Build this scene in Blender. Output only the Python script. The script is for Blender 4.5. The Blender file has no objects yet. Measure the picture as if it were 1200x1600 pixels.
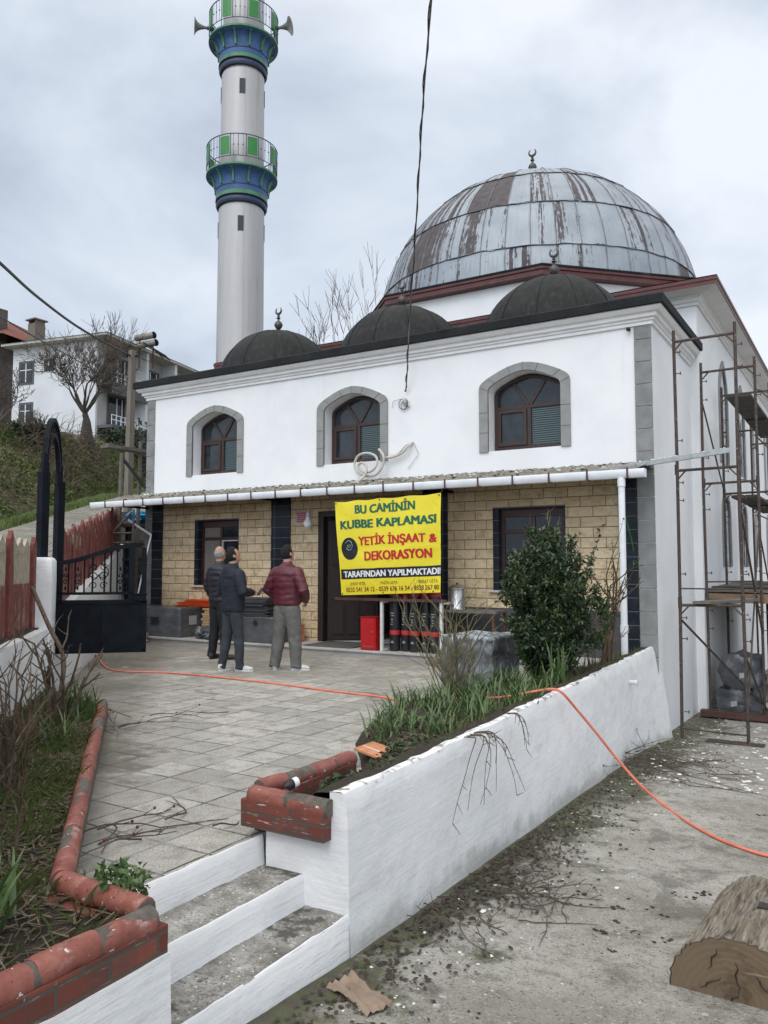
import bpy, bmesh, math, random
from mathutils import Vector, Matrix, Quaternion, noise as mnoise
R_ = math.radians
SC = bpy.context.scene
COL = SC.collection
rnd = random.Random(7)

# ------------------------------------------------------------------ camera
FPX = 1250.0                      # focal length in pixels of the 1200 x 1600 photograph
PITCH = math.atan(85 / FPX)
YAW = math.atan(FPX / (2054 * math.cos(PITCH)))
CAMZ = 1.46                       # above the paved terrace (z = 0)
cam = bpy.data.cameras.new('camera')
cam.sensor_fit = 'VERTICAL'
cam.sensor_height = 36.0
cam.lens = FPX / 1600 * 36.0
cam.clip_start = 0.05
cam.clip_end = 6000
camo = bpy.data.objects.new('camera', cam)
COL.objects.link(camo)
camo.location = (0, 0, CAMZ)
camo.rotation_euler = (math.pi / 2 + PITCH, 0, YAW)
SC.camera = camo

# ------------------------------------------------------------------ light
SC.view_settings.view_transform = 'Standard'
SC.view_settings.look = 'None'
SC.view_settings.exposure = 0.12
SC.view_settings.gamma = 1
SC.view_settings.use_curve_mapping = False
SUN_EL, SUN_AZ = R_(46), R_(172)   # azimuth measured from +Y towards +X
W = bpy.data.worlds.new('World')
SC.world = W
W.use_nodes = True
wn, wl = W.node_tree.nodes, W.node_tree.links
wn.clear()
wout = wn.new('ShaderNodeOutputWorld')
sky = wn.new('ShaderNodeTexSky')
sky.sky_type = 'NISHITA'
sky.sun_disc = False
sky.sun_elevation = SUN_EL
sky.sun_rotation = SUN_AZ
sky.air_density = 1.0
sky.dust_density = 2.0
bg1 = wn.new('ShaderNodeBackground')
bg1.inputs['Strength'].default_value = 0.06
wl.new(sky.outputs[0], bg1.inputs['Color'])
# the overcast: layered cloud, brighter towards the zenith as an overcast sky is
tc = wn.new('ShaderNodeTexCoord')
mp = wn.new('ShaderNodeMapping')
mp.inputs['Scale'].default_value = (1.0, 1.0, 2.1)
wl.new(tc.outputs['Generated'], mp.inputs['Vector'])
n1 = wn.new('ShaderNodeTexNoise')
n1.inputs['Scale'].default_value = 1.5
n1.inputs['Detail'].default_value = 7
n1.inputs['Roughness'].default_value = 0.52
n1.inputs['Distortion'].default_value = 0.5
wl.new(mp.outputs[0], n1.inputs['Vector'])
cr = wn.new('ShaderNodeValToRGB')
cr.color_ramp.elements[0].position = 0.36
cr.color_ramp.elements[0].color = (0.36, 0.42, 0.515, 1)
cr.color_ramp.elements[1].position = 0.64
cr.color_ramp.elements[1].color = (0.77, 0.82, 0.885, 1)
e = cr.color_ramp.elements.new(0.5)
e.color = (0.56, 0.625, 0.72, 1)
wl.new(n1.outputs['Fac'], cr.inputs[0])
sp = wn.new('ShaderNodeSeparateXYZ')
wl.new(tc.outputs['Generated'], sp.inputs[0])
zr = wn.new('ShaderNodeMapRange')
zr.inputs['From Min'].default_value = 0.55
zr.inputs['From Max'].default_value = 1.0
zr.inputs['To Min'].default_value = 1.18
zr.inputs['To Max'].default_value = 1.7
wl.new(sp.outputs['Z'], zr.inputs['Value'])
bg2 = wn.new('ShaderNodeBackground')
zc = wn.new('ShaderNodeMapRange')
zc.inputs['From Min'].default_value = 0.55
zc.inputs['From Max'].default_value = 0.85
wl.new(sp.outputs['Z'], zc.inputs['Value'])
zm = wn.new('ShaderNodeMix')
zm.data_type = 'RGBA'
zm.inputs[7].default_value = (0.74, 0.715, 0.675, 1)
wl.new(zc.outputs[0], zm.inputs['Factor'])
wl.new(cr.outputs[0], zm.inputs[6])
wl.new(zm.outputs[2], bg2.inputs['Color'])
# cloud glow added towards the hidden sun, behind the camera, to light facade and porch
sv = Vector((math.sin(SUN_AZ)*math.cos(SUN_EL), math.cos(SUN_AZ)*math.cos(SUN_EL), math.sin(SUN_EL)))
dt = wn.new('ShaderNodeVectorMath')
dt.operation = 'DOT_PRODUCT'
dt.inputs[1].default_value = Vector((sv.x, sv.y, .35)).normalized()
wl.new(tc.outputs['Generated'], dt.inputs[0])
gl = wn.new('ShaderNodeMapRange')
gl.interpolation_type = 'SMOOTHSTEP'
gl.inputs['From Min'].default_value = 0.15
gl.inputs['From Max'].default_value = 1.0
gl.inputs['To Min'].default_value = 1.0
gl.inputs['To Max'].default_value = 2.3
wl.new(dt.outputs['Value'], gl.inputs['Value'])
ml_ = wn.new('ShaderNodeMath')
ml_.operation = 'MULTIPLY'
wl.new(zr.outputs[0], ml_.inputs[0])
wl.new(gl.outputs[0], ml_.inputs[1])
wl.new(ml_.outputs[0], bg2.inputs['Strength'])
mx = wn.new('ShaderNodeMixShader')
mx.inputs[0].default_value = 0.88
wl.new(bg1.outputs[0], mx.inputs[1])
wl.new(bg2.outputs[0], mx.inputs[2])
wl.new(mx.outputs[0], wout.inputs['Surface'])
sund = bpy.data.lights.new('sun', 'SUN')
sund.energy = 0.6
sund.angle = R_(22)
sund.color = (1.0, 0.97, 0.93)
suno = bpy.data.objects.new('sun', sund)
COL.objects.link(suno)
_d = Vector((math.sin(SUN_AZ) * math.cos(SUN_EL), math.cos(SUN_AZ) * math.cos(SUN_EL), math.sin(SUN_EL)))
suno.rotation_euler = _d.to_track_quat('Z', 'Y').to_euler()

# ------------------------------------------------------------------ measuring: where a sight line meets a plane of the place
CF = (-math.sin(YAW), math.cos(YAW))
CR = (math.cos(YAW), math.sin(YAW))
def ray(px, py):
    u = (px - 600) / FPX; v = (800 - py) / FPX
    h = math.cos(PITCH) - v * math.sin(PITCH); z = math.sin(PITCH) + v * math.cos(PITCH)
    return (h * CF[0] + u * CR[0], h * CF[1] + u * CR[1], z)
def _at(r, t): return Vector((r[0] * t, r[1] * t, CAMZ + r[2] * t))
def atY(px, py, Y): r = ray(px, py); return _at(r, Y / r[1])
def atX(px, py, X): r = ray(px, py); return _at(r, X / r[0])
def atZ(px, py, Z): r = ray(px, py); return _at(r, (Z - CAMZ) / r[2])
def atD(px, py, D): r = ray(px, py); return _at(r, D / (r[0] * CF[0] + r[1] * CF[1]))
def gz(y): return -0.3 - 0.058 * max(-4, min(12, y)) - .026*max(0, min(40, y)-12)
def atG(px, py):
    r = ray(px, py); return _at(r, (-0.3 - CAMZ) / (r[2] + 0.058 * r[1]))

# ------------------------------------------------------------------ object helpers
def tag(o, label=None, cat=None, group=None, kind=None):
    if label: o['label'] = label
    if cat: o['category'] = cat
    if group: o['group'] = group
    if kind: o['kind'] = kind
    return o
def empty(name, loc=(0, 0, 0), label=None, cat=None, group=None, rz=0.0):
    o = bpy.data.objects.new(name, None)
    o.location = loc
    o.rotation_euler = (0, 0, rz)
    o.empty_display_size = 0.1
    COL.objects.link(o)
    WORLD_LOC[o.name] = Vector(loc)
    return tag(o, label, cat, group)
WORLD_LOC = {}
class MB:
    """collects shapes in world space; build() links them as one mesh object"""
    def __init__(s): s.v = []; s.f = []; s.uv = None
    def add(s, vs, fs):
        b = len(s.v); s.v += [tuple(p) for p in vs]; s.f += [tuple(i + b for i in f) for f in fs]; return s
    def box(s, x0, x1, y0, y1, z0, z1):
        return s.add([(x0,y0,z0),(x1,y0,z0),(x1,y1,z0),(x0,y1,z0),(x0,y0,z1),(x1,y0,z1),(x1,y1,z1),(x0,y1,z1)],
                     [(0,3,2,1),(4,5,6,7),(0,1,5,4),(1,2,6,5),(2,3,7,6),(3,0,4,7)])
    def obox(s, c, ax, ay, az):
        """box centred at c with half-axis vectors"""
        c, ax, ay, az = map(Vector, (c, ax, ay, az)); vs = []
        for k in (-1, 1):
            for i, j in ((-1,-1),(1,-1),(1,1),(-1,1)): vs.append(c + ax*i + ay*j + az*k)
        return s.add(vs, [(0,3,2,1),(4,5,6,7),(0,1,5,4),(1,2,6,5),(2,3,7,6),(3,0,4,7)])
    def bar(s, a, b, w, h=None, up=(0,0,1)):
        a, b = Vector(a), Vector(b); d = b - a; L = d.length
        if L < 1e-6: return s
        d.normalize(); up = Vector(up)
        if abs(d.dot(up)) > .98: up = Vector((1,0,0))
        sx = d.cross(up).normalized(); uz = sx.cross(d)
        return s.obox((a+b)/2, d*(L/2), sx*(w/2), uz*((h or w)/2))
    def tube(s, pts, r, n=8, cap=True, ell=None):
        pts = [Vector(p) for p in pts]; m = len(pts)
        rs = [r]*m if isinstance(r, (int, float)) else list(r)
        rings = []; prev = None
        for i, p in enumerate(pts):
            if i == 0: d = pts[1]-p
            elif i == m-1: d = p-pts[i-1]
            else: d = (pts[i+1]-p).normalized() + (p-pts[i-1]).normalized()
            if d.length < 1e-9: d = Vector((0,0,1))
            d.normalize()
            if prev is None:
                a = Vector((0,0,1)) if abs(d.z) < .9 else Vector((1,0,0))
                x = d.cross(a).normalized()
            else:
                x = prev - d*prev.dot(d)
                x = x.normalized() if x.length > 1e-6 else d.orthogonal().normalized()
            prev = x; y = d.cross(x)
            rings.append([p + (x*math.cos(2*math.pi*k/n) + y*math.sin(2*math.pi*k/n))*rs[i] for k in range(n)])
        vs = [q for rg in rings for q in rg]; fs = []
        for i in range(m-1):
            for k in range(n):
                k2 = (k+1) % n
                fs.append((i*n+k, i*n+k2, (i+1)*n+k2, (i+1)*n+k))
        if cap and n > 2:
            fs.append(tuple(range(n-1, -1, -1))); fs.append(tuple((m-1)*n+k for k in range(n)))
        return s.add(vs, fs)
    def lathe(s, c, prof, n=32, cap=False, a0=0.0, a1=2*math.pi):
        """prof: (r, z) pairs; c: axis point"""
        full = abs(a1-a0-2*math.pi) < 1e-6; k_n = n if full else n+1; vs = []; fs = []
        for r, z in prof:
            for k in range(k_n):
                a = a0 + (a1-a0)*k/n
                vs.append((c[0]+r*math.cos(a), c[1]+r*math.sin(a), c[2]+z))
        for i in range(len(prof)-1):
            for k in range(n):
                k2 = (k+1) % k_n
                fs.append((i*k_n+k, i*k_n+k2, (i+1)*k_n+k2, (i+1)*k_n+k))
        if cap:
            fs.append(tuple(range(k_n-1, -1, -1))); fs.append(tuple((len(prof)-1)*k_n+k for k in range(k_n)))
        return s.add(vs, fs)
    def ring(s, outer, inner, y0, y1):
        """frame between two outlines in the XZ plane, from y0 (front) to y1; open outlines stay open"""
        n = len(outer); vs = []
        for o, i in zip(outer, inner):
            vs += [(o[0],y0,o[1]),(i[0],y0,i[1]),(o[0],y1,o[1]),(i[0],y1,i[1])]
        fs = []
        for k in range(n-1):
            a, b = k*4, (k+1)*4
            fs += [(a,a+1,b+1,b),(a+1,a+3,b+3,b+1),(a+3,a+2,b+2,b+3),(a+2,a,b,b+2)]
        fs += [(0,2,3,1),((n-1)*4,(n-1)*4+1,(n-1)*4+3,(n-1)*4+2)]
        return s.add(vs, fs)
    def prism(s, outline, y0, y1):
        """solid from an XZ outline between y0 and y1"""
        n = len(outline)
        vs = [(x,y0,z) for x,z in outline] + [(x,y1,z) for x,z in outline]
        fs = [tuple(range(n)), tuple(range(2*n-1, n-1, -1))] + [(k,n+k,n+(k+1)%n,(k+1)%n) for k in range(n)]
        return s.add(vs, fs)
    def zprism(s, outline, z0, z1):
        n = len(outline)
        vs = [(x,y,z0) for x,y in outline] + [(x,y,z1) for x,y in outline]
        fs = [tuple(range(n-1,-1,-1)), tuple(range(n, 2*n))] + [(k,(k+1)%n,n+(k+1)%n,n+k) for k in range(n)]
        return s.add(vs, fs)
    def grid(s, rows):
        """quads between rows of points"""
        n = len(rows[0]); vs = [p for r in rows for p in r]
        return s.add(vs, [(i*n+k, i*n+k+1, (i+1)*n+k+1, (i+1)*n+k) for i in range(len(rows)-1) for k in range(n-1)])
    def blob(s, c, rx, ry, rz, seed=0, amp=.2, n=10, m=7, freq=2.0):
        vs = []; fs = []
        for i in range(m+1):
            t = math.pi*i/m
            for k in range(n):
                a = 2*math.pi*k/n
                d = Vector((math.sin(t)*math.cos(a), math.sin(t)*math.sin(a), math.cos(t)))
                q = 1 + amp*mnoise.noise(d*freq + Vector((seed*3.1, seed*1.7, seed*.9)))*1.6
                vs.append((c[0]+d.x*rx*q, c[1]+d.y*ry*q, c[2]+d.z*rz*q))
        for i in range(m):
            for k in range(n): fs.append((i*n+k, (i+1)*n+k, (i+1)*n+(k+1)%n, i*n+(k+1)%n))
        return s.add(vs, fs)
    def mesh(s, name, origin=(0,0,0)):
        o = Vector(origin); me = bpy.data.meshes.new(name)
        me.from_pydata([(p[0]-o.x, p[1]-o.y, p[2]-o.z) for p in s.v], [], s.f)
        if s.uv is not None:
            ul = me.uv_layers.new(name='UVMap')
            for lp in me.loops: ul.data[lp.index].uv = s.uv[lp.vertex_index]
        me.update()
        return me
    def build(s, name, material, parent=None, smooth=False, bevel=0, local=False, origin=None, **kw):
        org = Vector((0,0,0))
        if origin is not None: org = Vector(origin)
        if parent is not None and not local:
            q = parent
            while q is not None: org = org + q.location; q = q.parent
        me = s.mesh(name, org)
        if material is not None:
            for mm in (material if isinstance(material, (list, tuple)) else [material]): me.materials.append(mm)
        o = bpy.data.objects.new(name, me)
        if origin is not None and parent is None: o.location = origin
        COL.objects.link(o)
        o.parent = parent
        if bevel or smooth == 'fix':
            bm = bmesh.new(); bm.from_mesh(me)
            if bevel:
                bmesh.ops.remove_doubles(bm, verts=bm.verts, dist=1e-5)
                es = [e_ for e_ in bm.edges if len(e_.link_faces) == 2 and e_.calc_face_angle(0) > .6]
                bmesh.ops.bevel(bm, geom=es, offset=bevel, segments=2, affect='EDGES', profile=.6, clamp_overlap=True)
            bmesh.ops.recalc_face_normals(bm, faces=bm.faces)
            bm.to_mesh(me); bm.free()
        if smooth:
            for p in me.polygons: p.use_smooth = True
            try: me.set_sharp_from_angle(angle=R_(45))
            except Exception: pass
        return tag(o, **kw) if kw else o
def remeshed(mb, voxel, smooth_n=4, factor=.5, name='m', deform=None):
    """one continuous surface grown round the collected solids"""
    me = mb.mesh(name); o = bpy.data.objects.new('tmp', me); COL.objects.link(o)
    md = o.modifiers.new('r', 'REMESH'); md.mode = 'VOXEL'; md.voxel_size = voxel
    sm = o.modifiers.new('s', 'SMOOTH'); sm.iterations = smooth_n; sm.factor = factor
    dg = bpy.context.evaluated_depsgraph_get()
    m2 = bpy.data.meshes.new_from_object(o.evaluated_get(dg)); m2.name = name
    bpy.data.objects.remove(o); bpy.data.meshes.remove(me)
    if deform:
        for v in m2.vertices: v.co = deform(v.co)
    for p in m2.polygons: p.use_smooth = True
    return m2
def link_mesh(name, me, material, parent=None):
    me.materials.clear(); me.materials.append(material)
    o = bpy.data.objects.new(name, me); COL.objects.link(o); o.parent = parent
    return o
def copy_tree(o, parent=None):
    c = o.copy(); COL.objects.link(c); c.parent = parent
    for ch in list(o.children): copy_tree(ch, c)
    return c

# ------------------------------------------------------------------ materials
class Mt:
    """small wrapper for building procedural node materials"""
    def __init__(s, name, rough=.8, metal=0.0, spec=None):
        s.m = bpy.data.materials.new(name); s.m.use_nodes = True
        s.n = s.m.node_tree.nodes; s.l = s.m.node_tree.links
        s.b = s.n['Principled BSDF']
        s.b.inputs['Roughness'].default_value = rough; s.b.inputs['Metallic'].default_value = metal
        if spec is not None: s.b.inputs['Specular IOR Level'].default_value = spec
        t = s.n.new('ShaderNodeTexCoord'); s.obj = t.outputs['Object']; s.uv = t.outputs['UV']
    def set(s, sock, v):
        if hasattr(v, 'is_linked') or hasattr(v, 'links'): s.l.new(v, sock)
        else: sock.default_value = v
    def vec(s, v, scale=(1,1,1), loc=(0,0,0), rot=(0,0,0)):
        n = s.n.new('ShaderNodeMapping'); s.l.new(v, n.inputs['Vector'])
        n.inputs['Scale'].default_value = scale; n.inputs['Location'].default_value = loc; n.inputs['Rotation'].default_value = rot
        return n.outputs[0]
    def noise(s, v, scale, detail=4, rough=.55, dist=0.0):
        n = s.n.new('ShaderNodeTexNoise'); s.l.new(v, n.inputs['Vector'])
        for k, x in (('Scale', scale), ('Detail', detail), ('Roughness', rough), ('Distortion', dist)): n.inputs[k].default_value = x
        return n.outputs['Fac']
    def voro(s, v, scale, feature='F1', out='Distance', rnd_=1.0):
        n = s.n.new('ShaderNodeTexVoronoi'); s.l.new(v, n.inputs['Vector']); n.feature = feature
        n.inputs['Scale'].default_value = scale; n.inputs['Randomness'].default_value = rnd_
        return n.outputs[out]
    def white(s, v):
        n = s.n.new('ShaderNodeTexWhiteNoise'); s.l.new(v, n.inputs['Vector']); return n.outputs['Value']
    def ramp(s, f, stops):
        n = s.n.new('ShaderNodeValToRGB'); s.l.new(f, n.inputs[0]); r = n.color_ramp
        while len(r.elements) < len(stops): r.elements.new(.5)
        for e_, (p, c) in zip(r.elements, stops):
            e_.position = p; e_.color = (c, c, c, 1) if isinstance(c, (int, float)) else (*c, 1)
        return n.outputs[0]
    def step(s, f, a, b):
        n = s.n.new('ShaderNodeMapRange'); n.interpolation_type = 'SMOOTHSTEP'
        s.set(n.inputs['Value'], f); n.inputs['From Min'].default_value = a; n.inputs['From Max'].default_value = b
        return n.outputs[0]
    def math(s, op, a, b=0.0, c=0.0):
        n = s.n.new('ShaderNodeMath'); n.operation = op
        s.set(n.inputs[0], a); s.set(n.inputs[1], b)
        if op in ('MULTIPLY_ADD', 'COMPARE'): s.set(n.inputs[2], c)
        return n.outputs[0]
    def mix(s, f, a, b, mode='MIX'):
        n = s.n.new('ShaderNodeMix'); n.data_type = 'RGBA'; n.blend_type = mode
        s.set(n.inputs['Factor'], f)
        for k, x in ((6, a), (7, b)): s.set(n.inputs[k], (*x, 1) if isinstance(x, tuple) and len(x) == 3 else x)
        return n.outputs[2]
    def xyz(s, v):
        n = s.n.new('ShaderNodeSeparateXYZ'); s.l.new(v, n.inputs[0]); return n.outputs
    def comb(s, x, y, z=0.0):
        n = s.n.new('ShaderNodeCombineXYZ')
        for i, q in enumerate((x, y, z)): s.set(n.inputs[i], q)
        return n.outputs[0]
    def brick(s, v, w, h, mortar, off=.5):
        n = s.n.new('ShaderNodeTexBrick'); s.l.new(v, n.inputs['Vector'])
        n.offset = off; n.inputs['Scale'].default_value = 1
        n.inputs['Brick Width'].default_value = w; n.inputs['Row Height'].default_value = h
        n.inputs['Mortar Size'].default_value = mortar; n.inputs['Mortar Smooth'].default_value = .1
        n.inputs['Color1'].default_value = (0,0,0,1); n.inputs['Color2'].default_value = (1,1,1,1); n.inputs['Mortar'].default_value = (.5,.5,.5,1)
        return n.outputs['Color'], n.outputs['Fac']
    def col(s, c): s.set(s.b.inputs['Base Color'], (*c, 1) if isinstance(c, tuple) and len(c) == 3 else c); return s
    def rgh(s, r): s.set(s.b.inputs['Roughness'], r); return s
    def bump(s, h, strength=.3, dist=.01):
        n = s.n.new('ShaderNodeBump'); n.inputs['Strength'].default_value = strength; n.inputs['Distance'].default_value = dist
        s.l.new(h, n.inputs['Height'])
        if s.b.inputs['Normal'].is_linked: s.l.new(s.b.inputs['Normal'].links[0].from_socket, n.inputs['Normal'])
        s.l.new(n.outputs[0], s.b.inputs['Normal']); return s
def simple(name, c, rough=.7, metal=0.0, var=.15, scale=12, bump=0.0, bscale=40, spec=None, stretch=(1,1,1)):
    t = Mt(name, rough, metal, spec)
    v = t.vec(t.obj, stretch)
    f = t.noise(v, scale, 5)
    lo = tuple(x*(1-var) for x in c); hi = tuple(min(1, x*(1+var)) for x in c)
    t.col(t.ramp(f, [(.3, lo), (.7, hi)]))
    if bump: t.bump(t.noise(v, bscale, 4), bump, .01)
    return t.m
M = {}
# --- white plaster, several finishes
t = Mt('white_plaster', .85)
f = t.noise(t.obj, 1.2, 5); g = t.noise(t.obj, 9, 4)
c = t.mix(t.step(f, .35, .7), (.79,.795,.80), (.725,.735,.745))
st = t.noise(t.vec(t.obj, (7,7,.5)), 1.0, 5, .6)
c = t.mix(t.math('MULTIPLY', t.step(st, .58, .78), .34), c, (.62,.62,.60))
t.col(c); t.bump(t.noise(t.obj, 130, 3), .22, .004); t.bump(t.noise(t.obj, 14, 4), .25, .008)
M['plaster'] = t.m
def brushed(name, chips):
    t = Mt(name, .72)
    v = t.vec(t.obj, (1.1,.8,13))
    br = t.noise(v, 2.2, 6, .62, .4); f = t.noise(t.obj, 1.7, 5)
    c = t.mix(t.step(f, .35, .75), (.81,.815,.82), (.745,.755,.765))
    c = t.mix(t.step(br, .60, .78), c, ((.72,.725,.725) if chips else (.66,.665,.66)))
    c = t.mix(t.math('MULTIPLY', t.step(t.noise(t.vec(t.obj,(1,1,2.2)), 2.6, 7, .7), .52, .72), .38), c, (.47,.46,.43))
    c = t.mix(t.step(t.noise(t.obj, 34, 4, .6), .72, .78), c, (.42,.40,.36))
    zz = t.xyz(t.obj)[2]
    if chips:
        xx, yy, _ = t.xyz(t.obj)
        hh = t.math('ADD', t.math('SUBTRACT', zz, .065), t.math('MULTIPLY', yy, .058))
        gr = t.step(t.math('ADD', hh, t.math('MULTIPLY', t.math('SUBTRACT', t.noise(t.obj, 3.5, 6, .65), .5), .42)), .17, .02)
        c = t.mix(t.math('MULTIPLY', gr, .62), c, (.34,.34,.29))
        pt = t.noise(t.vec(t.obj, (1,.6,1)), 1.1, 6, .6, .8)
        c = t.mix(t.math('MULTIPLY', t.step(pt, .55, .64), .5), c, (.70,.715,.735))
        chip = t.math('MULTIPLY', t.step(t.noise(t.obj, 13, 5, .65), .50, .60), t.step(t.math('ADD', zz, t.math('MULTIPLY', t.noise(t.obj, 4, 4), .08)), 1.125, 1.15))
        c = t.mix(chip, c, (.27,.25,.22))
    t.col(c); t.bump(br, .4 if chips else .6, .009); t.bump(t.noise(t.vec(t.obj,(3,2,50)), 2.0, 4), .35, .003); t.bump(t.noise(t.obj, 6, 4), .5, .025); t.bump(t.noise(t.obj, 60, 3), .25, .004)
    return t.m
M['brushed'] = brushed('brushed_white_paint', False)
M['brushed_wall'] = brushed('brushed_white_wall_paint', True)
M['reveal'] = M['plaster']
M['cornice'] = simple('cornice_plaster', (.72,.72,.72), .8, var=.06, scale=5, bump=.15)
M['quoin'] = simple('grey_quoin_stone', (.215,.22,.215), .85, var=.22, scale=4, bump=.3, bscale=26)
M['stone_trim'] = simple('grey_window_stone', (.255,.257,.245), .85, var=.12, scale=5, bump=.25, bscale=30)
t = Mt('bitumen_black', .75)
f = t.noise(t.obj, 3, 6)
t.col(t.ramp(f, [(.3,(.012,.014,.015)),(.62,(.022,.024,.025)),(.8,(.05,.05,.048))])); t.bump(t.noise(t.obj, 22, 5), .4, .02)
t.b.inputs['Specular IOR Level'].default_value = .15
M['bitumen'] = t.m
t = Mt('dark_sheet_dome', .55)
f = t.noise(t.obj, 2.4, 6); st = t.noise(t.vec(t.obj, (9,9,.8)), 1.5, 5)
t.col(t.mix(t.step(st,.45,.75), t.ramp(f, [(.3,(.014,.015,.016)),(.7,(.026,.027,.0265))]), (.038,.037,.035))); t.bump(f, .2, .03)
t.b.inputs['Specular IOR Level'].default_value = .12
M['smalldome'] = t.m
M['darkred'] = simple('dark_red_metal_fascia', (.085,.020,.018), .5, var=.3, scale=6)
M['soffit'] = simple('soffit_plaster', (.66,.66,.66), .85, var=.06, scale=2, bump=.1)
M['finial'] = simple('weathered_brass', (.09,.085,.075), .5, .6, var=.35, scale=30)
M['roof'] = simple('roof_sheet_dark', (.07,.06,.055), .6, var=.25, scale=2)

# --- the peeling painted dome: uv.x = panels round, uv.y = rings up
t = Mt('peeling_dome_sheets', .5)
ux, uy, _ = t.xyz(t.uv)
cell = t.comb(t.math('FLOOR', ux), t.math('FLOOR', uy))
rn = t.white(cell)
# each sheet in narrow vertical strips, worn to a different degree, the edges ragged
ux2 = t.math('ADD', ux, t.math('MULTIPLY', t.math('SUBTRACT', t.noise(t.comb(t.math('MULTIPLY', ux, 6.0), t.math('MULTIPLY', uy, 5.0), 1.3), 1.0, 4, .6), .5), .09))
strip = t.white(t.comb(t.math('FLOOR', t.math('MULTIPLY', ux2, 6.0)), t.math('FLOOR', t.math('MULTIPLY', uy, 1.0)), 3.7))
band = t.noise(t.comb(t.math('MULTIPLY', ux, 6.5), t.math('MULTIPLY', uy, .55), rn), 1.0, 2, .5)
fine = t.noise(t.comb(t.math('MULTIPLY', ux, 19.0), t.math('MULTIPLY', uy, 2.2), t.math('MULTIPLY', rn, 9.0)), 1.0, 6, .66)
blot = t.noise(t.comb(t.math('MULTIPLY', ux, 5.0), t.math('MULTIPLY', uy, 6.5), t.math('MULTIPLY', rn, 5.0)), 1.0, 6, .7)
big = t.noise(t.obj, .33, 3)
val = t.math('ADD', t.math('MULTIPLY', fine, .50), t.math('MULTIPLY', strip, .20))
val = t.math('ADD', val, t.math('MULTIPLY', blot, .36))
val = t.math('ADD', val, t.math('MULTIPLY', band, .30))
val = t.math('ADD', val, t.math('MULTIPLY', t.math('POWER', rn, 7.0), .55))
val = t.math('ADD', val, t.math('MULTIPLY', big, .30))
xg = t.xyz(t.obj)[0]
val = t.math('SUBTRACT', val, t.math('MULTIPLY', t.step(xg, -2.5, 1.5), .10))
peel = t.step(val, .852, .888)
paint = t.ramp(t.noise(t.obj, 1.1, 6), [(.3,(.225,.26,.30)),(.7,(.345,.385,.42))])
paint = t.mix(t.step(t.noise(t.comb(t.math('MULTIPLY', ux, 34.0), uy, 2.0), 1.0, 5), .50, .80), paint, (.175,.19,.215))
paint = t.mix(t.math('MULTIPLY', t.step(val, .83, .93), .55), paint, (.165,.155,.158))
under = t.ramp(t.noise(t.obj, 5, 5), [(.3,(.058,.049,.052)),(.7,(.108,.094,.097))])
t.col(t.mix(peel, paint, under))
t.rgh(t.mix(peel, (.46,.46,.46), (.8,.8,.8)))
t.b.inputs['Metallic'].default_value = .05
t.bump(t.noise(t.obj, 3.0, 4), .35, .05); t.bump(peel, .35, -.006)
M['dome'] = t.m
M['dome_seam'] = simple('dome_seam_metal', (.16,.165,.175), .55, var=.5, scale=3)

# --- minaret
t = Mt('grey_painted_metal_shaft', .45)
f = t.noise(t.vec(t.obj, (1,1,.12)), 2.5, 5); d = t.noise(t.obj, 1.1, 3)
c = t.ramp(f, [(.3,(.40,.39,.39)),(.7,(.465,.455,.455))])
c = t.mix(t.step(t.noise(t.vec(t.obj, (9,9,.35)), 1.0, 5), .56, .76), c, (.31,.29,.27))
t.col(c); t.b.inputs['Metallic'].default_value = .15
t.bump(d, .35, .05)
M['shaft'] = t.m
M['blue'] = simple('blue_paint', (.040,.105,.25), .5, var=.3, scale=5)
M['green'] = simple('green_paint', (.065,.20,.10), .5, var=.25, scale=6)
M['bright_green'] = simple('bright_green_panel', (.020,.185,.030), .45, var=.18, scale=8)
M['navy'] = simple('dark_blue_paint', (.02,.035,.075), .5, var=.2)
M['railmetal'] = simple('railing_blue_grey', (.06,.085,.14), .5, var=.25)
M['horn'] = simple('loudspeaker_grey', (.22,.215,.20), .5, var=.15)
M['dark_void'] = simple('dark_opening', (.012,.02,.02), .4, var=.1)

# --- portico ground floor
t = Mt('cream_split_brick', .85)
x, y, z = t.xyz(t.obj)
v = t.comb(t.math('ADD', x, y), z, 0.0)
bc, bf = t.brick(v, .39, .158, .006)
n_ = t.noise(t.obj, 7, 6, .65)
c = t.mix(bc, (.58,.445,.275), (.72,.585,.385))
c = t.mix(t.step(n_, .42, .75), c, (.44,.32,.185))
c = t.mix(bf, c, (.20,.15,.095))
t.col(c)
h = t.math('ADD', t.math('MULTIPLY', t.noise(t.vec(t.obj,(1,1,1.8)), 12, 6, .6), .9), t.math('MULTIPLY', bf, -1.0))
t.bump(h, 1.0, .035)
M['brickclad'] = t.m
t = Mt('black_marble_tile', .18)
x, y, z = t.xyz(t.obj)
bc, bf = t.brick(t.comb(t.math('ADD', x, y), z, 0.0), .60, .20, .0035, 0)
f = t.noise(t.obj, 5, 7, .65, 1.2)
c = t.ramp(f, [(.35,(.012,.015,.021)),(.62,(.022,.027,.036)),(.8,(.055,.062,.075))])
t.col(t.mix(bf, c, (.16,.17,.18))); t.rgh(t.mix(bf, (.3,.3,.3), (.8,.8,.8))); t.b.inputs['Specular IOR Level'].default_value = .16
M['blacktile'] = t.m
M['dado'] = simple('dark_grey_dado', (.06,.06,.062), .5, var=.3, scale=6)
M['wood'] = simple('brown_window_wood', (.034,.015,.011), .5, var=.4, scale=9, bump=.2, stretch=(6,6,1))
M['darkwood'] = simple('dark_door_wood', (.022,.012,.009), .55, var=.4, scale=9, bump=.2, stretch=(6,6,1))
M['redwood'] = simple('red_brown_frame', (.042,.015,.012), .5, var=.3, scale=6)
t = Mt('window_glass_dark', .08)
f = t.noise(t.obj, 6, 5)
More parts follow.
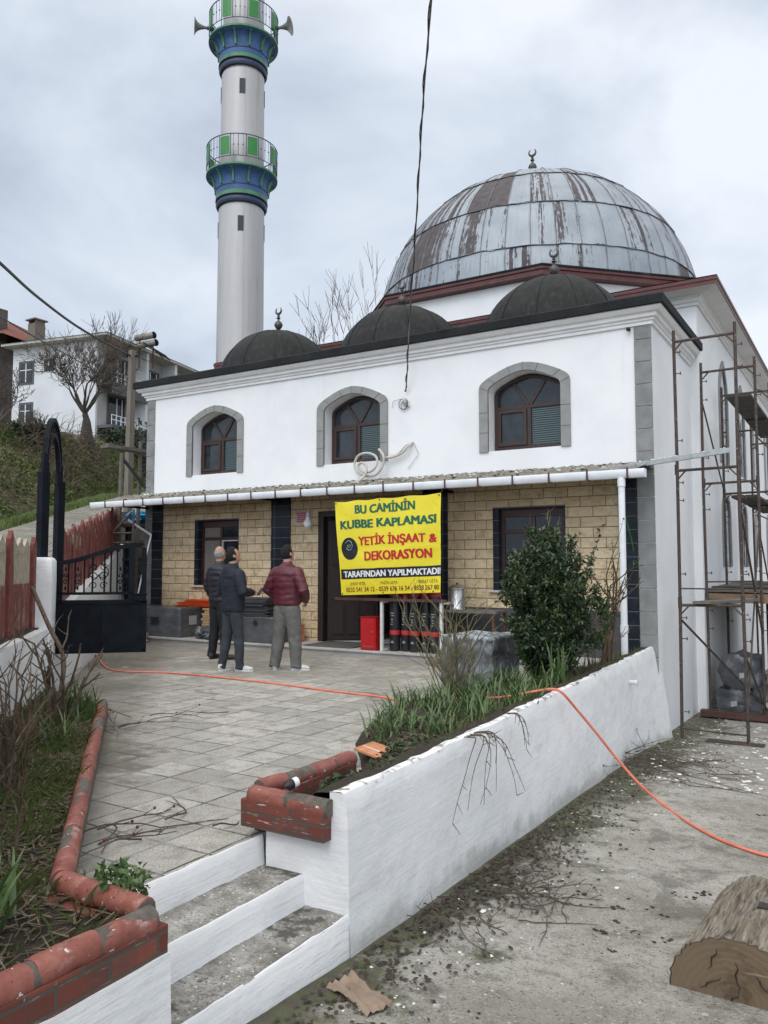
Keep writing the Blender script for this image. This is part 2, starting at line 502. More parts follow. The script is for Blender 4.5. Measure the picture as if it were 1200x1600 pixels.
t.col(t.ramp(f, [(.3,(.012,.017,.022)),(.75,(.035,.045,.055))])); t.rgh(t.ramp(f, [(.4,.05),(.8,.25)]))
t.b.inputs['Specular IOR Level'].default_value = .3
M['glass'] = t.m
t = Mt('ribbed_obscure_glass', .25)
w = t.n.new('ShaderNodeTexWave'); w.wave_type = 'BANDS'; w.bands_direction = 'Z'; w.inputs['Scale'].default_value = 9; w.inputs['Distortion'].default_value = 1.2
t.l.new(t.obj, w.inputs['Vector'])
t.col(t.ramp(w.outputs['Fac'], [(.2,(.020,.036,.040)),(.8,(.055,.088,.094))])); t.bump(w.outputs['Fac'], .4, .01)
M['ribglass'] = t.m
M['curtain'] = simple('grey_curtain', (.17,.155,.135), .9, var=.2, scale=3, stretch=(14,14,.3))
M['sill'] = simple('pale_marble_sill', (.5,.5,.48), .5, var=.1)
M['white_pvc'] = simple('white_pvc', (.72,.74,.76), .4, var=.08, scale=5)
t = Mt('old_cement_sheet_roof', .92)
f = t.noise(t.obj, 9, 7, .7); g = t.noise(t.obj, 3, 4)
c = t.ramp(f, [(.3,(.075,.068,.055)),(.5,(.19,.175,.14)),(.72,(.34,.32,.275))])
c = t.mix(t.step(t.math('ADD', t.noise(t.obj, 16, 5, .6), t.math('MULTIPLY', t.xyz(t.obj)[1], .12)), .66, .70), c, (.72,.72,.70))
c = t.mix(t.step(g, .60, .70), c, (.065,.075,.03))
t.col(c); t.bump(f, .8, .02)
M['cement_roof'] = t.m
M['brownmetal'] = simple('brown_metal', (.09,.042,.034), .55, .2, var=.3, scale=8)
M['blackmetal'] = simple('black_painted_metal', (.006,.008,.012), .6, 0, var=.4, scale=6, spec=.12)
M['paleledge'] = simple('pale_porch_tiles', (.46,.45,.43), .55, var=.15, scale=2.5, bump=.1)
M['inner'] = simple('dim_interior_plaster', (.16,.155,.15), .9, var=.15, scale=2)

# --- terrace, yard, steps, soil
t = Mt('terrace_concrete_tiles', .85)
x, y, z = t.xyz(t.obj)
S = .32
tx = t.math('DIVIDE', t.math('ADD', x, .06), S); ty = t.math('DIVIDE', t.math('ADD', y, .10), S)
wob = t.math('MULTIPLY', t.math('SUBTRACT', t.noise(t.obj, 3.0, 3), .5), .035)
tx = t.math('ADD', tx, wob); ty = t.math('ADD', ty, wob)
fx = t.math('ABSOLUTE', t.math('SUBTRACT', t.math('FRACT', tx), .5)); fy = t.math('ABSOLUTE', t.math('SUBTRACT', t.math('FRACT', ty), .5))
edge = t.math('MAXIMUM', fx, fy)
grout = t.step(t.math('ADD', edge, t.math('MULTIPLY', t.math('SUBTRACT', t.noise(t.obj, 22, 3), .5), .012)), .466, .488)
cid = t.white(t.comb(t.math('FLOOR', tx), t.math('FLOOR', ty)))
fine = t.noise(t.obj, 85, 3, .7); med = t.noise(t.obj, 7, 6, .65); big = t.noise(t.obj, .75, 5, .6, .6); bg = t.noise(t.obj, .42, 4, .6)
c = t.mix(cid, (.33,.32,.295), (.50,.485,.45))
c = t.mix(t.step(med, .42, .72), c, (.255,.243,.218))
c = t.mix(t.step(fine, .50, .64), c, (.175,.165,.148))
# cement smeared over the tiles at the back and towards the planting bed
smear = t.math('ADD', t.math('MULTIPLY', t.step(y, 6.0, 9.6), .55), t.math('MULTIPLY', t.step(t.math('MULTIPLY', t.math('ADD', x, y), -1.0), -.4, 1.6), .5))
smear = t.step(t.math('ADD', smear, t.math('MULTIPLY', t.math('SUBTRACT', t.math('ADD', t.math('MULTIPLY', big, .8), t.math('MULTIPLY', med, .2)), .5), 1.9)), .42, .66)
gv = t.math('MULTIPLY', grout, t.math('SUBTRACT', 1.0, t.math('MULTIPLY', smear, .86)))
cem = t.ramp(t.noise(t.obj, 4, 7, .66), [(.3,(.185,.168,.14)),(.55,(.265,.246,.212)),(.75,(.36,.34,.30))])
c = t.mix(t.math('MULTIPLY', smear, .82), c, cem)
damp = t.step(t.math('ADD', bg, t.math('MULTIPLY', t.math('SUBTRACT', t.noise(t.obj, 9, 5), .5), .25)), .545, .63)
c = t.mix(t.math('MULTIPLY', damp, .80), c, (.105,.095,.078))
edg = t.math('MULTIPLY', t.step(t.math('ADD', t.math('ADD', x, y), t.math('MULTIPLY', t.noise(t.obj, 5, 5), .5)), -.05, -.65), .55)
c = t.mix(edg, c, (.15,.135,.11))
c = t.mix(t.math('MULTIPLY', t.step(t.noise(t.obj, 1.9, 6, .7, 1.0), .585, .66), .5), c, (.47,.465,.445))
c = t.mix(t.math('MULTIPLY', gv, t.step(t.noise(t.obj, 2.3, 5, .65), .36, .62)), c, (.055,.049,.040))
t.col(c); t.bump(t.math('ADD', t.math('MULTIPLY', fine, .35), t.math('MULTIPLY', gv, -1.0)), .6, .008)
M['terrace'] = t.m
t = Mt('rough_yard_concrete', .92)
x, y, z = t.xyz(t.obj)
fine = t.noise(t.obj, 70, 4, .75); med = t.noise(t.obj, 8, 7, .7); big = t.noise(t.obj, .9, 6, .62, .5)
c = t.ramp(big, [(.33,(.25,.235,.20)),(.5,(.35,.335,.295)),(.68,(.46,.445,.405))])
c = t.mix(t.step(med, .47, .70), c, (.205,.193,.165))
c = t.mix(t.step(fine, .54, .64), c, (.10,.094,.08))
c = t.mix(t.step(t.noise(t.obj, 48, 3, .7), .60, .66), c, (.46,.45,.42))
# moss and rotted leaves lie in a strip along the foot of the wall
dw = t.math('ADD', x, 2.36)
mossf = t.math('SUBTRACT', t.math('ADD', t.noise(t.obj, 2.1, 6, .65), t.math('MULTIPLY', t.noise(t.obj, 19, 5, .7), .3)), t.math('MULTIPLY', dw, .42))
moss = t.step(mossf, .40, .60)
c = t.mix(t.math('MULTIPLY', moss, .9), c, t.mix(t.step(t.noise(t.obj, 11, 5), .42, .62), (.075,.085,.030), (.065,.054,.040)))
dirt = t.step(t.math('ADD', t.noise(t.obj, 1.3, 6, .7, .4), t.math('MULTIPLY', fine, .12)), .60, .70)
c = t.mix(t.math('MULTIPLY', dirt, .6), c, (.10,.092,.075))
ck = t.voro(t.vec(t.obj, (1,1,0)), .55, 'DISTANCE_TO_EDGE')
# drips and splashes of whitewash
spl = t.math('MULTIPLY', t.step(t.voro(t.obj, 7.0), .17, .12), t.step(t.math('SUBTRACT', t.noise(t.obj, 1.7, 4), t.math('MULTIPLY', dw, .05)), .55, .64))
spl2 = t.math('MULTIPLY', t.step(t.voro(t.vec(t.obj, (1,1,1), (3.3,1.7,0)), 21.0), .20, .12), t.step(t.noise(t.obj, 2.3, 4), .60, .68))
c = t.mix(t.math('MAXIMUM', spl, spl2), c, (.70,.70,.69))
far = t.math('MULTIPLY', t.step(y, 9.0, 12.0), t.step(t.noise(t.obj, 14, 6, .7), .52, .66))
c = t.mix(t.math('MULTIPLY', far, .55), c, (.58,.58,.57))
t.col(c); t.bump(fine, .9, .012); t.bump(med, .5, .03)
M['yard'] = t.m
t = Mt('worn_step_treads', .9)
f = t.noise(t.obj, 5, 7, .68); fine = t.noise(t.obj, 75, 3, .7)
c = t.ramp(f, [(.34,(.11,.105,.09)),(.5,(.28,.272,.25)),(.64,(.50,.49,.47))])
c = t.mix(t.step(fine, .55, .64), c, (.10,.095,.085))
c = t.mix(t.step(t.voro(t.obj, 26), .2, .12), c, (.60,.60,.58))
c = t.mix(t.step(t.noise(t.obj, 2.6, 6, .7), .56, .64), c, (.085,.08,.065))
t.col(c); t.bump(fine, .7, .01)
M['tread'] = t.m
t = Mt('bed_soil', .95)
f = t.noise(t.obj, 26, 6, .75)
t.col(t.mix(t.step(t.noise(t.obj, 5, 5), .5, .64), t.ramp(f, [(.3,(.022,.016,.011)),(.55,(.055,.042,.028)),(.75,(.11,.088,.058))]), (.055,.06,.022))); t.bump(f, 1.0, .04)
M['soil'] = t.m
def brickmat(name, uv_axes, white_amt):
    t = Mt(name, .7)
    x, y, z = t.xyz(t.obj)
    v = t.comb(t.math('ADD', x, y), t.math('ADD', z, .012), 0.0)
    bc, bf = t.brick(v, .215, .073, .007)
    f = t.noise(t.obj, 12, 6, .7)
    c = t.mix(bc, (.125,.030,.020), (.205,.058,.040))
    c = t.mix(t.step(f, .52, .75), c, (.12,.045,.032))
    c = t.mix(t.math('MULTIPLY', t.step(t.noise(t.obj, 3.2, 6, .7), .48, .66), .7), c, (.075,.045,.035))
    c = t.mix(bf, c, (.080,.066,.054))
    wv = t.noise(t.vec(t.obj, (5,5,60)), 1.3, 6, .7)
    c = t.mix(t.math('MULTIPLY', t.step(wv, .60, .70), white_amt), c, (.62,.61,.60))
    c = t.mix(t.step(t.noise(t.vec(t.obj, (1,1,.25)), 33, 4, .6), .70, .73), c, (.66,.65,.64))
    t.col(c); t.bump(t.math('ADD', t.math('MULTIPLY', bf, -1.0), t.math('MULTIPLY', f, .3)), .7, .012)
    return t.m
M['redbrick'] = brickmat('red_planter_brick', 'xy', .35)
M['redbrick_white'] = brickmat('red_brick_half_whitewashed', 'xy', 1.0)
t = Mt('red_coping_tile', .55)
f = t.noise(t.obj, 7, 6, .7)
c = t.ramp(f, [(.3,(.165,.042,.030)),(.55,(.27,.088,.065)),(.75,(.37,.155,.125))])
c = t.mix(t.step(t.noise(t.obj, 24, 4, .6), .655, .69), c, (.70,.68,.66))
c = t.mix(t.math('MULTIPLY', t.step(t.noise(t.vec(t.obj, (1,1,2)), 5.2, 6, .72), .54, .70), .75), c, (.46,.33,.29))
c = t.mix(t.math('MULTIPLY', t.step(t.noise(t.obj, 3.1, 6, .7), .55, .70), .6), c, (.10,.045,.035))
c = t.mix(t.step(t.noise(t.obj, 55, 3, .6), .66, .70), c, (.05,.03,.025))
t.col(c); t.bump(f, .4, .015)
M['coping'] = t.m
M['mortar'] = simple('grey_mortar', (.12,.105,.09), .95, var=.3, scale=25, bump=.4)

# --- left boundary
t = Mt('peeling_red_picket', .85)
f = t.noise(t.vec(t.obj, (5,5,1.1)), 2.4, 7, .72); g = t.noise(t.obj, 1.7, 4)
c = t.ramp(t.noise(t.obj, 9, 5), [(.3,(.125,.030,.024)),(.7,(.20,.058,.046))])
c = t.mix(t.step(t.math('ADD', f, t.math('MULTIPLY', g, .2)), .655, .735), c, (.30,.25,.20))
t.col(c); t.bump(f, .6, .015)
M['picket'] = t.m
t = Mt('bare_concrete_picket', .9)
f = t.noise(t.vec(t.obj, (6,6,1.0)), 2.4, 7, .7)
c = t.ramp(t.noise(t.obj, 12, 5), [(.3,(.27,.225,.17)),(.7,(.44,.39,.31))])
c = t.mix(t.step(f, .60, .66), c, (.16,.045,.035))
t.col(c); t.bump(f, .7, .015)
M['picket_bare'] = t.m
t = Mt('road_block_paving', .9)
v = t.vec(t.obj, rot=(0,0,R_(-45)))
bc, bf = t.brick(t.vec(v, (1,1,0)), .24, .16, .016)
c = t.mix(bc, (.21,.20,.175), (.33,.32,.285)); c = t.mix(t.step(t.noise(t.obj, 1.2, 5), .45, .7), c, (.20,.19,.15))
t.col(t.mix(bf, c, (.075,.075,.05))); t.bump(bf, .6, -.02)
M['road'] = t.m
t = Mt('hillside_earth', .95)
f = t.noise(t.obj, .9, 7, .7); g = t.noise(t.obj, 7, 5, .7)
c = t.ramp(f, [(.3,(.075,.105,.028)),(.45,(.115,.12,.048)),(.58,(.17,.145,.09)),(.72,(.08,.115,.03))])
t.col(t.mix(t.step(g,.5,.7), c, (.035,.036,.016))); t.bump(g, 1.0, .15)
M['hill'] = t.m
t = Mt('verge_grass', .9)
t.col(t.ramp(t.noise(t.obj, 5, 6, .7), [(.3,(.045,.075,.012)),(.7,(.105,.155,.03))])); t.bump(t.noise(t.obj, 22, 4), 1, .05)
M['verge'] = t.m

# --- plants
def leafmat(name, stops, rough=.5, scale=7, trans=0.0):
    t = Mt(name, rough)
    t.col(t.ramp(t.noise(t.obj, scale, 4, .7), stops))
    return t.m
M['leaf_dark'] = leafmat('dark_glossy_leaf', [(.3,(.018,.038,.018)),(.52,(.042,.073,.030)),(.70,(.105,.140,.050)),(.8,(.16,.19,.06))], .3, 6)
M['leaf_blade'] = leafmat('green_blade_leaf', [(.3,(.040,.085,.024)),(.52,(.080,.135,.042)),(.75,(.16,.20,.085))], .45, 8)
M['leaf_weed'] = leafmat('weed_leaf', [(.3,(.020,.042,.013)),(.7,(.055,.088,.025))], .6, 18)
M['grass'] = leafmat('bed_grass', [(.3,(.04,.07,.012)),(.55,(.085,.12,.025)),(.75,(.17,.16,.065))], .7, 7)
M['straw'] = leafmat('dry_straw', [(.3,(.055,.042,.028)),(.55,(.12,.095,.06)),(.75,(.24,.20,.125))], .9, 11)
M['hill_leaf'] = leafmat('hillside_leaf', [(.3,(.055,.09,.022)),(.5,(.105,.14,.035)),(.72,(.19,.19,.075))], .7, .8)
M['bramble'] = leafmat('dry_bramble', [(.3,(.07,.05,.035)),(.7,(.17,.13,.095))], .9, 1.5)
t = Mt('rose_cane_bark', .75)
f = t.noise(t.vec(t.obj,(1,1,.3)), 30, 5)
t.col(t.ramp(f, [(.3,(.045,.028,.018)),(.55,(.095,.065,.038)),(.75,(.15,.12,.07))])); t.bump(f, .5, .004)
M['cane'] = t.m
M['cane_green'] = simple('olive_cane_bark', (.125,.112,.055), .8, var=.45, scale=20)
M['bark'] = simple('dark_tree_bark', (.050,.042,.035), .9, var=.4, scale=6)
M['twig'] = simple('grey_brown_twig', (.085,.066,.052), .9, var=.3, scale=5)
M['hip'] = simple('dried_rose_hip', (.13,.018,.014), .5, var=.4)

# --- log
t = Mt('grey_ridged_bark', .9)
v = t.vec(t.obj, (52,3.6,52))
rg = t.noise(v, 1.0, 6, .62, .6); f = t.noise(t.obj, 6, 6, .7)
c = t.ramp(rg, [(.35,(.055,.045,.035)),(.46,(.19,.16,.12)),(.62,(.33,.29,.235)),(.78,(.42,.385,.32))])
pl = t.voro(t.vec(t.obj, (40,2.6,40)), 1.0, 'DISTANCE_TO_EDGE'); c = t.mix(t.math('MULTIPLY', t.step(pl, .07, .02), .30), c, (.06,.05,.04))
c = t.mix(t.math('MULTIPLY', t.step(f, .52, .72), .7), c, (.19,.165,.095))
crk = t.noise(t.vec(t.obj, (2.4,26,2.4)), 1.0, 4, .6, .8)
c = t.mix(t.step(crk, .685, .70), c, (.03,.022,.018))
t.col(c); t.bump(t.step(pl, 0, .12), .3, .008); t.bump(rg, 1.0, .03); t.bump(t.noise(t.obj, 55, 4), .5, .01)
M['logbark'] = t.m
t = Mt('cut_log_end', .8)
w = t.n.new('ShaderNodeTexWave'); w.wave_type = 'RINGS'; w.rings_direction = 'Y'; w.inputs['Scale'].default_value = 11; w.inputs['Distortion'].default_value = 4; w.inputs['Detail'].default_value = 4; w.inputs['Detail Scale'].default_value = 2
t.l.new(t.vec(t.obj, (1,0,1)), w.inputs['Vector'])
f = t.noise(t.obj, 7, 6, .65)
c = t.mix(t.math('MULTIPLY', w.outputs['Fac'], .22), (.15,.108,.066), (.115,.080,.048))
c = t.mix(t.step(f, .48, .70), c, (.085,.055,.032))
c = t.mix(t.step(t.noise(t.vec(t.obj, (3,0,46)), 1.2, 5), .60, .72), c, (.27,.19,.10))
t.col(c); t.bump(w.outputs['Fac'], .25, .004)
M['logend'] = t.m

# --- odds and ends
t = Mt('black_wrapping_film', .22)
w1 = t.noise(t.obj, 5.5, 3, .55, .35)
t.col(t.ramp(t.noise(t.obj, 3, 5), [(.3,(.050,.055,.062)),(.7,(.115,.123,.135))])); t.bump(w1, .55, .05)
t.b.inputs['Roughness'].default_value = .3
M['film'] = t.m
M['felt'] = simple('dark_grey_sheets', (.045,.047,.05), .6, var=.3, scale=6)
M['label'] = simple('pale_paper_label', (.36,.37,.37), .7, var=.15, scale=30)
M['print'] = simple('black_print', (.014,.015,.017), .5, var=.2)
M['orange'] = simple('orange_sheet', (.68,.085,.015), .5, var=.1)
M['timber'] = simple('pale_timber', (.42,.29,.15), .75, var=.3, scale=3, stretch=(1,8,14))
M['redpaint'] = simple('red_cabinet_paint', (.44,.012,.016), .35, var=.12, scale=3)
M['white_post'] = simple('white_post_paint', (.62,.62,.60), .5, var=.12)
M['roll'] = simple('black_membrane_roll', (.017,.018,.021), .35, var=.3, scale=6)
M['redlabel'] = simple('red_roll_label', (.42,.03,.03), .5, var=.2)
M['steel'] = simple('brushed_steel', (.48,.48,.47), .28, .85, var=.15, stretch=(1,1,12))
M['bulb'] = simple('white_bulb', (.80,.80,.80), .3, var=.03)
M['mat'] = simple('grey_door_mat', (.10,.095,.085), .95, var=.25, scale=15)
M['rubble'] = simple('brown_stone_rubble', (.19,.155,.12), .9, var=.45, scale=6, bump=.5, bscale=18)
t = Mt('grey_tarpaulin', .4)
f = t.noise(t.vec(t.obj, (1.2,1.2,.7)), 3.2, 5, .6, 1.8)
x, y, z = t.xyz(t.obj)
dk = t.mix(t.step(f, .45, .62), (.085,.092,.10), (.20,.215,.23))
t.col(t.mix(t.step(t.math('ADD', z, t.math('MULTIPLY', f, .25)), .72, .80), dk, (.46,.51,.56))); t.bump(f, 1.0, .07)
M['tarp'] = t.m
t = Mt('orange_hose_rubber', .45)
t.col(t.ramp(t.noise(t.obj, 6, 4), [(.3,(.62,.15,.085)),(.7,(.78,.235,.15))]))
M['hose'] = t.m
t = Mt('rusty_scaffold_tube', .7, .3)
f = t.noise(t.obj, 16, 6, .7)
c = t.ramp(f, [(.3,(.038,.028,.024)),(.55,(.082,.058,.047)),(.75,(.13,.10,.085))])
c = t.mix(t.step(t.noise(t.obj, 30, 5, .65), .645, .69), c, (.48,.47,.45))
t.col(c); t.bump(f, .3, .004)
M['scaff'] = t.m
M['plank'] = simple('weathered_planks', (.13,.115,.098), .9, var=.35, scale=4, bump=.3, stretch=(2,1,8))
M['dark_plank'] = simple('dark_deck_boards', (.052,.046,.042), .9, var=.4, scale=4, bump=.3)
M['galv'] = simple('grey_galvanised_channel', (.33,.35,.36), .5, .4, var=.25, scale=7)
M['cable'] = simple('black_cable', (.016,.016,.019), .5, var=.2)
M['cable_grey'] = simple('grey_cable', (.09,.085,.08), .6, var=.3)
M['conduit'] = simple('cream_conduit', (.50,.475,.43), .5, var=.15, scale=6)
M['polewood'] = simple('grey_concrete_pole', (.16,.14,.115), .9, var=.2, scale=4, bump=.2, stretch=(4,4,.5))
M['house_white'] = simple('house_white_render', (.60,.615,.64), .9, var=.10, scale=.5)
M['house_shade'] = simple('house_shaded_render', (.36,.35,.335), .9, var=.15, scale=.8)  # white render darkened in its colour for the shade on the balcony side
M['house_grey'] = simple('house_grey_trim', (.09,.088,.09), .8, var=.2)
M['house_eave'] = simple('pale_eave_board', (.42,.41,.39), .8, var=.15)
M['tank'] = simple('dull_beige_tank', (.22,.20,.17), .5, var=.2)
M['brown_wall'] = simple('brown_house_wall', (.085,.072,.065), .9, var=.3, scale=1.2)
t = Mt('red_roof_tiles', .8)
w = t.n.new('ShaderNodeTexWave'); w.inputs['Scale'].default_value = 2.2; t.l.new(t.obj, w.inputs['Vector'])
t.col(t.mix(w.outputs['Fac'], (.12,.034,.022), (.22,.07,.045))); t.bump(w.outputs['Fac'], .6, .05)
M['tiles'] = t.m
M['hedge'] = leafmat('dark_hedge', [(.3,(.010,.02,.008)),(.7,(.032,.05,.016))], .7, 2)
M['bluetarp'] = simple('bright_blue_tarp', (.03,.33,.58), .4, var=.12, scale=6)
M['cardboard'] = simple('wet_cardboard', (.27,.205,.155), .9, var=.2, scale=6, bump=.3)
M['old_brick'] = simple('loose_red_brick', (.22,.07,.045), .85, var=.35, scale=16, bump=.3)
M['orange_brick'] = simple('perforated_orange_board', (.55,.24,.12), .8, var=.2, scale=10)
M['chips'] = simple('white_plaster_chips', (.70,.70,.69), .9, var=.12, scale=20)
M['litter'] = simple('rotting_leaves', (.048,.035,.024), .95, var=.5, scale=25)
M['greencab'] = simple('green_metal_cabinet', (.035,.075,.07), .5, var=.2)
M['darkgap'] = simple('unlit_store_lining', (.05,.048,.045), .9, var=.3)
M['brownboard'] = simple('brown_shed_board', (.20,.13,.08), .8, var=.25, scale=4)
# --- people
M['skin'] = simple('skin', (.42,.24,.165), .55, var=.08, scale=14)
M['hair_black'] = simple('short_black_hair', (.006,.0055,.0055), .9, var=.4, scale=60, bump=.4, bscale=120)
M['hair_grey'] = simple('thin_grey_hair', (.27,.26,.25), .9, var=.2, scale=60, bump=.4, bscale=120)
M['jacket_red'] = simple('burgundy_puffer_nylon', (.085,.009,.018), .5, var=.25, scale=7, bump=.3, bscale=22)
M['jacket_navy'] = simple('navy_jacket_cloth', (.008,.011,.022), .75, var=.25, scale=7, bump=.35, bscale=20)
M['jacket_dark'] = simple('black_puffer_nylon', (.013,.014,.021), .5, var=.25, scale=7, bump=.3, bscale=22)
M['trouser_grey'] = simple('grey_trouser_cloth', (.125,.125,.115), .85, var=.20, scale=6, bump=.8, bscale=16)
M['jeans'] = simple('dark_grey_jeans', (.034,.040,.050), .85, var=.3, scale=6, bump=.8, bscale=16)
M['trouser_black'] = simple('black_trouser_cloth', (.010,.011,.016), .8, var=.2, scale=6, bump=.3, bscale=16)
M['shoe_white'] = simple('white_trainer', (.60,.60,.58), .6, var=.12, scale=20)
M['shoe_dark'] = simple('dark_brown_shoe', (.035,.028,.024), .6, var=.2)
# --- banner
t = Mt('yellow_banner_vinyl', .5)
t.col(t.ramp(t.noise(t.obj, 2, 4), [(.3,(.72,.60,.022)),(.7,(.80,.68,.035))])); t.bump(t.noise(t.vec(t.obj,(1.4,1,1.1)), 2.6, 4, .5, .9), .5, .04)
M['banner'] = t.m
M['b_green'] = simple('banner_green_ink', (.005,.115,.062), .5, var=.05)
M['b_red'] = simple('banner_red_ink', (.48,.012,.022), .5, var=.05)
M['b_black'] = simple('banner_black_ink', (.012,.012,.016), .5, var=.05)
M['b_white'] = simple('banner_white_ink', (.78,.78,.78), .5, var=.03)
M['b_brown'] = simple('banner_brown_ink', (.23,.045,.018), .5, var=.05)
M['b_logo'] = simple('banner_logo_grey', (.22,.36,.37), .5, var=.1)
# ================================================================== SETTING
def st(mb, name, m, **k): return tag(mb.build(name, m, **k), kind='structure')
DG = (-.7071, .7071)                  # the left boundary runs diagonally away from the camera
def P(s, off=0.0, z=0.0): return Vector((-7.9 - .7071*s - .7071*off, 5.8 + .7071*s - .7071*off, z))
b = MB()
xs = [-3000, -300, -60, -20, -2.0, 3, 20, 60, 300, 3000]; ys = [-3000, -300, -30, -4, 0, 4, 8, 12, 20, 40, 80, 300, 3000]
b.grid([[(x, y, gz(y)) for x in xs] for y in ys])
ground = st(b, 'ground', M['yard'])
b = MB()
b.zprism([(-2.91, 2.0), (-2.91, 3.5), (-2.6, 3.5), (-2.95, 11.96), (-13.3, 11.96), (-13.3, 14), (-16.0, 14.0), (P(-3).x, P(-3).y)], -.12, 0)
terrace = st(b, 'terrace_paving', M['terrace'])
# hillside, verge and the block-paved road behind the boundary
def px_row(l): return [atD(*q) for q in l]
r_near = [P(s, .30, z) for s, z in ((-9,.5),(-4,.75),(0,.9),(2.5,1.0),(5,1.35),(8,1.75),(14,2.6))]
r_far = px_row([(-330,905,15),(-90,868,18),(0,830,20),(74,808,24),(144,788,29),(230,768,37),(360,745,50)])
r_verge = px_row([(-330,880,15.7),(-90,850,18.8),(0,812,21),(80,793,25.5),(148,775,31),(232,760,39),(360,738,52)])
r_crest = px_row([(-330,650,24),(-90,664,26),(0,672,28),(75,680,31),(145,690,35),(225,712,41),(360,720,54)])
r_top = px_row([(-600,640,60),(-90,655,62),(0,660,62),(75,668,62),(145,676,64),(225,690,68),(360,700,80)])
def refine(row, k):
    out = []
    for a, c in zip(row, row[1:]):
        for i in range(k): out.append(a.lerp(c, i/k))
    return out + [row[-1]]
def loft(ra, rb, n, k, bump=0.0, bulge=0.0, seed=0):
    ra, rb = refine(ra, k), refine(rb, k); rows = []
    for j in range(n+1):
        t_ = j/n; row = []
        for a, c in zip(ra, rb):
            p = a.lerp(c, t_)
            w_ = math.sin(math.pi*t_)
            p = p + Vector((0, 0, bulge*w_ + bump*w_*mnoise.noise(p*.55 + Vector((seed,0,0))) + bump*.5*w_*mnoise.noise(p*1.7)))
            row.append(p)
        rows.append(row)
    return rows
b = MB(); b.grid(loft(r_near, r_far, 4, 4)); st(b, 'road', M['road'], smooth=True)
b = MB(); b.grid(loft(r_far, r_verge, 5, 8, .10, .12)); st(b, 'verge', M['verge'], smooth=True)
HILL = loft(r_verge, r_crest, 22, 8, .45, -.25, 4)
b = MB(); b.grid(HILL); b.grid(loft(r_crest, r_top, 5, 4, .4)); st(b, 'hillside', M['hill'], smooth=True)

# steps between the yard and the terrace
stp = empty('entrance_steps', (-2.6, 2.85, -.5), 'three whitewashed concrete steps with worn grey treads up to the terrace', 'steps')
def wobble(mb, a=.006, f=4.0):
    mb.v = [tuple(Vector(p) + Vector((a*mnoise.noise(Vector(p)*f), a*mnoise.noise(Vector(p)*f + Vector((9,0,0))), a*mnoise.noise(Vector(p)*f + Vector((0,9,0)))))) for p in mb.v]; return mb
Y0, Y1 = 2.16, 3.475
def riser(x, z0, z1, lean=.012):
    m = MB(); n = 26
    rows = []
    for zz, dx in ((z0, lean), (z0+(z1-z0)*.5, .004), (z1-.012, 0.0), (z1+.002, -.008), (z1+.0025, -.016)):
        rows.append([(x+dx + .006*mnoise.noise(Vector((x*3, Y0+(Y1-Y0)*k/n*4, zz*9))), Y0+(Y1-Y0)*k/n, zz + .008*mnoise.noise(Vector((k*.45, zz*2, x*3))) + .004*mnoise.noise(Vector((k*1.7, zz*2, x*3)))) for k in range(n+1)])
    m.grid(rows); return m
for x, z0, z1 in ((-2.89,-.155,0.0), (-2.605,-.305,-.15), (-2.318,-.62,-.30)):
    riser(x, z0, z1).build('riser', M['brushed'], stp, smooth='fix')
for xa, xb, z in ((-2.895,-2.612,-.152), (-2.61,-2.325,-.302)):
    m = MB(); n = 24
    m.grid([[(xx, Y0+(Y1-Y0)*k/n, z + .006*mnoise.noise(Vector((xx*8, k*.6, 1)))) for k in range(n+1)] for xx in [xa+(xb-xa)*i/8 for i in range(9)]])
    m.build('tread', M['tread'], stp, smooth=True)

# ---- right-hand retaining wall with the planting bed behind it
rw = empty('retaining_wall', (-2.45, 7.5, -.8), 'long whitewashed retaining wall sloping down the yard beside the steps', 'retaining wall')
def wall_top(t_):
    y = 3.46 + (12.15-3.46)*t_
    return -2.33 - .40*t_, y
m = MB(); rows = []; NW = 90
for j in range(17):
    row = []
    for k in range(NW+1):
        t_ = k/NW; x, y = wall_top(t_)
        flare = (.03 + .17*max(0, (t_-.80)/.20)**2)
        zb = gz(y) - .05; q = j/16
        z = zb + (.30 + .014*mnoise.noise(Vector((y*2.6, 3, 0))) + .010*mnoise.noise(Vector((y*9, 1, 0))) - zb)*q
        xx = x + flare*(1-q) + .014*mnoise.noise(Vector((y*1.3, z*1.6, 0))) + .006*mnoise.noise(Vector((y*5, z*5, 4)))
        if q > .96: xx -= .018
        row.append((xx, y, z))
    rows.append(row)
m.grid(rows)
top_row = rows[-1]
wt = MB()
def lip(p): return .045 + .05*abs(mnoise.noise(Vector((p[1]*4.5,0,7)))) + .03*abs(mnoise.noise(Vector((p[1]*17,2,7))))
m.grid([top_row, [(p[0]-.02, p[1], p[2]+.006) for p in top_row], [(p[0]-lip(p), p[1], p[2]+.002) for p in top_row]])
wt.grid([[(p[0]-lip(p)+.006, p[1], p[2]-.002) for p in top_row], [(p[0]-.15, p[1], p[2]-.012+.014*mnoise.noise(Vector((p[1]*9,0,2)))) for p in top_row], [(p[0]-.20-.03*mnoise.noise(Vector((p[1]*3,0,7))), p[1], p[2]-.02) for p in top_row], [(p[0]-.24, p[1], p[2]-.14) for p in top_row]])
wt.build('bare_top', M['soil'], rw, smooth=True)
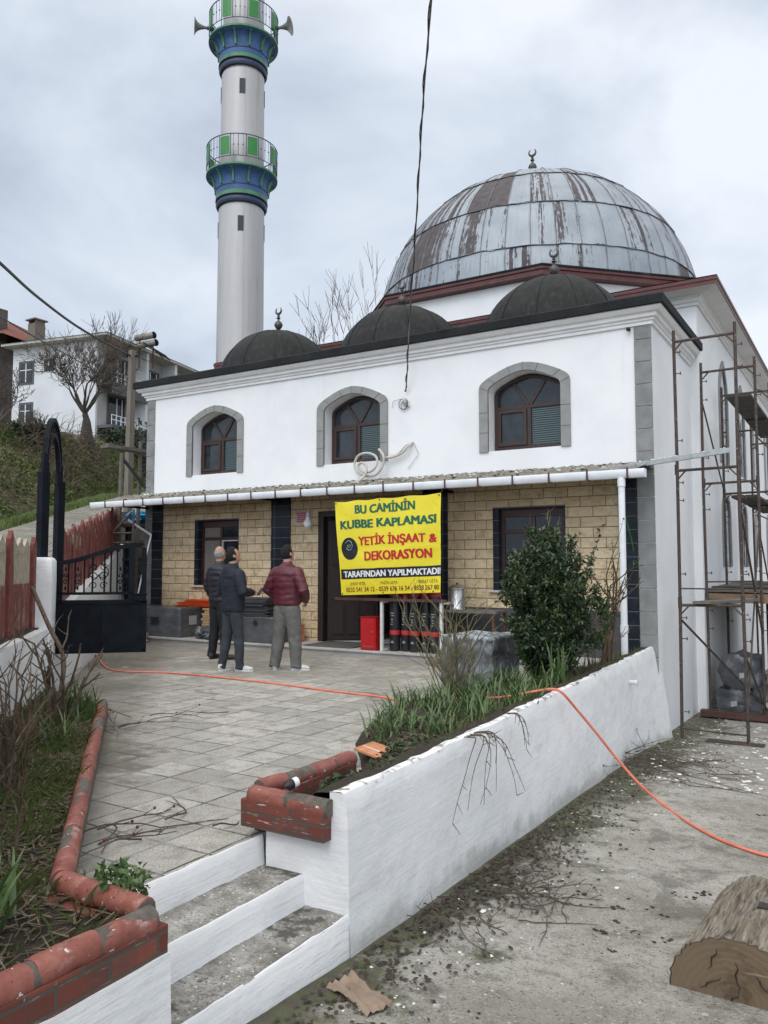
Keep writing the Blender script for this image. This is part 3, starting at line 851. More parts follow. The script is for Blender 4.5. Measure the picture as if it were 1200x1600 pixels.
# the end of the wall facing the steps
ex0, ex1 = -2.92, rows[-1][0][0]
er = []
for j in range(13):
    q = j/12; z = -.60 + q*(.302+.60)
    er.append([(ex0 + (rows[min(16, int(q*16))][0][0]-ex0)*k/10, 3.46 + .006*mnoise.noise(Vector((k*.5, z*4, 3))), z) for k in range(11)])
m2 = MB(); m2.grid([[p for p in r if p[0] > -2.47 or p[2] < .06] for r in er if True][:0] or [[(-2.44, 3.462, r_[0][2]), (-2.40, 3.462, r_[0][2]), (r_[0][0]+.002, r_[0][1]+.001, r_[0][2])] for r_ in rows if r_[0][2] > -.36])
m2.grid([[(x_, 3.462, z_) for x_ in (-2.86, -2.7, -2.55, -2.44)] for z_ in (-.6, -.4, -.2, -.02, .065)])
m2.grid([[(-2.44, 3.462, .295), (ex1+.004, 3.462, .295)], [(-2.44, 3.56, .293), (ex1-.03, 3.56, .295)]])
m.build('wall', M['brushed_wall'], rw, smooth='fix')
m2.build('wall_end', M['brushed_wall'], rw)
def coping(mb, core, a, c, r=.062, L=.225, gap=.011, sq=.9):
    a, c = Vector(a), Vector(c); d = c-a; n = max(1, round(d.length/L)); u = d.normalized(); sl = d.length/n
    core.tube([a, c], r*.90, 12)
    for i in range(n):
        j = rnd.uniform(-.007, .007); o = Vector((rnd.uniform(-.004,.004), rnd.uniform(-.004,.004), j))
        p0 = a + u*(i*sl + gap/2) + o; p1 = a + u*((i+1)*sl - gap/2) + o + Vector((0,0,rnd.uniform(-.003,.003)))
        r2 = r*rnd.uniform(.96, 1.04); q0 = len(mb.v); mb.tube([p0, p0+u*.010]+[p0.lerp(p1, .1+.8*w_/5) for w_ in range(6)]+[p1-u*.010, p1], [r2*.90, r2*.98]+[r2*rnd.uniform(.985,1.015) for _ in range(6)]+[r2*.98, r2*.90], 16)
        mb.v[q0:] = [tuple(Vector(p) + Vector((mnoise.noise(Vector(p)*22), mnoise.noise(Vector(p)*22+Vector((4,0,0))), mnoise.noise(Vector(p)*22+Vector((0,4,0)))))*.0045) for p in mb.v[q0:]]
cp, co = MB(), MB()
coping(cp, co, (-2.945, 3.44, .222), (-2.42, 3.44, .222), r=.050)
coping(cp, co, (-2.945, 3.50, .228), (-2.94, 4.42, .212), r=.050)
cp.build('coping', M['coping'], rw, smooth=True); co.build('mortar_bed', M['mortar'], rw, smooth=True)
m = MB(); m.box(-2.985, -2.89, 3.51, 4.4, -.02, .20); m.box(-2.985, -2.43, 3.395, 3.50, .055, .20)
m.build('brick_course', M['redbrick_white'], rw, bevel=.004)
m = MB(); m.tube([(-2.72, 10.2, .03), (-2.545, 10.2, .022)], .026, 12); m.tube([(-2.575, 10.2, .0235), (-2.54, 10.2, .022)], .033, 12)
m.build('drain_stub', M['white_pvc'], rw, smooth=True)

BED_EDGE = [(3.5,-2.93),(4.4,-2.93),(5.0,-3.25),(5.6,-3.7),(6.3,-4.0),(7.2,-4.0),(8.0,-3.75),(8.6,-3.5),(9.5,-3.45),(11.0,-3.35),(11.9,-3.3)]
def bed_x(y):
    for (ya, xa), (yb, xb) in zip(BED_EDGE, BED_EDGE[1:]):
        if ya <= y <= yb: return xa + (xb-xa)*(y-ya)/(yb-ya)
    return BED_EDGE[-1][1]
def soil_z(x, y):
    e_ = min(1, max(0, (x - bed_x(y))/.35))
    return -.02 + .24*e_**.6 + .04*mnoise.noise(Vector((x*5, y*5, 0))) + .015*mnoise.noise(Vector((x*17, y*17, 0)))
m = MB(); rows = []
for i in range(150):
    y = 3.53 + (11.9-3.53)*i/149; x0 = bed_x(y); x1 = wall_top((y-3.46)/8.69)[0]-.08
    rows.append([(x0+(x1-x0)*k/26, y, soil_z(x0+(x1-x0)*k/26, y)) for k in range(27)])
m.grid(rows); st(m, 'soil', M['soil'], smooth=True)

# ---- left planter
lp = empty('brick_planter', (-2.4, 1.2, -.45), 'raised planter of red brick with round red coping left of the steps', 'planter')
cp, co = MB(), MB()
coping(cp, co, (-2.318, -.6, .168), (-2.318, 2.15, .168), r=.052, L=.25)
coping(cp, co, (-2.35, 2.16, .180), (-2.90, 2.20, .165), r=.046)
coping(cp, co, (-2.90, 2.20, .165), (-6.50, 5.36, .12), r=.045, L=.33)
cp.build('coping', M['coping'], lp, smooth=True); co.build('mortar_bed', M['mortar'], lp, smooth=True)
m = MB(); m.box(-2.40, -2.268, -.6, 2.19, -.03, .145); m.box(-2.9, -2.401, 2.10, 2.19, -.03, .13)
m.build('brick_course', M['redbrick'], lp, bevel=.004)
m = MB(); m.bar((-2.88, 2.16, .04), (-6.45, 5.33, .04), .085, .16); m.build('edge_course', M['mortar'], lp)
m = MB(); n = 40
rows = []
for j in range(9):
    q = j/8
    rows.append([(-2.262 + .03*(1-q) + .006*mnoise.noise(Vector((k*.4, q*4, 0))), -.6+2.795*k/n, -.62 + q*(.62+.012 + .016*mnoise.noise(Vector((k*.55,7,0))) + .03*(k/n) )) for k in range(n+1)])
m.grid(rows); m.grid([rows[-1], [(-2.39, p[1], p[2]) for p in rows[-1]]])
m.grid([[(-2.262+.03, 2.195, -.62), (-2.9, 2.195, -.62)], [(-2.262, 2.195, .04), (-2.9, 2.195, .04)]])
m.build('white_base', M['brushed'], lp, smooth=True)
def lsoil(x, y): return .12 + .045*mnoise.noise(Vector((x*3, y*3, 5))) + .018*mnoise.noise(Vector((x*13, y*13, 5)))
m = MB(); rows = []
def lbed(u, s):
    """u 0 at the coping, 1 at the white wall; s along"""
    k = (-2.88, 2.12); q = (-6.5, 5.3)
    if s < .25:
        t_ = s/.25; a = Vector((-2.36, -.6+2.7*t_, 0))
        c = P(-9.3+2.7*t_*1.0); c.z = 0
    else:
        t_ = (s-.25)/.75; a = Vector((k[0]+(q[0]-k[0])*t_, k[1]+(q[1]-k[1])*t_, 0))
        if t_ < .12: a = Vector((-2.36,2.1,0)).lerp(Vector((-2.88+(q[0]-k[0])*.12, 2.12+(q[1]-k[1])*.12, 0)), t_/.12)
        c = P(-6.6+6.1*t_)
    return a.lerp(c, u)
for i in range(81):
    s_ = i/80; row = []
    for j in range(31):
        p = lbed(j/30, s_); row.append((p.x, p.y, lsoil(p.x, p.y)))
    rows.append(row)
m.grid(rows); tag(m.build('soil', M['soil'], smooth=True), kind='structure')

# ---- white boundary wall, gate pillar, red fences
bw = empty('boundary_wall', P(-4, .2, 0), 'whitewashed boundary wall along the left planting bed ending in a square gate pillar', 'wall')
def diag_wall(mb, s0, s1, o0, o1, z0, zt, n=40, amp=.012):
    rows = []
    for o, zf in ((o0,0),(o0,.33),(o0,.66),(o0,1),(o1,1),(o1,0)):
        row = []
        for k in range(n+1):
            s_ = s0+(s1-s0)*k/n; top = zt(s_) if callable(zt) else zt
            z = z0+(top-z0)*zf
            row.append(P(s_, o + amp*mnoise.noise(Vector((s_*2, z*3, o))), z + (amp*mnoise.noise(Vector((s_*3, 2, 1))) if zf == 1 else 0)))
        rows.append(row)
    mb.grid(rows)
    for k in (0, n): mb.add([r[k] for r in rows], [tuple(range(6))])
m = MB(); diag_wall(m, -10, -.28, 0, .42, -.3, .78); m.build('wall', M['brushed'], bw, smooth='fix')
m = MB(); diag_wall(m, -10, -.3, .10, .40, .76, .80, amp=.02); m.build('wall_top', M['soil'], bw, smooth='fix')
m = MB()
prof = [(-.30,-.02),(.02,-.02),(.02,.42),(-.30,.42)]
pr = []
for z, g in ((-.3,0),(.6,0),(1.3,.004),(1.52,0),(1.555,-.02),(1.56,-.05)):
    pr.append([P(s_ + (g if s_>-.1 else -g), o_ + (g if o_>.1 else -g), z) for s_, o_ in prof] )
for i in range(len(pr)-1):
    for k in range(4): m.add([pr[i][k], pr[i][(k+1)%4], pr[i+1][(k+1)%4], pr[i+1][k]], [(0,1,2,3)])
m.add(pr[-1], [(0,1,2,3)]); m.build('gate_pillar', M['brushed'], bw, smooth='fix', bevel=.02)
def picket_panel(mb, s0, s1, off, z0, zt, n=3, th=.035, slope=0.0):
    w_ = (s1-s0)/n
    for i in range(n):
        a, c = s0+i*w_, s0+(i+1)*w_; mid = (a+c)/2; up = slope*(i+.5)/n
        pts = [(a,z0),(c,z0),(c,zt-.09+up),(c-w_*.22,zt-.06+up),(mid,zt+up),(a+w_*.22,zt-.06+up),(a,zt-.09+up)]
        f_ = [P(s_, off, z) for s_, z in pts]; k_ = [P(s_, off+th, z) for s_, z in pts]; q = len(pts)
        mb.add(f_+k_, [tuple(range(q)), tuple(range(2*q-1,q-1,-1))]+[(j, q+j, q+(j+1)%q, (j+1)%q) for j in range(q)])
        for g in (.28,.72):
            sx = a+w_*g
            mb.add([P(sx-.018,off-.012,z0+.3),P(sx+.018,off-.012,z0+.3),P(sx+.018,off-.012,zt-.12),P(sx-.018,off-.012,zt-.12),
                    P(sx-.026,off+.002,z0+.3),P(sx+.026,off+.002,z0+.3),P(sx+.026,off+.002,zt-.11),P(sx-.026,off+.002,zt-.11)],
                   [(0,1,2,3),(0,4,5,1),(1,5,6,2),(2,6,7,3),(3,7,4,0)])
def fpost(mb, s_, off, z0, zt, w_=.10, dp=.045):
    off = off + .035
    pts = [(s_-w_,z0),(s_+w_,z0),(s_+w_,zt-.08),(s_+w_*.5,zt-.05),(s_,zt),(s_-w_*.5,zt-.05),(s_-w_,zt-.08)]
    f_ = [P(a, off, z) for a, z in pts]; k_ = [P(a, off+dp, z) for a, z in pts]; q = 7
    mb.add(f_+k_, [tuple(range(q)), tuple(range(2*q-1,q-1,-1))]+[(j, q+j, q+(j+1)%q, (j+1)%q) for j in range(q)])
fe = empty('picket_fence', P(-3, .2, .8), 'peeling red and bare concrete picket fence standing on the left white wall', 'fence')
for i in range(7):
    s0 = -1.55-1.15*i
    m = MB(); picket_panel(m, s0+.10, s0+1.05, .17, 1.28, 1.75); m.build('panel', M['picket_bare'], fe, bevel=.006)
    m = MB(); picket_panel(m, s0+.10, s0+1.05, .16, .78, 1.29, n=1); 
    m = MB(); m.add([P(s0+.1,.16,.78),P(s0+1.05,.16,.78),P(s0+1.05,.16,1.285),P(s0+.1,.16,1.285),P(s0+.1,.22,.78),P(s0+1.05,.22,.78),P(s0+1.05,.22,1.285),P(s0+.1,.22,1.285)], [(0,1,2,3),(4,7,6,5),(0,4,5,1),(1,5,6,2),(2,6,7,3),(3,7,4,0)])
    m.build('lower_panel', M['picket'], fe, bevel=.006)
    m = MB(); fpost(m, s0, .10, .78, 1.80, .085); m.build('post', M['picket'], fe, bevel=.006)
m = MB(); fpost(m, -.40, .10, .78, 1.78, .08); m.build('post', M['picket'], fe, bevel=.006)
b2 = empty('boundary_wall', P(6, .2, 0), 'low white wall under the red fence beyond the black gate', 'wall')
ft = lambda s_: 1.74 + .112*s_
m = MB(); diag_wall(m, 1.15, 12, 0, .3, -.3, lambda s_: ft(s_)-.92); m.build('wall', M['brushed'], b2, smooth='fix')
f2 = empty('picket_fence', P(6, .2, 1.2), 'red concrete picket fence climbing beside the paved road beyond the gate', 'fence')
s_ = 1.35; i = 0
while s_ < 9.6:
    m = MB(); picket_panel(m, s_+.09, s_+.86, .12, ft(s_)-.93, ft(s_)+.02, n=2, slope=.08); m.build('panel', M['picket'], f2, bevel=.006)
    m = MB(); fpost(m, s_, .06, ft(s_)-.95, ft(s_)+.07, .09); m.build('post', M['picket'], f2, bevel=.006)
    s_ += .95
# gate leaf, standing open square to the wall
ga = empty('iron_gate', P(0, -.05, .48), 'black iron gate leaf with scrollwork standing open against the white pillar', 'gate')
def G(u, z, o=0.0):            # u along the open leaf
    q = P(.06 + o, -.04 - u, z); return q
def gbox(mb, u0, u1, z0, z1, th=.04, o=0.0): return mb.add([G(u0,z0,o),G(u1,z0,o),G(u1,z1,o),G(u0,z1,o),G(u0,z0,o+th),G(u1,z0,o+th),G(u1,z1,o+th),G(u0,z1,o+th)], [(0,3,2,1),(4,5,6,7),(0,1,5,4),(1,2,6,5),(2,3,7,6),(3,0,4,7)])
m = MB(); gbox(m, .03, .93, .50, 1.03, .012, .012); m.build('sheet_panel', M['blackmetal'], ga)
m = MB()
for u in (0, .93): gbox(m, u-.02, u+.035, .47, 1.07 if u else 1.52)
gbox(m, -.02, .96, .47, .51); gbox(m, -.02, .96, 1.03, 1.075); gbox(m, .44, .46, .51, 1.03, .03); gbox(m, -.02, .82, 1.135, 1.165)
gbox(m, .76, .82, 1.07, 1.68); gbox(m, .90, .955, 1.07, 1.68)
m.build('frame', M['blackmetal'], ga)
m = MB(); gbox(m, .82, .95, 1.06, 1.13, .07, -.02); gbox(m, .80, .97, 1.13, 1.15, .09, -.03); m.build('lock_box', M['blackmetal'], ga, bevel=.006)
m = MB(); tp = [(u, 1.50 + .02*math.sin(u*3) + .20*(3*(u/.9)**2 - 2*(u/.9)**3)) for u in [i*.9/14 for i in range(15)]]
for (a, z), (c, z2) in zip(tp, tp[1:]): m.bar(G(a,z,.02), G(c,z2,.02), .045, .05)
m.build('top_rail', M['blackmetal'], ga)
m = MB()
def topz(u): return 1.50 + .02*math.sin(u*3) + .20*(3*(u/.9)**2 - 2*(u/.9)**3)
for u in (.10,.17,.27,.36,.49,.56,.63,.70): m.bar(G(u,1.15,.02), G(u,topz(u),.02), .014, .014)
m.build('bars', M['blackmetal'], ga)
m = MB()
def spiral(cu, cz, r0, r1, a0, a1, n=22): m.tube([G(cu+(r0+(r1-r0)*i/n)*math.cos(a0+(a1-a0)*i/n), cz+(r0+(r1-r0)*i/n)*math.sin(a0+(a1-a0)*i/n), .02) for i in range(n+1)], .0055, 5)
for sg in (1, -1):
    for cz, r in ((1.24,.045),(1.34,.06),(1.45,.045)):
        spiral(.425+sg*.055, cz, r, .010, math.pi/2*(1-sg)+.3, math.pi/2*(1-sg)+.3+sg*8.2)
    spiral(.425+sg*.03, 1.38, .10, .03, math.pi/2, math.pi/2-sg*4.4)
for cu in (.07, .20, .665, .735):
    spiral(cu, 1.28, .030, .008, 0, 7.5); spiral(cu, 1.36, .026, .008, math.pi, math.pi+7.5)
    m.blob(G(cu,1.43,.02), .012, .012, .028, n=6, m=5, amp=0); m.blob(G(cu,1.21,.02), .012, .012, .024, n=6, m=5, amp=0)
m.build('scrollwork', M['blackmetal'], ga, smooth=True)
# arch over the gate opening
ar = empty('gate_arch', P(.5, .1, 0), 'tall black iron arch with two posts over the side gate opening', 'arch')
for s_ in (-.12, 1.02):
    m = MB(); q = P(s_, .12); m.box(q.x-.048, q.x+.048, q.y-.048, q.y+.048, .9 if s_ < 0 else .48, 2.52); m.build('post', M['blackmetal'], ar, bevel=.006)
for nm, r0, zz0, ht in (('outer_arch', .57, 2.50, .70), ('inner_arch', .44, 2.46, .56)):
    m = MB(); pts = []
    for i in range(25):
        a = math.pi*i/24; pts.append(P(.45 - r0*math.cos(a), .12, zz0 + ht*math.sin(a)**.85))
    for a, c in zip(pts, pts[1:]): m.bar(a, c, .05, .045)
    m.build(nm, M['blackmetal'], ar)
m = MB()
for i in range(1, 12):
    a = math.pi*i/12; c = P(.45-.505*math.cos(a), .12, 2.48+.63*math.sin(a)**.85)
    m.tube([c + Vector((DG[0]*.05*math.cos(k*math.pi/5), DG[1]*.05*math.cos(k*math.pi/5), .05*math.sin(k*math.pi/5))) for k in range(11)], .008, 5)
m.build('ring_ornament', M['blackmetal'], ar, smooth=True)
# ================================================================== MOSQUE
FY = 11.96                       # plane of the portico front
XL, XR = -13.27, -2.68           # its two corners
HY0, HY1, HXL, HXR = 14.9, 27.4, -13.35, -2.54     # the prayer hall
mq = empty('mosque', (-7.9, 14.9, 0), 'white plastered mosque with a peeling silver dome and three small dark domes', 'mosque')
WIN = [-11.32, -7.98, -4.68]     # upper windows
AU = [(-1,0),(-.99,.10),(-.965,.22),(-.91,.33),(-.80,.47),(-.66,.61),(-.50,.755),(-.34,.875),(-.17,.96),(0,1)]
AU = AU + [(-u, v) for u, v in AU[-2::-1]]
def arch(xc, hw, zb, zs, zt, keep_base=True):
    pts = [(xc + u*hw, zs + (zt-zs)*v) for u, v in AU]
    return [(xc-hw, zb)] + pts + [(xc+hw, zb)] if keep_base else pts
ZB, ZS, ZT, HW = 3.33, 4.30, 4.60, .615
wb = MB()
Z0, Z1 = 2.62, 5.16
# upper front wall with the three arched openings
xs_ = [XL] + [v for w_ in WIN for v in (w_-HW, w_+HW)] + [XR]
TH = .32
for i in range(0, 8, 2): wb.add([(xs_[i],FY,Z0),(xs_[i+1],FY,Z0),(xs_[i+1],FY,Z1),(xs_[i],FY,Z1)], [(0,1,2,3)])
for w_ in WIN:
    wb.add([(w_-HW,FY,Z0),(w_+HW,FY,Z0),(w_+HW,FY,ZB),(w_-HW,FY,ZB)], [(0,1,2,3)])
    o = arch(w_, HW, ZB, ZS, ZT, False)
    wb.grid([[(x, FY, z) for x, z in o], [(x, FY, Z1) for x, z in o]])
    full = arch(w_, HW, ZB, ZS, ZT) ; full = full + [full[0]]
    wb.grid([[(x, FY, z) for x, z in full], [(x, FY+TH, z) for x, z in full]])
# sides and top of the portico block
wb.add([(XR,FY,-1.6),(XR,HY0,-1.7),(XR,HY0,Z1),(XR,FY,Z1)], [(0,1,2,3)])
wb.add([(XL,FY,-.5),(XL,HY0,-.5),(XL,HY0,Z1),(XL,FY,Z1)], [(3,2,1,0)])
wb.add([(XL,FY,Z1+.2),(XR,FY,Z1+.2),(XR,HY0,Z1+.2),(XL,HY0,Z1+.2)], [(0,1,2,3)])
for a_, c_ in ((XR-.26, XR), (XL, XL+.24)): wb.add([(a_,FY,-.8),(c_,FY,-.8),(c_,FY,Z0),(a_,FY,Z0)], [(0,1,2,3)])
wb.build('portico_wall', M['plaster'], mq)
# prayer hall
HZ = 6.32
hb = MB(); hb.box(HXL, HXR, HY0, HY1, -2.6, HZ); hb.build('hall_wall', M['plaster'], mq)
def u_sweep(mb, prof, x0, x1, y0, y1, closed=False):
    """sweep an (offset, z) profile round the front and the two sides (or all four)"""
    rows = []
    for o, z in prof:
        r = [(x0-o, y1+(o if closed else 0), z), (x0-o, y0-o, z), (x1+o, y0-o, z), (x1+o, y1+(o if closed else 0), z)]
        if closed: r.append(r[0])
        rows.append(r)
    mb.grid(rows)
cb = MB(); u_sweep(cb, [(0,5.03),(.035,5.03),(.035,5.075),(.06,5.09),(.06,5.115),(.10,5.135),(.10,5.185),(.15,5.20),(.19,5.245),(.19,5.285),(.14,5.285)], XL, XR, FY, HY0-.02)
cb.build('cornice', M['cornice'], mq)
pb = MB(); u_sweep(pb, [(.14,5.283),(.215,5.27),(.235,5.28),(.235,5.405),(.20,5.43),(-.4,5.47)], XL, XR, FY, HY0-.03)
pb.v = [tuple(Vector(p)+Vector((0,0,.012*mnoise.noise(Vector(p)*3)))) for p in pb.v]
pb.build('parapet_flashing', M['bitumen'], mq)
fb = MB(); fb.box(XL-.1, XR+.1, FY-.05, HY0-.03, 5.37, 5.455); fb.build('portico_roof', M['bitumen'], mq)
# quoins, every block its own face with a groove, one mesh for each corner
def quoin(x0, x1, side_x, z0, z1, h, nm='quoin'):
    m = MB(); z = z0
    while z < z1-.02:
        t_ = min(z+h, z1)-.012
        m.box(x0, x1, FY-.022, FY+.003, z, t_); z += h
    xs0 = side_x
    m.build(nm, M['quoin'], mq, bevel=.006)
quoin(XR-.245, XR+.006, XR, -.2, 5.03, .335); quoin(XL-.006, XL+.225, XL, -.2, 5.03, .335)
# hall eaves
eb = MB(); u_sweep(eb, [(0,6.12),(.04,6.12),(.04,6.17),(.07,6.19),(.07,6.25),(.10,6.27),(.10,6.30),(.40,6.33)], HXL, HXR, HY0, HY1, True); eb.build('eave_soffit', M['soffit'], mq)
eb = MB(); u_sweep(eb, [(.40,6.33),(.415,6.325),(.415,6.40),(.43,6.405),(.43,6.46),(.40,6.48),(.3,6.50)], HXL, HXR, HY0, HY1, True); eb.build('eave_fascia', M['darkred'], mq)
DC = (-7.92, 21.15)              # centre of the great dome
DA = 4.62                        # half width of the octagonal drum
rb_ = MB()
o_ = [(HXL-.42, HY0-.42), (HXR+.42, HY0-.42), (HXR+.42, HY1+.42), (HXL-.42, HY1+.42)]
i_ = [(DC[0]-3.5, DC[1]-3.5), (DC[0]+3.5, DC[1]-3.5), (DC[0]+3.5, DC[1]+3.5), (DC[0]-3.5, DC[1]+3.5)]
for k in range(4):
    a, c = o_[k], o_[(k+1)%4]; e_, f_ = i_[k], i_[(k+1)%4]
    rb_.add([(a[0],a[1],6.485),(c[0],c[1],6.485),(f_[0],f_[1],7.05),(e_[0],e_[1],7.05)], [(0,1,2,3)])
rb_.build('hall_roof', M['roof'], mq)
oc = lambda a: [(DC[0]+a*math.cos(R_(22.5+45*k))/math.cos(R_(22.5)), DC[1]+a*math.sin(R_(22.5+45*k))/math.cos(R_(22.5))) for k in range(8)]
dm = MB(); dm.zprism(oc(DA), 6.3, 7.95); dm.build('drum', M['plaster'], mq)
dm = MB()
def oct_sweep(mb, prof):
    rows = []
    for a, z in prof:
        q = oc(a); rows.append([(x,y,z) for x,y in q]+[(q[0][0],q[0][1],z)])
    mb.grid(rows)
oct_sweep(dm, [(DA,7.80),(DA+.20,7.82),(DA+.20,7.93),(DA+.23,7.94),(DA+.23,8.0),(DA+.2,8.02)]); dm.build('drum_fascia', M['darkred'], mq)
dm = MB(); oct_sweep(dm, [(DA+.235,7.995),(DA+.25,8.03),(DA+.22,8.06),(DA-.4,8.14)]); dm.build('drum_flashing', M['bitumen'], mq)
# great dome: overlapping sheet rings with standing seams
RD, ZD = 4.34, 8.05
NP = 46
def dome_pt(a, ph, r=RD):
    return (DC[0]+r*math.cos(ph)*math.cos(a), DC[1]+r*math.cos(ph)*math.sin(a), ZD + r*.975*math.sin(ph))
rings = [0.0, .19, .50, .86, 1.22, 1.571]
d_ = MB(); d_.uv = []
for ri in range(5):
    p0, p1 = rings[ri], rings[ri+1]; nn = 8; NA = NP*6
    base = len(d_.v)
    for j in range(nn+1):
        t_ = j/nn; ph = p0+(p1-p0)*t_
        lift = .028*(1-t_)**1.5
        for k in range(NA+1):
            a = 2*math.pi*k/NA
            jit = .018*mnoise.noise(Vector((math.cos(a)*9, math.sin(a)*9, ph*7)))
            d_.v.append(dome_pt(a, min(ph - (.010*mnoise.noise(Vector((k*.35, ri*5, 0))) if j == 0 and ri else 0), 1.5707), RD+lift+jit)); d_.uv.append((NP*k/NA + .5*(ri%2)*0, ri + .001 + .998*t_))
    for j in range(nn):
        for k in range(NA): d_.f.append((base+j*(NA+1)+k, base+j*(NA+1)+k+1, base+(j+1)*(NA+1)+k+1, base+(j+1)*(NA+1)+k))
dome = d_.build('great_dome', M['dome'], mq, smooth=True)
sm = MB()
for ri in range(4):
    p0, p1 = rings[ri], rings[ri+1]
    step_ = 1 if ri < 3 else 2
    for k in range(0, NP, step_):
        a = 2*math.pi*k/NP
        sm.tube([dome_pt(a + .0015*math.sin(i*2+k), p0+(p1-p0)*i/5, RD+.012+.028*(1-i/5)) for i in range(6)], .009, 5)
    if ri: sm.tube([dome_pt(2*math.pi*k/160, p0 + .006*mnoise.noise(Vector((k*.3, ri*5, 1))), RD+.022) for k in range(161)], .010, 5, cap=False)
sm.build('seams', M['dome_seam'], dome, origin=(0,0,0))
def finial(c, h, parent, sc=1.0):
    m = MB()
    m.lathe(c, [(.001,0),(.06*sc,0),(.045*sc,h*.06),(.03*sc,h*.10),(.075*sc,h*.20),(.10*sc,h*.30),(.075*sc,h*.40),(.025*sc,h*.47),(.022*sc,h*.52),(.05*sc,h*.57),(.022*sc,h*.62),(.035*sc,h*.66),(.015*sc,h*.70),(.012*sc,h*.74),(.001,h*.745)], 14)
    r = h*.13; cz = c[2]+h*.74+r
    pts = []; rr = []
    for i in range(21):
        a = R_(-60) + R_(300)*i/20 - R_(60)+R_(0)
        a = R_(90+32) + R_(296)*i/20
        pts.append((c[0]+r*math.cos(a), c[1], cz+r*math.sin(a))); rr.append(.006*sc+.022*sc*math.sin(math.pi*i/20))
    m.tube(pts, rr, 6)
    m.build('finial', M['finial'], parent, smooth=True, origin=(0,0,0))
m = MB(); m.lathe((DC[0], DC[1], ZD+RD*.975-.05), [(.16,0),(.10,.06),(.05,.14),(.045,.50)], 14); m.build('finial_stem', M['finial'], dome, smooth=True, origin=(0,0,0))
finial((DC[0], DC[1], ZD+RD*.975+.34), .78, dome, 1.25)
for w_ in (-10.88, -7.77, -4.65):
    m = MB(); RB, HB = 1.30, 1.10
    prof = []
    rs = (RB*RB+HB*HB)/(2*HB)
    for i in range(15):
        a = math.asin(RB/rs)*(1-i/14); prof.append((max(.002, rs*math.sin(a)), 5.45 + rs*math.cos(a)-(rs-HB)))
    m.lathe((w_, 13.42, 0), [(RB+.02, 5.40)]+prof, 48)
    for k in range(12):
        a = 2*math.pi*k/12 + .1
        m.tube([(w_+(r+.004)*math.cos(a), 13.42+(r+.004)*math.sin(a), z+.002) for r, z in prof[:-1]], .006, 4)
    sd = m.build('small_dome', M['smalldome'], mq, smooth=True)
    finial((w_, 13.42, 5.44+HB), .56, sd, .95)

# upper windows
def upper_window(xc):
    so = MB()
    out = arch(xc, HW+.155, ZB-.015, ZS+.06, ZT+.13); inn = arch(xc, HW, ZB-.015, ZS, ZT)
    so.ring(out, inn, FY-.028, FY+.02)
    # joint grooves across the stones
    w = so.build('window', M['stone_trim'], mq, bevel=.004)
    j = MB()
    for k in (2, 5, 8, 10, 12, 15, 18):
        a, c = Vector((out[k][0], FY-.0295, out[k][1])), Vector((inn[k][0], FY-.0295, inn[k][1])); j.bar(a, c, .003, .009, up=(0,1,0))
    for sg in (-1, 1):
        for zz in (3.64, 3.97): j.bar((xc+sg*HW, FY-.0295, zz), (xc+sg*(HW+.155), FY-.0295, zz), .003, .009, up=(0,1,0))
    j.build('joint_lines', M['mortar'], w)
    fy = FY+.235; hw = HW-.015
    f = MB()
    f.ring(arch(xc, hw, ZB+.035, ZS-.02, ZT-.02), arch(xc, hw-.055, ZB+.035, ZS-.02, ZT-.075), fy, fy+.06)
    f.box(xc-hw+.056, xc+hw-.056, fy+.001, fy+.059, ZB+.036, ZB+.095)
    f.box(xc-hw+.056, xc+hw-.056, fy+.001, fy+.059, 4.03, 4.085)
    f.box(xc-.035+.0, xc+.035, fy-.004, fy+.058, ZB+.096, 4.029)
    for dx, zt_ in ((-.27, 4.46), (.27, 4.46)): f.bar((xc+dx*.06, fy+.03, 4.088), (xc+dx, fy+.03, zt_), .055, .05, up=(0,1,0))
    f.build('frame', M['wood'], w, bevel=.004)
    s = MB(); a, c = xc-hw+.060, xc-.038
    s.ring([(a,ZB+.10),(a,4.025),(c,4.025),(c,ZB+.10),(a,ZB+.10)], [(a+.055,ZB+.155),(a+.055,3.97),(c-.055,3.97),(c-.055,ZB+.155),(a+.055,ZB+.155)], fy-.022, fy+.03)
    s.build('casement', M['wood'], w, bevel=.004)
    g = MB(); g.box(a+.05, c-.05, fy+.012, fy+.018, ZB+.15, 3.98); g.build('pane', M['glass'], w)
    g = MB(); g.box(xc+.03, xc+hw-.05, fy+.025, fy+.03, ZB+.09, 4.04); g.build('pane', M['ribglass'], w)
    g = MB(); g.prism(arch(xc, hw-.05, 4.07, ZS-.02, ZT-.07), fy+.025, fy+.03); g.build('fanlight', M['glass'], w)
    k = MB(); k.box(xc-.7, xc+.7, FY+TH+.002, FY+TH+.03, ZB-.1, ZT+.1); k.build('backing', M['dark_void'], w)
for w_ in WIN: upper_window(w_)

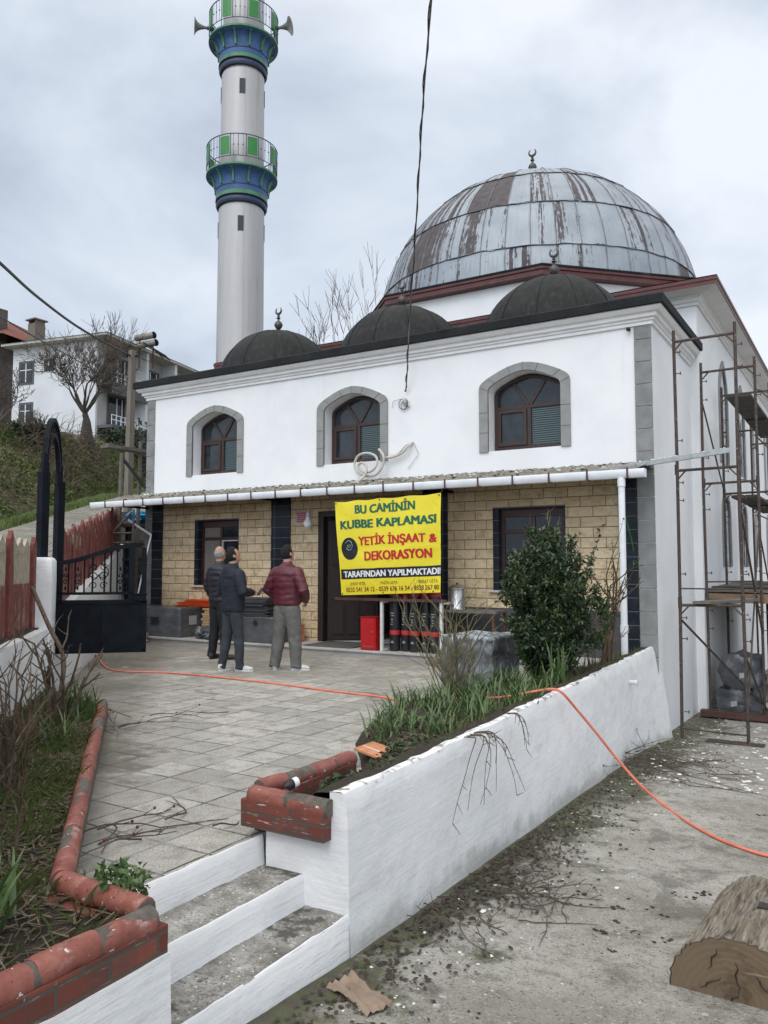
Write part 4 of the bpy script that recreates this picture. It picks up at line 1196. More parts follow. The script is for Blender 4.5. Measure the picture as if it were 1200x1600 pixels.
# ---- ground floor of the portico
GZ = 2.95
openings = [(-11.83, -10.64, 1.08, 2.41), (-8.70, -6.52, .10, 2.47), (-5.23, -4.02, 1.08, 2.41)]
cb = MB(); xs_ = [XL+.22] + [v for o in openings for v in o[:2]] + [XR-.24]
for i in range(0, 8, 2): cb.add([(xs_[i],FY,-.1),(xs_[i+1],FY,-.1),(xs_[i+1],FY,GZ),(xs_[i],FY,GZ)], [(0,1,2,3)])
for a, c, z0, z1 in openings:
    if z0 > .2: cb.add([(a,FY,-.1),(c,FY,-.1),(c,FY,z0),(a,FY,z0)], [(0,1,2,3)])
    cb.add([(a,FY,z1),(c,FY,z1),(c,FY,GZ),(a,FY,GZ)], [(0,1,2,3)])
cb.v = [(x, y-.006, z) for x, y, z in cb.v]
cb.build('brick_cladding', M['brickclad'], mq)
for a, c in ((XL+.23, -12.74), (-9.80, -9.35), (-6.50, -6.04), (-3.19, XR-.25)):
    pl_ = MB(); pl_.box(a, c, FY-.04, FY-.004, -.05, GZ); pl_.build('tile_pilaster', M['blacktile'], mq, bevel=.004)
dd = MB(); dd.box(-6.04, -3.19, FY-.035, FY-.004, .1, .80); dd.build('dado', M['dado'], mq)
def low_window(a, c, z0, z1, curtain):
    w = MB(); o = [(a,z0),(a,z1),(c,z1),(c,z0),(a,z0)]; i_ = [(a+.10,z0+.02),(a+.10,z1-.03),(c-.02,z1-.03),(c-.02,z0+.02),(a+.10,z0+.02)]
    w.ring(o, i_, FY-.008, FY+.20); w = w.build('window', M['blacktile'], mq)
    f = MB(); y = FY+.10
    f.ring(i_, [(a+.16,z0+.08),(a+.16,z1-.16),(c-.08,z1-.16),(c-.08,z0+.08),(a+.16,z0+.08)], y, y+.06)
    f.box(a+.161, c-.081, y+.001, y+.059, z1-.42, z1-.36); m_ = (a+c)/2+.04
    f.box(m_-.03, m_+.03, y-.002, y+.058, z0+.081, z1-.421); f.box(m_-.03, m_+.03, y-.002, y+.058, z1-.359, z1-.161)
    f.build('frame', M['redwood'], w, bevel=.004)
    g = MB(); g.box(a+.15, m_, y+.025, y+.03, z0+.07, z1-.15); g.build('pane', M['curtain'] if curtain else M['glass'], w)
    g = MB(); g.box(m_, c-.07, y+.025, y+.03, z0+.07, z1-.15); g.build('pane', M['glass'], w)
    if curtain:
        g = MB(); g.box(m_+.032, m_+.05, y-.02, y+.02, z0+.1, z1-.43); g.box(m_+.05, c-.08, y-.02, y+.0, z1-.445, z1-.425); g.build('screen_rail', M['white_post'], w)
    s = MB(); s.box(a-.05, c+.05, FY-.07, FY+.02, z0-.035, z0-.001); s.build('sill', M['sill'], w, bevel=.004)
low_window(*openings[0], True); low_window(*openings[2], False)
# entrance: recess with a panelled leaf standing ajar, dim lobby behind
dr = MB(); a, c, z0, z1 = openings[1]
dr.ring([(a,z0),(a,z1),(c,z1),(c,z0)], [(a+.12,z0),(a+.12,z1-.10),(c-.12,z1-.10),(c-.12,z0)], FY-.03, FY+.10)
dr = dr.build('door', M['darkwood'], mq, bevel=.005)
lb = MB(); x0, x1, y0, y1, zt_ = a+.1, c-.1, FY+.09, FY+2.4, 2.55
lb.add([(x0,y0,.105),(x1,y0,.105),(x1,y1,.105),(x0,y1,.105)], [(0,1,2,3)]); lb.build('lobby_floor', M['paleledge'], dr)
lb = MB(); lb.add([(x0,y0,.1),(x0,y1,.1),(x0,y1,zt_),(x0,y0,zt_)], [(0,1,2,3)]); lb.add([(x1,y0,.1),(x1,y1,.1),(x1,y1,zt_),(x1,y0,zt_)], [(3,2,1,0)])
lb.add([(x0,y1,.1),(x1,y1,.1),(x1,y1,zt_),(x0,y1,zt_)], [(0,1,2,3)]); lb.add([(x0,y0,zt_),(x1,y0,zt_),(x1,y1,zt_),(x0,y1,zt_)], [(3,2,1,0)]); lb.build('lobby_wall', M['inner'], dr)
lf = MB(); h0 = Vector((a+.14, FY+.10, 0)); di = Vector((math.cos(R_(38)), math.sin(R_(38)), 0)); nr = Vector((-di.y, di.x, 0))
def leaf(u0, u1, z0, z1, o0, o1): lf.add([h0+di*u+nr*o+Vector((0,0,z)) for z in (z0,z1) for u, o in ((u0,o0),(u1,o0),(u1,o1),(u0,o1))], [(0,3,2,1),(4,5,6,7),(0,1,5,4),(1,2,6,5),(2,3,7,6),(3,0,4,7)])
leaf(0,.92,.12,2.30,-.02,.02)
for u in (.08,.36,.64):
    for zz, hh in ((.22,.55),(.85,.55),(1.5,.7)): leaf(u,u+.21,zz,zz+hh,-.045,-.021)
lf.build('door_leaf', M['darkwood'], dr, bevel=.006)
# porch ledge
lg = MB(); lg.box(XL+.1, -3.4, 11.06, FY-.007, -.05, .10); lg.box(XL+.1, -3.4, 11.02, 11.06, .065, .10)
lg.build('porch_ledge', M['paleledge'], mq, bevel=.006)
# canopy of cement sheet with its gutter
cn = MB(); GY = 11.08; rows = []; NX = 200
for j in range(7):
    t_ = j/6; row = []
    for k in range(NX+1):
        x = -13.80 + (XR-.02+13.80)*k/NX
        zz = 2.785 + (3.0-2.785)*t_ + .012*math.cos(x*2*math.pi/.15) + .012*mnoise.noise(Vector((x*2, t_*2, 0)))
        row.append((x, GY + (FY-.01-GY)*t_ - (.02*mnoise.noise(Vector((x*6,0,0))) if j == 0 else 0), zz))
    rows.append(row)
cn.grid(rows); cn.grid([[(p[0],p[1],p[2]-.02) for p in r] for r in rows[::-1]])
can = cn.build('canopy', M['cement_roof'], mq, smooth=True)
db = MB()
for i in range(210):
    x = rnd.uniform(-13.2, XR-.1); t_ = rnd.random()**.5; y = GY+.06+(FY-GY-.08)*t_; z = 2.795+.215*(y-GY)/(FY-GY)+.008
    r = rnd.uniform(.006,.030)*(1.5 if rnd.random() < .1 else 1); db.blob((x,y,z), r, r*rnd.uniform(.6,1.2), r*rnd.uniform(.3,.6), seed=i, amp=.4, n=6, m=4)
db.build('plaster_debris', M['chips'], can)
db = MB()
for i in range(80):
    x = rnd.uniform(-13.2, XR-.1); y = rnd.uniform(GY+.05, FY-.03); z = 2.795+.215*(y-GY)/(FY-GY)+.006
    r = rnd.uniform(.008,.032); db.blob((x,y,z), r, r, r*.4, seed=i+900, amp=.5, n=6, m=4)
db.build('dirt_clumps', M['litter'], can)
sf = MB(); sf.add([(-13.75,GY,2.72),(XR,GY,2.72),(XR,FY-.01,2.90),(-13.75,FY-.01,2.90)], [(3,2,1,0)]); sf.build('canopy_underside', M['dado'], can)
gt = MB(); gp = [(0,.115),(-.005,0),(-.10,0),(-.125,.03),(-.135,.10),(-.128,.115),(-.118,.10),(-.11,.035),(-.095,.012),(-.012,.012),(-.008,.115)]
gt.grid([[(x, GY-.005+o, 2.665+z) for x in (-13.82, -10, -6, XR+.10)] for o, z in gp])
for x in (-13.82, XR+.10): gt.add([(x, GY-.005+o, 2.665+z) for o, z in gp[:6]], [tuple(range(6))])
g_ = gt.build('gutter', M['white_pvc'], can, smooth=True)
br = MB(); x = -13.35
while x < XR:
    br.box(x-.012, x+.012, GY-.148, GY-.135, 2.66, 2.80); br.box(x-.012, x+.012, GY-.148, GY, 2.655, 2.664); x += .555
br.build('gutter_strap', M['brownmetal'], g_)
dp = MB(); dx, dy = -2.90, 10.99
dp.tube([(dx,dy,2.67),(dx,dy,.15)], .045, 16); 
for zz in (2.60, .62): dp.tube([(dx,dy,zz-.05),(dx,dy,zz+.05)], .054, 16)
dp.build('downpipe', M['white_pvc'], mq, smooth=True)
bk = MB()
for x in (-13.2, -9.57, -5.95, -3.05): bk.bar((x,FY-.01,2.70),(x,GY+.02,2.70),.04,.04)
bk.bar((-13.75,GY+.03,2.70),(XR-.05,GY+.03,2.70),.04,.04)
bk.build('canopy_bracket', M['blackmetal'], mq)
# hall side windows: tall lancets above, small arched ones below
def side_window(yc, hw, zb, zs, zt, pointed):
    n = 9; pts = [(-hw, zb)] + [(-hw*math.cos(math.pi/2*i/n) if not pointed else -hw*(1-(i/n)**1.7), zs + (zt-zs)*(math.sin(math.pi/2*i/n) if not pointed else (i/n)**.8)) for i in range(n+1)]
    pts = pts + [(-u, z) for u, z in pts[-2::-1]]
    m = MB(); o = [(u*(hw+.11)/hw, z+(.11 if z > zs+.01 else 0)) for u, z in pts]
    m.ring([(yc+u, z) for u, z in o], [(yc+u, z) for u, z in pts], -.04, .03)
    m.v = [(HXR - y, x, z) for x, y, z in m.v]
    w = m.build('side_window', M['stone_trim'], mq, smooth='fix')
    g = MB(); g.prism([(yc+u, z) for u, z in pts], 0, .008); g.v = [(HXR+.012-y, x, z) for x, y, z in g.v]; g.build('pane', M['glass'], w, smooth='fix')
for yc in (17.6, 20.2, 22.8, 25.4):
    side_window(yc, .42, 3.55, 4.9, 5.6, True); side_window(yc, .40, 1.45, 2.45, 2.85, False)

# ================================================================== MINARET
MC = (-15.58, 17.45, 0)
mi = empty('minaret', MC, 'tall grey metal clad minaret with two blue and green balconies behind the portico', 'minaret')
m = MB(); m.lathe(MC, [(.69,0),(.685,6),(.665,11.9)], 48); m.lathe(MC, [(.645,11.9),(.63,16.0)], 48); m.lathe(MC, [(.61,16.0),(.60,22.0)], 48)
sh = m.build('shaft', M['shaft'], mi, smooth=True)
cm = Vector((-MC[0], -MC[1], 0)).normalized(); base_a = math.atan2(cm.y, cm.x)
m = MB(); a = base_a+.10
m.tube([(MC[0]+.70*math.cos(a), MC[1]+.70*math.sin(a), 2), (MC[0]+.672*math.cos(a), MC[1]+.672*math.sin(a), 11.9)], .010, 4); m.tube([(MC[0]+.647*math.cos(a), MC[1]+.647*math.sin(a), 12), (MC[0]+.632*math.cos(a), MC[1]+.632*math.sin(a), 16)], .010, 4)
m.build('sheet_seam', M['shaft'], mi, origin=(0,0,0))
def balcony(z, sc, rs):
    """z = floor of the balcony, rs = shaft radius"""
    c = (MC[0], MC[1], z)
    m = MB(); m.lathe(c, [(rs+.10*sc,-.44),(rs+.115*sc,-.30),(rs+.145*sc,-.19),(rs+.21*sc,-.10),(rs+.28*sc,-.06),(1.00*sc,-.045),(1.02*sc,-.02)], 48)
    # bell-shaped underside
    m.lathe(c, [(rs+.09*sc,-.62),(rs+.10*sc,-.46),(rs+.13*sc,-.34)], 48)
    bal = m.build('balcony', M['blue'], mi, smooth=True)
    m = MB(); m.lathe(c, [(1.015*sc,-.03),(1.045*sc,-.025),(1.045*sc,.03),(.99*sc,.035),(rs,.035)], 48); m.build('floor_edge', M['green'], bal, smooth=True, origin=(0,0,0))
    m = MB(); m.lathe(c, [(rs+.075*sc,-.74),(rs+.092*sc,-.735),(rs+.092*sc,-.625),(rs+.085*sc,-.62)], 48); m.build('green_band', M['green'], bal, smooth=True, origin=(0,0,0))
    m = MB(); m.lathe(c, [(rs+.01,-.96),(rs+.055*sc,-.95),(rs+.085*sc,-.89),(rs+.085*sc,-.84),(rs+.055*sc,-.79),(rs+.055*sc,-.77),(rs+.10*sc,-.755),(rs+.10*sc,-.74),(rs+.07*sc,-.735)], 48)
    m.lathe(c, [(rs+.09*sc,-.475),(rs+.115*sc,-.47),(rs+.115*sc,-.445),(rs+.09*sc,-.44)], 48)
    m.build('dark_ring', M['navy'], bal, smooth=True, origin=(0,0,0))
    for k in range(12):
        a = base_a + 2*math.pi*(k+.42)/12; er = Vector((math.cos(a), math.sin(a), 0)); m = MB(); cc = Vector(c)
        pts = [cc+er*((rs+.13*sc)+(.97*sc-rs-.13*sc)*(1-math.cos(math.pi/2*i/7)))+Vector((0,0,-.42+.36*math.sin(math.pi/2*i/7))) for i in range(8)]
        for p, q in zip(pts, pts[1:]): m.bar(p, q, .05, .06, up=er)
        m.build('bracket', M['green'], bal, origin=(0,0,0))
    R0 = 1.03*sc
    m = MB()
    for zz, r in ((.22,.012),(.86,.016)): m.tube([(c[0]+R0*math.cos(2*math.pi*k/64), c[1]+R0*math.sin(2*math.pi*k/64), z+zz) for k in range(65)], r, 5, cap=False)
    for k in range(8):
        a0 = base_a + 2*math.pi*(k+.36)/8
        for da in (-.175, .175):
            q = (c[0]+R0*math.cos(a0+da), c[1]+R0*math.sin(a0+da)); m.tube([(q[0],q[1],z+.03 if da < 0 and k % 2 else z+.22),(q[0],q[1],z+.86)], .013, 5)
        for da in (.26, .392, .525):
            q = Vector((c[0]+R0*math.cos(a0+da), c[1]+R0*math.sin(a0+da), z+.54)); m.tube([q-Vector((0,0,.32)), q+Vector((0,0,.32))], .007 if da != .392 else .012, 4)
            m.blob(q, .022,.022,.026, n=6, m=4, amp=0)
    m.build('railing', M['railmetal'], bal, smooth=True, origin=(0,0,0))
    for k in range(8):
        a0 = base_a + 2*math.pi*(k+.36)/8; m = MB(); n = 4
        for r_ in (R0+.008,): m.grid([[(c[0]+r_*math.cos(a0-.14+.28*i/n), c[1]+r_*math.sin(a0-.14+.28*i/n), z+zz) for i in range(n+1)] for zz in (.28,.80)])
        m.grid([[(c[0]+(R0-.006)*math.cos(a0-.14+.28*i/n), c[1]+(R0-.006)*math.sin(a0-.14+.28*i/n), z+zz) for i in range(n+1)] for zz in (.80,.28)])
        m.build('railing_panel', M['bright_green'], bal, origin=(0,0,0))
balcony(12.90, 1.0, .665); balcony(17.02, .985, .63)
for zc, rr in ((11.30,.668), (15.42,.634)):
    for k in range(4):
        a = base_a - .03 + k*math.pi/2
        er = Vector((math.cos(a), math.sin(a), 0)); tg_ = Vector((-er.y, er.x, 0))
        m = MB(); m.obox(Vector(MC)+er*rr+Vector((0,0,zc)), er*.012, tg_*.085, Vector((0,0,.22))); m.build('slit_window', M['dark_void'], mi)
m = MB(); m.lathe(MC, [(.72,22.0),(.72,22.2),(.60,22.4),(.34,24.5),(.03,26.5)], 32); m.build('spire', M['blue'], mi, smooth=True)
for px_, dirx, lab in ((316, -1, 'grey horn loudspeaker on the left side of the upper minaret balcony'), (446, 1, 'grey horn loudspeaker on the right side of the upper minaret balcony')):
    rt = Vector((CR[0], CR[1], 0)); p = Vector((MC[0], MC[1], 17.50)) + rt*dirx*1.04 - Vector((CF[0],CF[1],0))*.15
    ax = (rt*dirx*.95 + Vector((0,0,.0)) + Vector((CF[0],CF[1],0))*(-.25)).normalized()
    hs = empty('horn_loudspeaker', p, lab, 'loudspeaker')
    m = MB(); pf = [(.035,0),(.045,.10),(.07,.20),(.11,.29),(.17,.35),(.25,.395),(.26,.40),(.24,.395),(.15,.34),(.06,.26),(.001,.22)]
    m.lathe((0,0,0), pf, 24); q = ax.to_track_quat('Z', 'Y'); m.v = [tuple(q @ Vector(v) + p) for v in m.v]; m.build('horn', M['horn'], hs, smooth=True)
    m = MB(); m.tube([p-ax*.18, p+ax*.03], .055, 12); m.bar(p-ax*.10, p-ax*.10-Vector((0,0,.25)), .03); m.build('driver', M['railmetal'], hs, smooth=True)
# ================================================================== BANNER
BT = [Vector((-7.63, 10.93, 2.53)), Vector((-5.64, 10.93, 2.59)), Vector((-7.535, 11.0, .985)), Vector((-5.69, 11.0, 1.06))]
def bpos(u, v, off=0.0):
    p = BT[0].lerp(BT[1], u).lerp(BT[2].lerp(BT[3], u), v)
    return p + Vector((0, -off - .012*math.sin(u*7+v*3)*math.sin(v*5+.5) - .018*math.sin(math.pi*u)*math.sin(math.pi*v) - .007*math.sin(u*23-v*17)*max(0,1-3.2*math.hypot(u,v)) - .007*math.sin((1-u)*23-v*17)*max(0,1-3.2*math.hypot(1-u,v)) - .006*math.sin(v*31+u*4)*max(0,1-9*abs(v-.52)), -.016*math.sin(math.pi*2*min(1,u/.44) if u < .44 else math.pi*2*(u-.44)/.56)**2*(1-v)))
bn = empty('banner', BT[2].lerp(BT[3], .5), 'yellow vinyl banner with green, red and black lettering hanging from the canopy gutter', 'banner')
def brect(u0, u1, v0, v1, off, n=12, m_=10):
    m = MB(); m.grid([[bpos(u0+(u1-u0)*i/n, v0+(v1-v0)*j/m_, off) for i in range(n+1)] for j in range(m_+1)]); return m
m = brect(0,1,0,1,0,40,30); m.grid([[bpos(i/40, 1-j/30, -.003) for i in range(41)] for j in range(31)]); m.build('sheet', M['banner'], bn, smooth=True)
brect(.012,1,.725,.832,.0025,30,4).build('black_band', M['b_black'], bn, smooth=True)
def text_geo(body):
    cu = bpy.data.curves.new('t', 'FONT'); cu.body = body; cu.resolution_u = 3
    o = bpy.data.objects.new('t', cu); COL.objects.link(o)
    dg = bpy.context.evaluated_depsgraph_get(); me = bpy.data.meshes.new_from_object(o.evaluated_get(dg))
    bpy.data.objects.remove(o); bpy.data.curves.remove(cu)
    return me
def letters(name, body, mat, u0, u1, vtop, vbase, bold=.03, off=.0035, clip=None):
    """heavy lettering: the same outline laid a few times side by side"""
    me = text_geo(body); xs = [v.co.x for v in me.vertices]; x0, x1 = min(xs), max(xs); cap = .70
    bm = bmesh.new(); k_n = 5 if bold > .008 else 1
    for k in range(k_n):
        for ky in ((-.35, .35) if k_n > 1 else (0,)):
            m2 = me.copy()
            for v in m2.vertices: v.co.x += bold*(k/(max(1,k_n-1))*2-1); v.co.y += bold*ky; v.co.z = .0002*(k*2+(ky>0))
            bm.from_mesh(m2); bpy.data.meshes.remove(m2)
    if clip is not None:
        xc = x0 + (x1-x0)*(clip-u0)/(u1-u0)
        bmesh.ops.bisect_plane(bm, geom=bm.verts[:]+bm.edges[:]+bm.faces[:], plane_co=(xc,0,0), plane_no=(1,0,0), clear_outer=True)
    org = bn.location
    for v in bm.verts:
        u = u0 + (u1-u0)*(v.co.x-x0)/(x1-x0); w_ = vbase + (vtop-vbase)*v.co.y/cap
        v.co = bpos(u, w_, off + v.co.z) - org
    bm.to_mesh(me); bm.free()
    return link_mesh(name, me, mat, bn)
letters('lettering', 'BU CAMİNİN', M['b_green'], .205, .765, .052, .140, .050)
letters('lettering', 'KUBBE KAPLAMASI', M['b_green'], .050, .958, .205, .292, .050)
letters('lettering', 'YETİK İNŞAAT', M['b_red'], .222, .858, .388, .476, .050)
letters('lettering', '&', M['b_red'], .90, .962, .400, .486, .050)
letters('lettering', 'DEKORASYON', M['b_red'], .275, .918, .545, .640, .050)
letters('lettering', 'TARAFINDAN YAPILMAKTADIR', M['b_white'], .045, 1.030, .748, .812, .042, .0055, clip=.998)
letters('lettering', 'LEVENT YETİK', M['b_black'], .105, .268, .868, .900, .006)
letters('lettering', 'YASİN USTA', M['b_black'], .415, .588, .866, .898, .006)
letters('lettering', 'BERAT USTA', M['b_black'], .795, .975, .864, .898, .006)
letters('lettering', '0532 541 34 12 - 0539 676 16 54 - 0538 267 80', M['b_brown'], .058, .985, .920, .968, .026)
lg_ = MB(); n = 36
def blob_uv(cu, cv, ru, rv, off):
    mm = MB(); pts = [bpos(cu, cv, off)]
    for i in range(n): pts.append(bpos(cu+ru*math.cos(2*math.pi*i/n)*(1+.06*math.sin(2*math.pi*i/n)), cv+rv*math.sin(2*math.pi*i/n), off))
    mm.add(pts, [(0, 1+(i+1)%n, 1+i) for i in range(n)]); return mm
blob_uv(.122,.505,.084,.120,.0035).build('emblem', M['b_black'], bn)
m = MB()
m.tube([bpos(.122+.034*math.cos(a), .470+.050*math.sin(a), .010) for a in [R_(-150)+R_(300)*i/20-R_(0) for i in range(21)]], .006, 5)
m.tube([bpos(.122+.014*math.cos(a), .468+.026*math.sin(a), .010) for a in [R_(0)+R_(180)*i/10 for i in range(11)]], .005, 5)
m.build('emblem_mark', M['b_logo'], bn)
m = MB()
for u, w_ in ((.012,.02),(.44,.015),(.985,.02),(.012,.985),(.44,.985),(.93,.985)): m.tube([bpos(u,w_,-.001), bpos(u,w_,.006)], .012, 8)
m.build('eyelets', M['b_black'], bn)
m = MB()
for u, tgt in ((.012,(-7.66,11.0,2.68)),(.44,(-6.75,11.0,2.68)),(.985,(-5.62,11.0,2.68))): m.tube([bpos(u,.02,.006), tgt], .004, 4)
for u, tgt in ((.012,(-7.56,11.02,.93)),(.93,(-5.82,11.02,.93))): m.tube([bpos(u,.985,.006), tgt], .004, 4)
m.build('tie_cord', M['cable'], bn)

# ================================================================== GOODS ON THE PORCH
def wrapped(name, x0, x1, y0, y1, z0, z1, label, cat, seed, mat='film', group=None, amp=.012):
    o = empty(name, ((x0+x1)/2, (y0+y1)/2, z0), label, cat, group)
    m = MB(); n = 20
    def pt(u, v, w_):
        p = Vector((x0+(x1-x0)*u, y0+(y1-y0)*v, z0+(z1-z0)*w_)); q = p*7+Vector((seed,0,0))
        return p + Vector((mnoise.noise(q), mnoise.noise(q+Vector((5,0,0))), .5*mnoise.noise(q+Vector((0,5,0)))))*amp + Vector((1,1,.3))*amp*.8*(1-2*abs(mnoise.noise(Vector((q.x*1.1+q.z*.9, q.y*1.1-q.z*.5, q.z*.6+seed)))))
    R = [i/n for i in range(n+1)]
    m.grid([[pt(u,0,w_) for u in R] for w_ in R]); m.grid([[pt(1-u,1,w_) for u in R] for w_ in R])
    m.grid([[pt(0,1-u,w_) for u in R] for w_ in R]); m.grid([[pt(1,u,w_) for u in R] for w_ in R]); m.grid([[pt(u,w_,1) for u in R] for w_ in R])
    bm_o = m.build('film_wrap', M[mat], o, smooth=True)
    bm = bmesh.new(); bm.from_mesh(bm_o.data); bmesh.ops.remove_doubles(bm, verts=bm.verts, dist=.0005)
    es = [e_ for e_ in bm.edges if len(e_.link_faces) == 2 and e_.calc_face_angle(0) > 1.1]
    bmesh.ops.bevel(bm, geom=es, offset=.012, segments=2, affect='EDGES'); bm.to_mesh(bm_o.data); bm.free()
    for p in bm_o.data.polygons: p.use_smooth = True
    return o
LZ = .101
w = wrapped('wrapped_pallet_pack', -13.0, -11.33, 11.08, 11.90, LZ, .66, 'low black film wrapped pack with paper label, leftmost on the porch ledge', 'wrapped pack', 1)
m = MB(); m.obox((-11.312, 11.42, .42), (.004,0,0), (0,.10,0), (0,0,.085)); m.build('paper_label', M['label'], w)
m = MB()
for x, zz in ((-12.62,.36),(-12.10,.34)):
    for r in range(3): m.box(x, x+.22, 11.062, 11.067, zz+r*.052, zz+.034+r*.052)
m.obox((-11.312,11.72,.2),(.004,0,0),(0,.09,0),(0,0,.06)); m.build('black_print', M['print'], w)
m = MB()
for i in range(8):
    a = i*.8; m.tube([(-11.33, 11.85-.02*i, .55-.05*i), (-11.24+.02*math.sin(a), 11.86-.02*i, .42-.045*i), (-11.30, 11.80, .20)], [.01,.035,.01], 6)
m.build('loose_film', M['film'], w, smooth=True)
w = wrapped('wrapped_pallet_pack', -10.25, -9.08, 11.09, 11.62, LZ, .56, 'black film wrapped pack behind the men carrying the stack of dark sheets', 'wrapped pack', 2)
m = MB(); m.obox((-9.062, 11.32, .22), (.004,0,0), (0,.13,0), (0,0,.055)); m.obox((-9.062, 11.30, .33), (.004,0,0), (0,.10,0), (0,0,.025)); m.tube([(-9.45,11.075,.46),(-9.45,11.07,.46)], .045, 14); m.build('black_print', M['print'], w)
sh_ = empty('sheet_stack', (-9.65, 11.36, .565), 'stack of dark grey felt sheets lying on the wrapped pack behind the men', 'sheet stack')
m = MB()
for i in range(11):
    z = .566+i*.030; dx, dy = rnd.uniform(-.06,.05), rnd.uniform(-.03,.03); sh2 = .11 if i > 4 else 0
    m.box(-10.18+dx+sh2, -9.20+dx-sh2*.5, 11.12+dy, 11.58+dy, z, z+.026)
m.build('sheets', M['felt'], sh_, bevel=.006)
tb = empty('timber_stack', (-10.8, 11.75, LZ), 'low stack of pale timber boards against the brick wall under the orange sheets', 'timber')
for i in range(11):
    m = MB(); z = LZ+i*.050; a = rnd.uniform(-.05,.05); m.box(-11.25+a, -9.7+a, 11.60+rnd.uniform(0,.04), 11.90, z, z+.045); m.build('board', M['timber'], tb, bevel=.004)
og = empty('sheet_stack', (-11.3, 11.7, .665), 'bright orange sheets lying across the left pack and the pale timber', 'sheet stack')
for i, (dx, z) in enumerate(((-.60,.668),(-.58,.712),(-.38,.760))):
    m = MB(); m.add([(-11.45+dx,11.62,z),(-10.0,11.62,z),(-10.0,11.90,z),(-11.35+dx,11.90,z),(-11.30+dx,11.60,z+.038),(-10.0,11.60,z+.038),(-10.0,11.88,z+.038),(-11.25+dx,11.88,z+.038)], [(0,3,2,1),(4,5,6,7),(0,1,5,4),(1,2,6,5),(2,3,7,6),(3,0,4,7)]); m.build('sheet', M['orange'], og, bevel=.004)
rb2 = empty('plastic_bag', (-10.75, 11.25, LZ), 'crumpled grey plastic bag of scraps on the ledge beside the left pack', 'bag')
m = MB()
for i in range(7): m.blob((-10.9+rnd.uniform(0,.42), 11.2+rnd.uniform(-.06,.12), LZ+.09+rnd.uniform(0,.07)), .16,.12,.10, seed=i, amp=.5, n=14, m=10, freq=3)
m.build('bag', M['tarp'], rb2, smooth=True)
cnb = empty('orange_can', (-9.02, 11.66, LZ), 'square rusty orange can standing by the entrance door jamb', 'can')
m = MB(); m.box(-9.13, -8.90, 11.55, 11.80, LZ, .40); m.build('can_body', M['orange_brick'], cnb, bevel=.012)
m = MB()
for z in (.11, .26, .385): m.box(-9.137,-8.893,11.543,11.807,z,z+.018)
for x, y in ((-9.135,11.545),(-8.915,11.545)): m.box(x, x+.02, y-.002, y+.02, LZ, .40)
m.build('can_frame', M['orange'], cnb)
m = MB(); m.tube([(-9.015,11.55,.39),(-9.015,11.58,.46),(-9.015,11.77,.46),(-9.015,11.80,.39)], .006, 5); m.build('handle', M['blackmetal'], cnb)
fc = empty('red_cabinet', (-7.0, 11.1, 0), 'small bright red metal cabinet standing at the ledge below the banner', 'cabinet')
m = MB(); m.box(-7.19,-6.90,11.05,11.28,LZ,.635); m.build('cabinet_body', M['redpaint'], fc, bevel=.008)
m = MB(); m.box(-7.17,-6.92,11.038,11.049,LZ+.02,.615); m.box(-7.20,-6.89,11.03,11.29,.636,.642); m.build('door', M['redpaint'], fc, bevel=.005)
m = MB(); m.tube([(-6.96,11.037,.40),(-6.96,11.022,.40)], .012, 8); m.box(-7.15,-6.94,11.034,11.0375,LZ+.06,LZ+.066); m.build('handle', M['steel'], fc)
fr = empty('steel_rack', (-6.6, 11.08, LZ), 'brown steel rail on white legs standing just below the banner', 'rack')
m = MB(); m.bar((-7.70,11.06,.925),(-5.62,11.06,.925),.05,.045); m.build('top_rail', M['brownmetal'], fr)
for x in (-6.80, -5.72):
    m = MB(); m.bar((x,11.085,LZ),(x,11.085,.90),.045); m.bar((x,11.085,LZ+.02),(x,11.5,LZ+.02),.035); m.bar((x,11.085,.885),(x,11.55,.885),.035); m.build('leg', M['white_post'], fr)
lab = ['leftmost black roofing roll standing upright below the banner', 'second black roofing roll from the red cabinet, leaning on its neighbour', 'third black roofing roll from the red cabinet below the banner', 'fourth black roofing roll from the red cabinet, partly behind rose twigs', 'rightmost black roofing roll half hidden behind the bare rose bush']
for i in range(5):
    x = -6.66+.185*i; y = 11.26+(.05 if i % 2 else 0); h = .98 + (0 if i % 2 else .03)
    o = empty('membrane_roll', (x, y, LZ), lab[i], 'roofing roll', 'black membrane rolls below the banner')
    m = MB(); m.lathe((x,y,LZ), [(.04,0),(.082,.002),(.086,.02),(.086,h-.02),(.082,h-.002),(.04,h)], 20); m.lathe((x,y,LZ), [(.04,h),(.035,h-.06)], 20); m.build('roll', M['roll'], o, smooth=True)
    for za, zb in ((.26,.33),(h-.13,h-.05)):
        m = MB(); m.lathe((x,y,LZ), [(.0875,za),(.088,za+.003),(.088,zb-.003),(.0875,zb)], 20); m.build('red_band', M['redlabel'], o, smooth=True)
    m = MB()
    for zz in (.13,.15,.42,.46,.50,.56,.60): m.lathe((x,y,LZ), [(.0878,zz),(.088,zz+.012)], 6, a0=R_(245+8*(zz*50%3)), a1=R_(290-6*(zz*70%3)))
    m.build('pale_print', M['label'], o)
bo = empty('work_bench', (-5.35, 11.45, LZ), 'dark low bench against the wall right of the black rolls', 'bench')
m = MB(); m.box(-5.78,-4.9,11.25,11.75,.74,.78); m.build('bench_top', M['plank'], bo, bevel=.004)
for x in (-5.74,-4.94):
    for y in (11.29,11.71):
        m = MB(); m.box(x-.02,x+.02,y-.02,y+.02,LZ,.739); m.build('leg', M['brownmetal'], bo)
m = MB(); m.box(-5.72,-4.96,11.27,11.29,.40,.44); m.build('stretcher', M['brownmetal'], bo)
ur = empty('steel_urn', (-5.62, 11.42, .781), 'brushed steel tea urn standing on the bench right of the banner', 'urn')
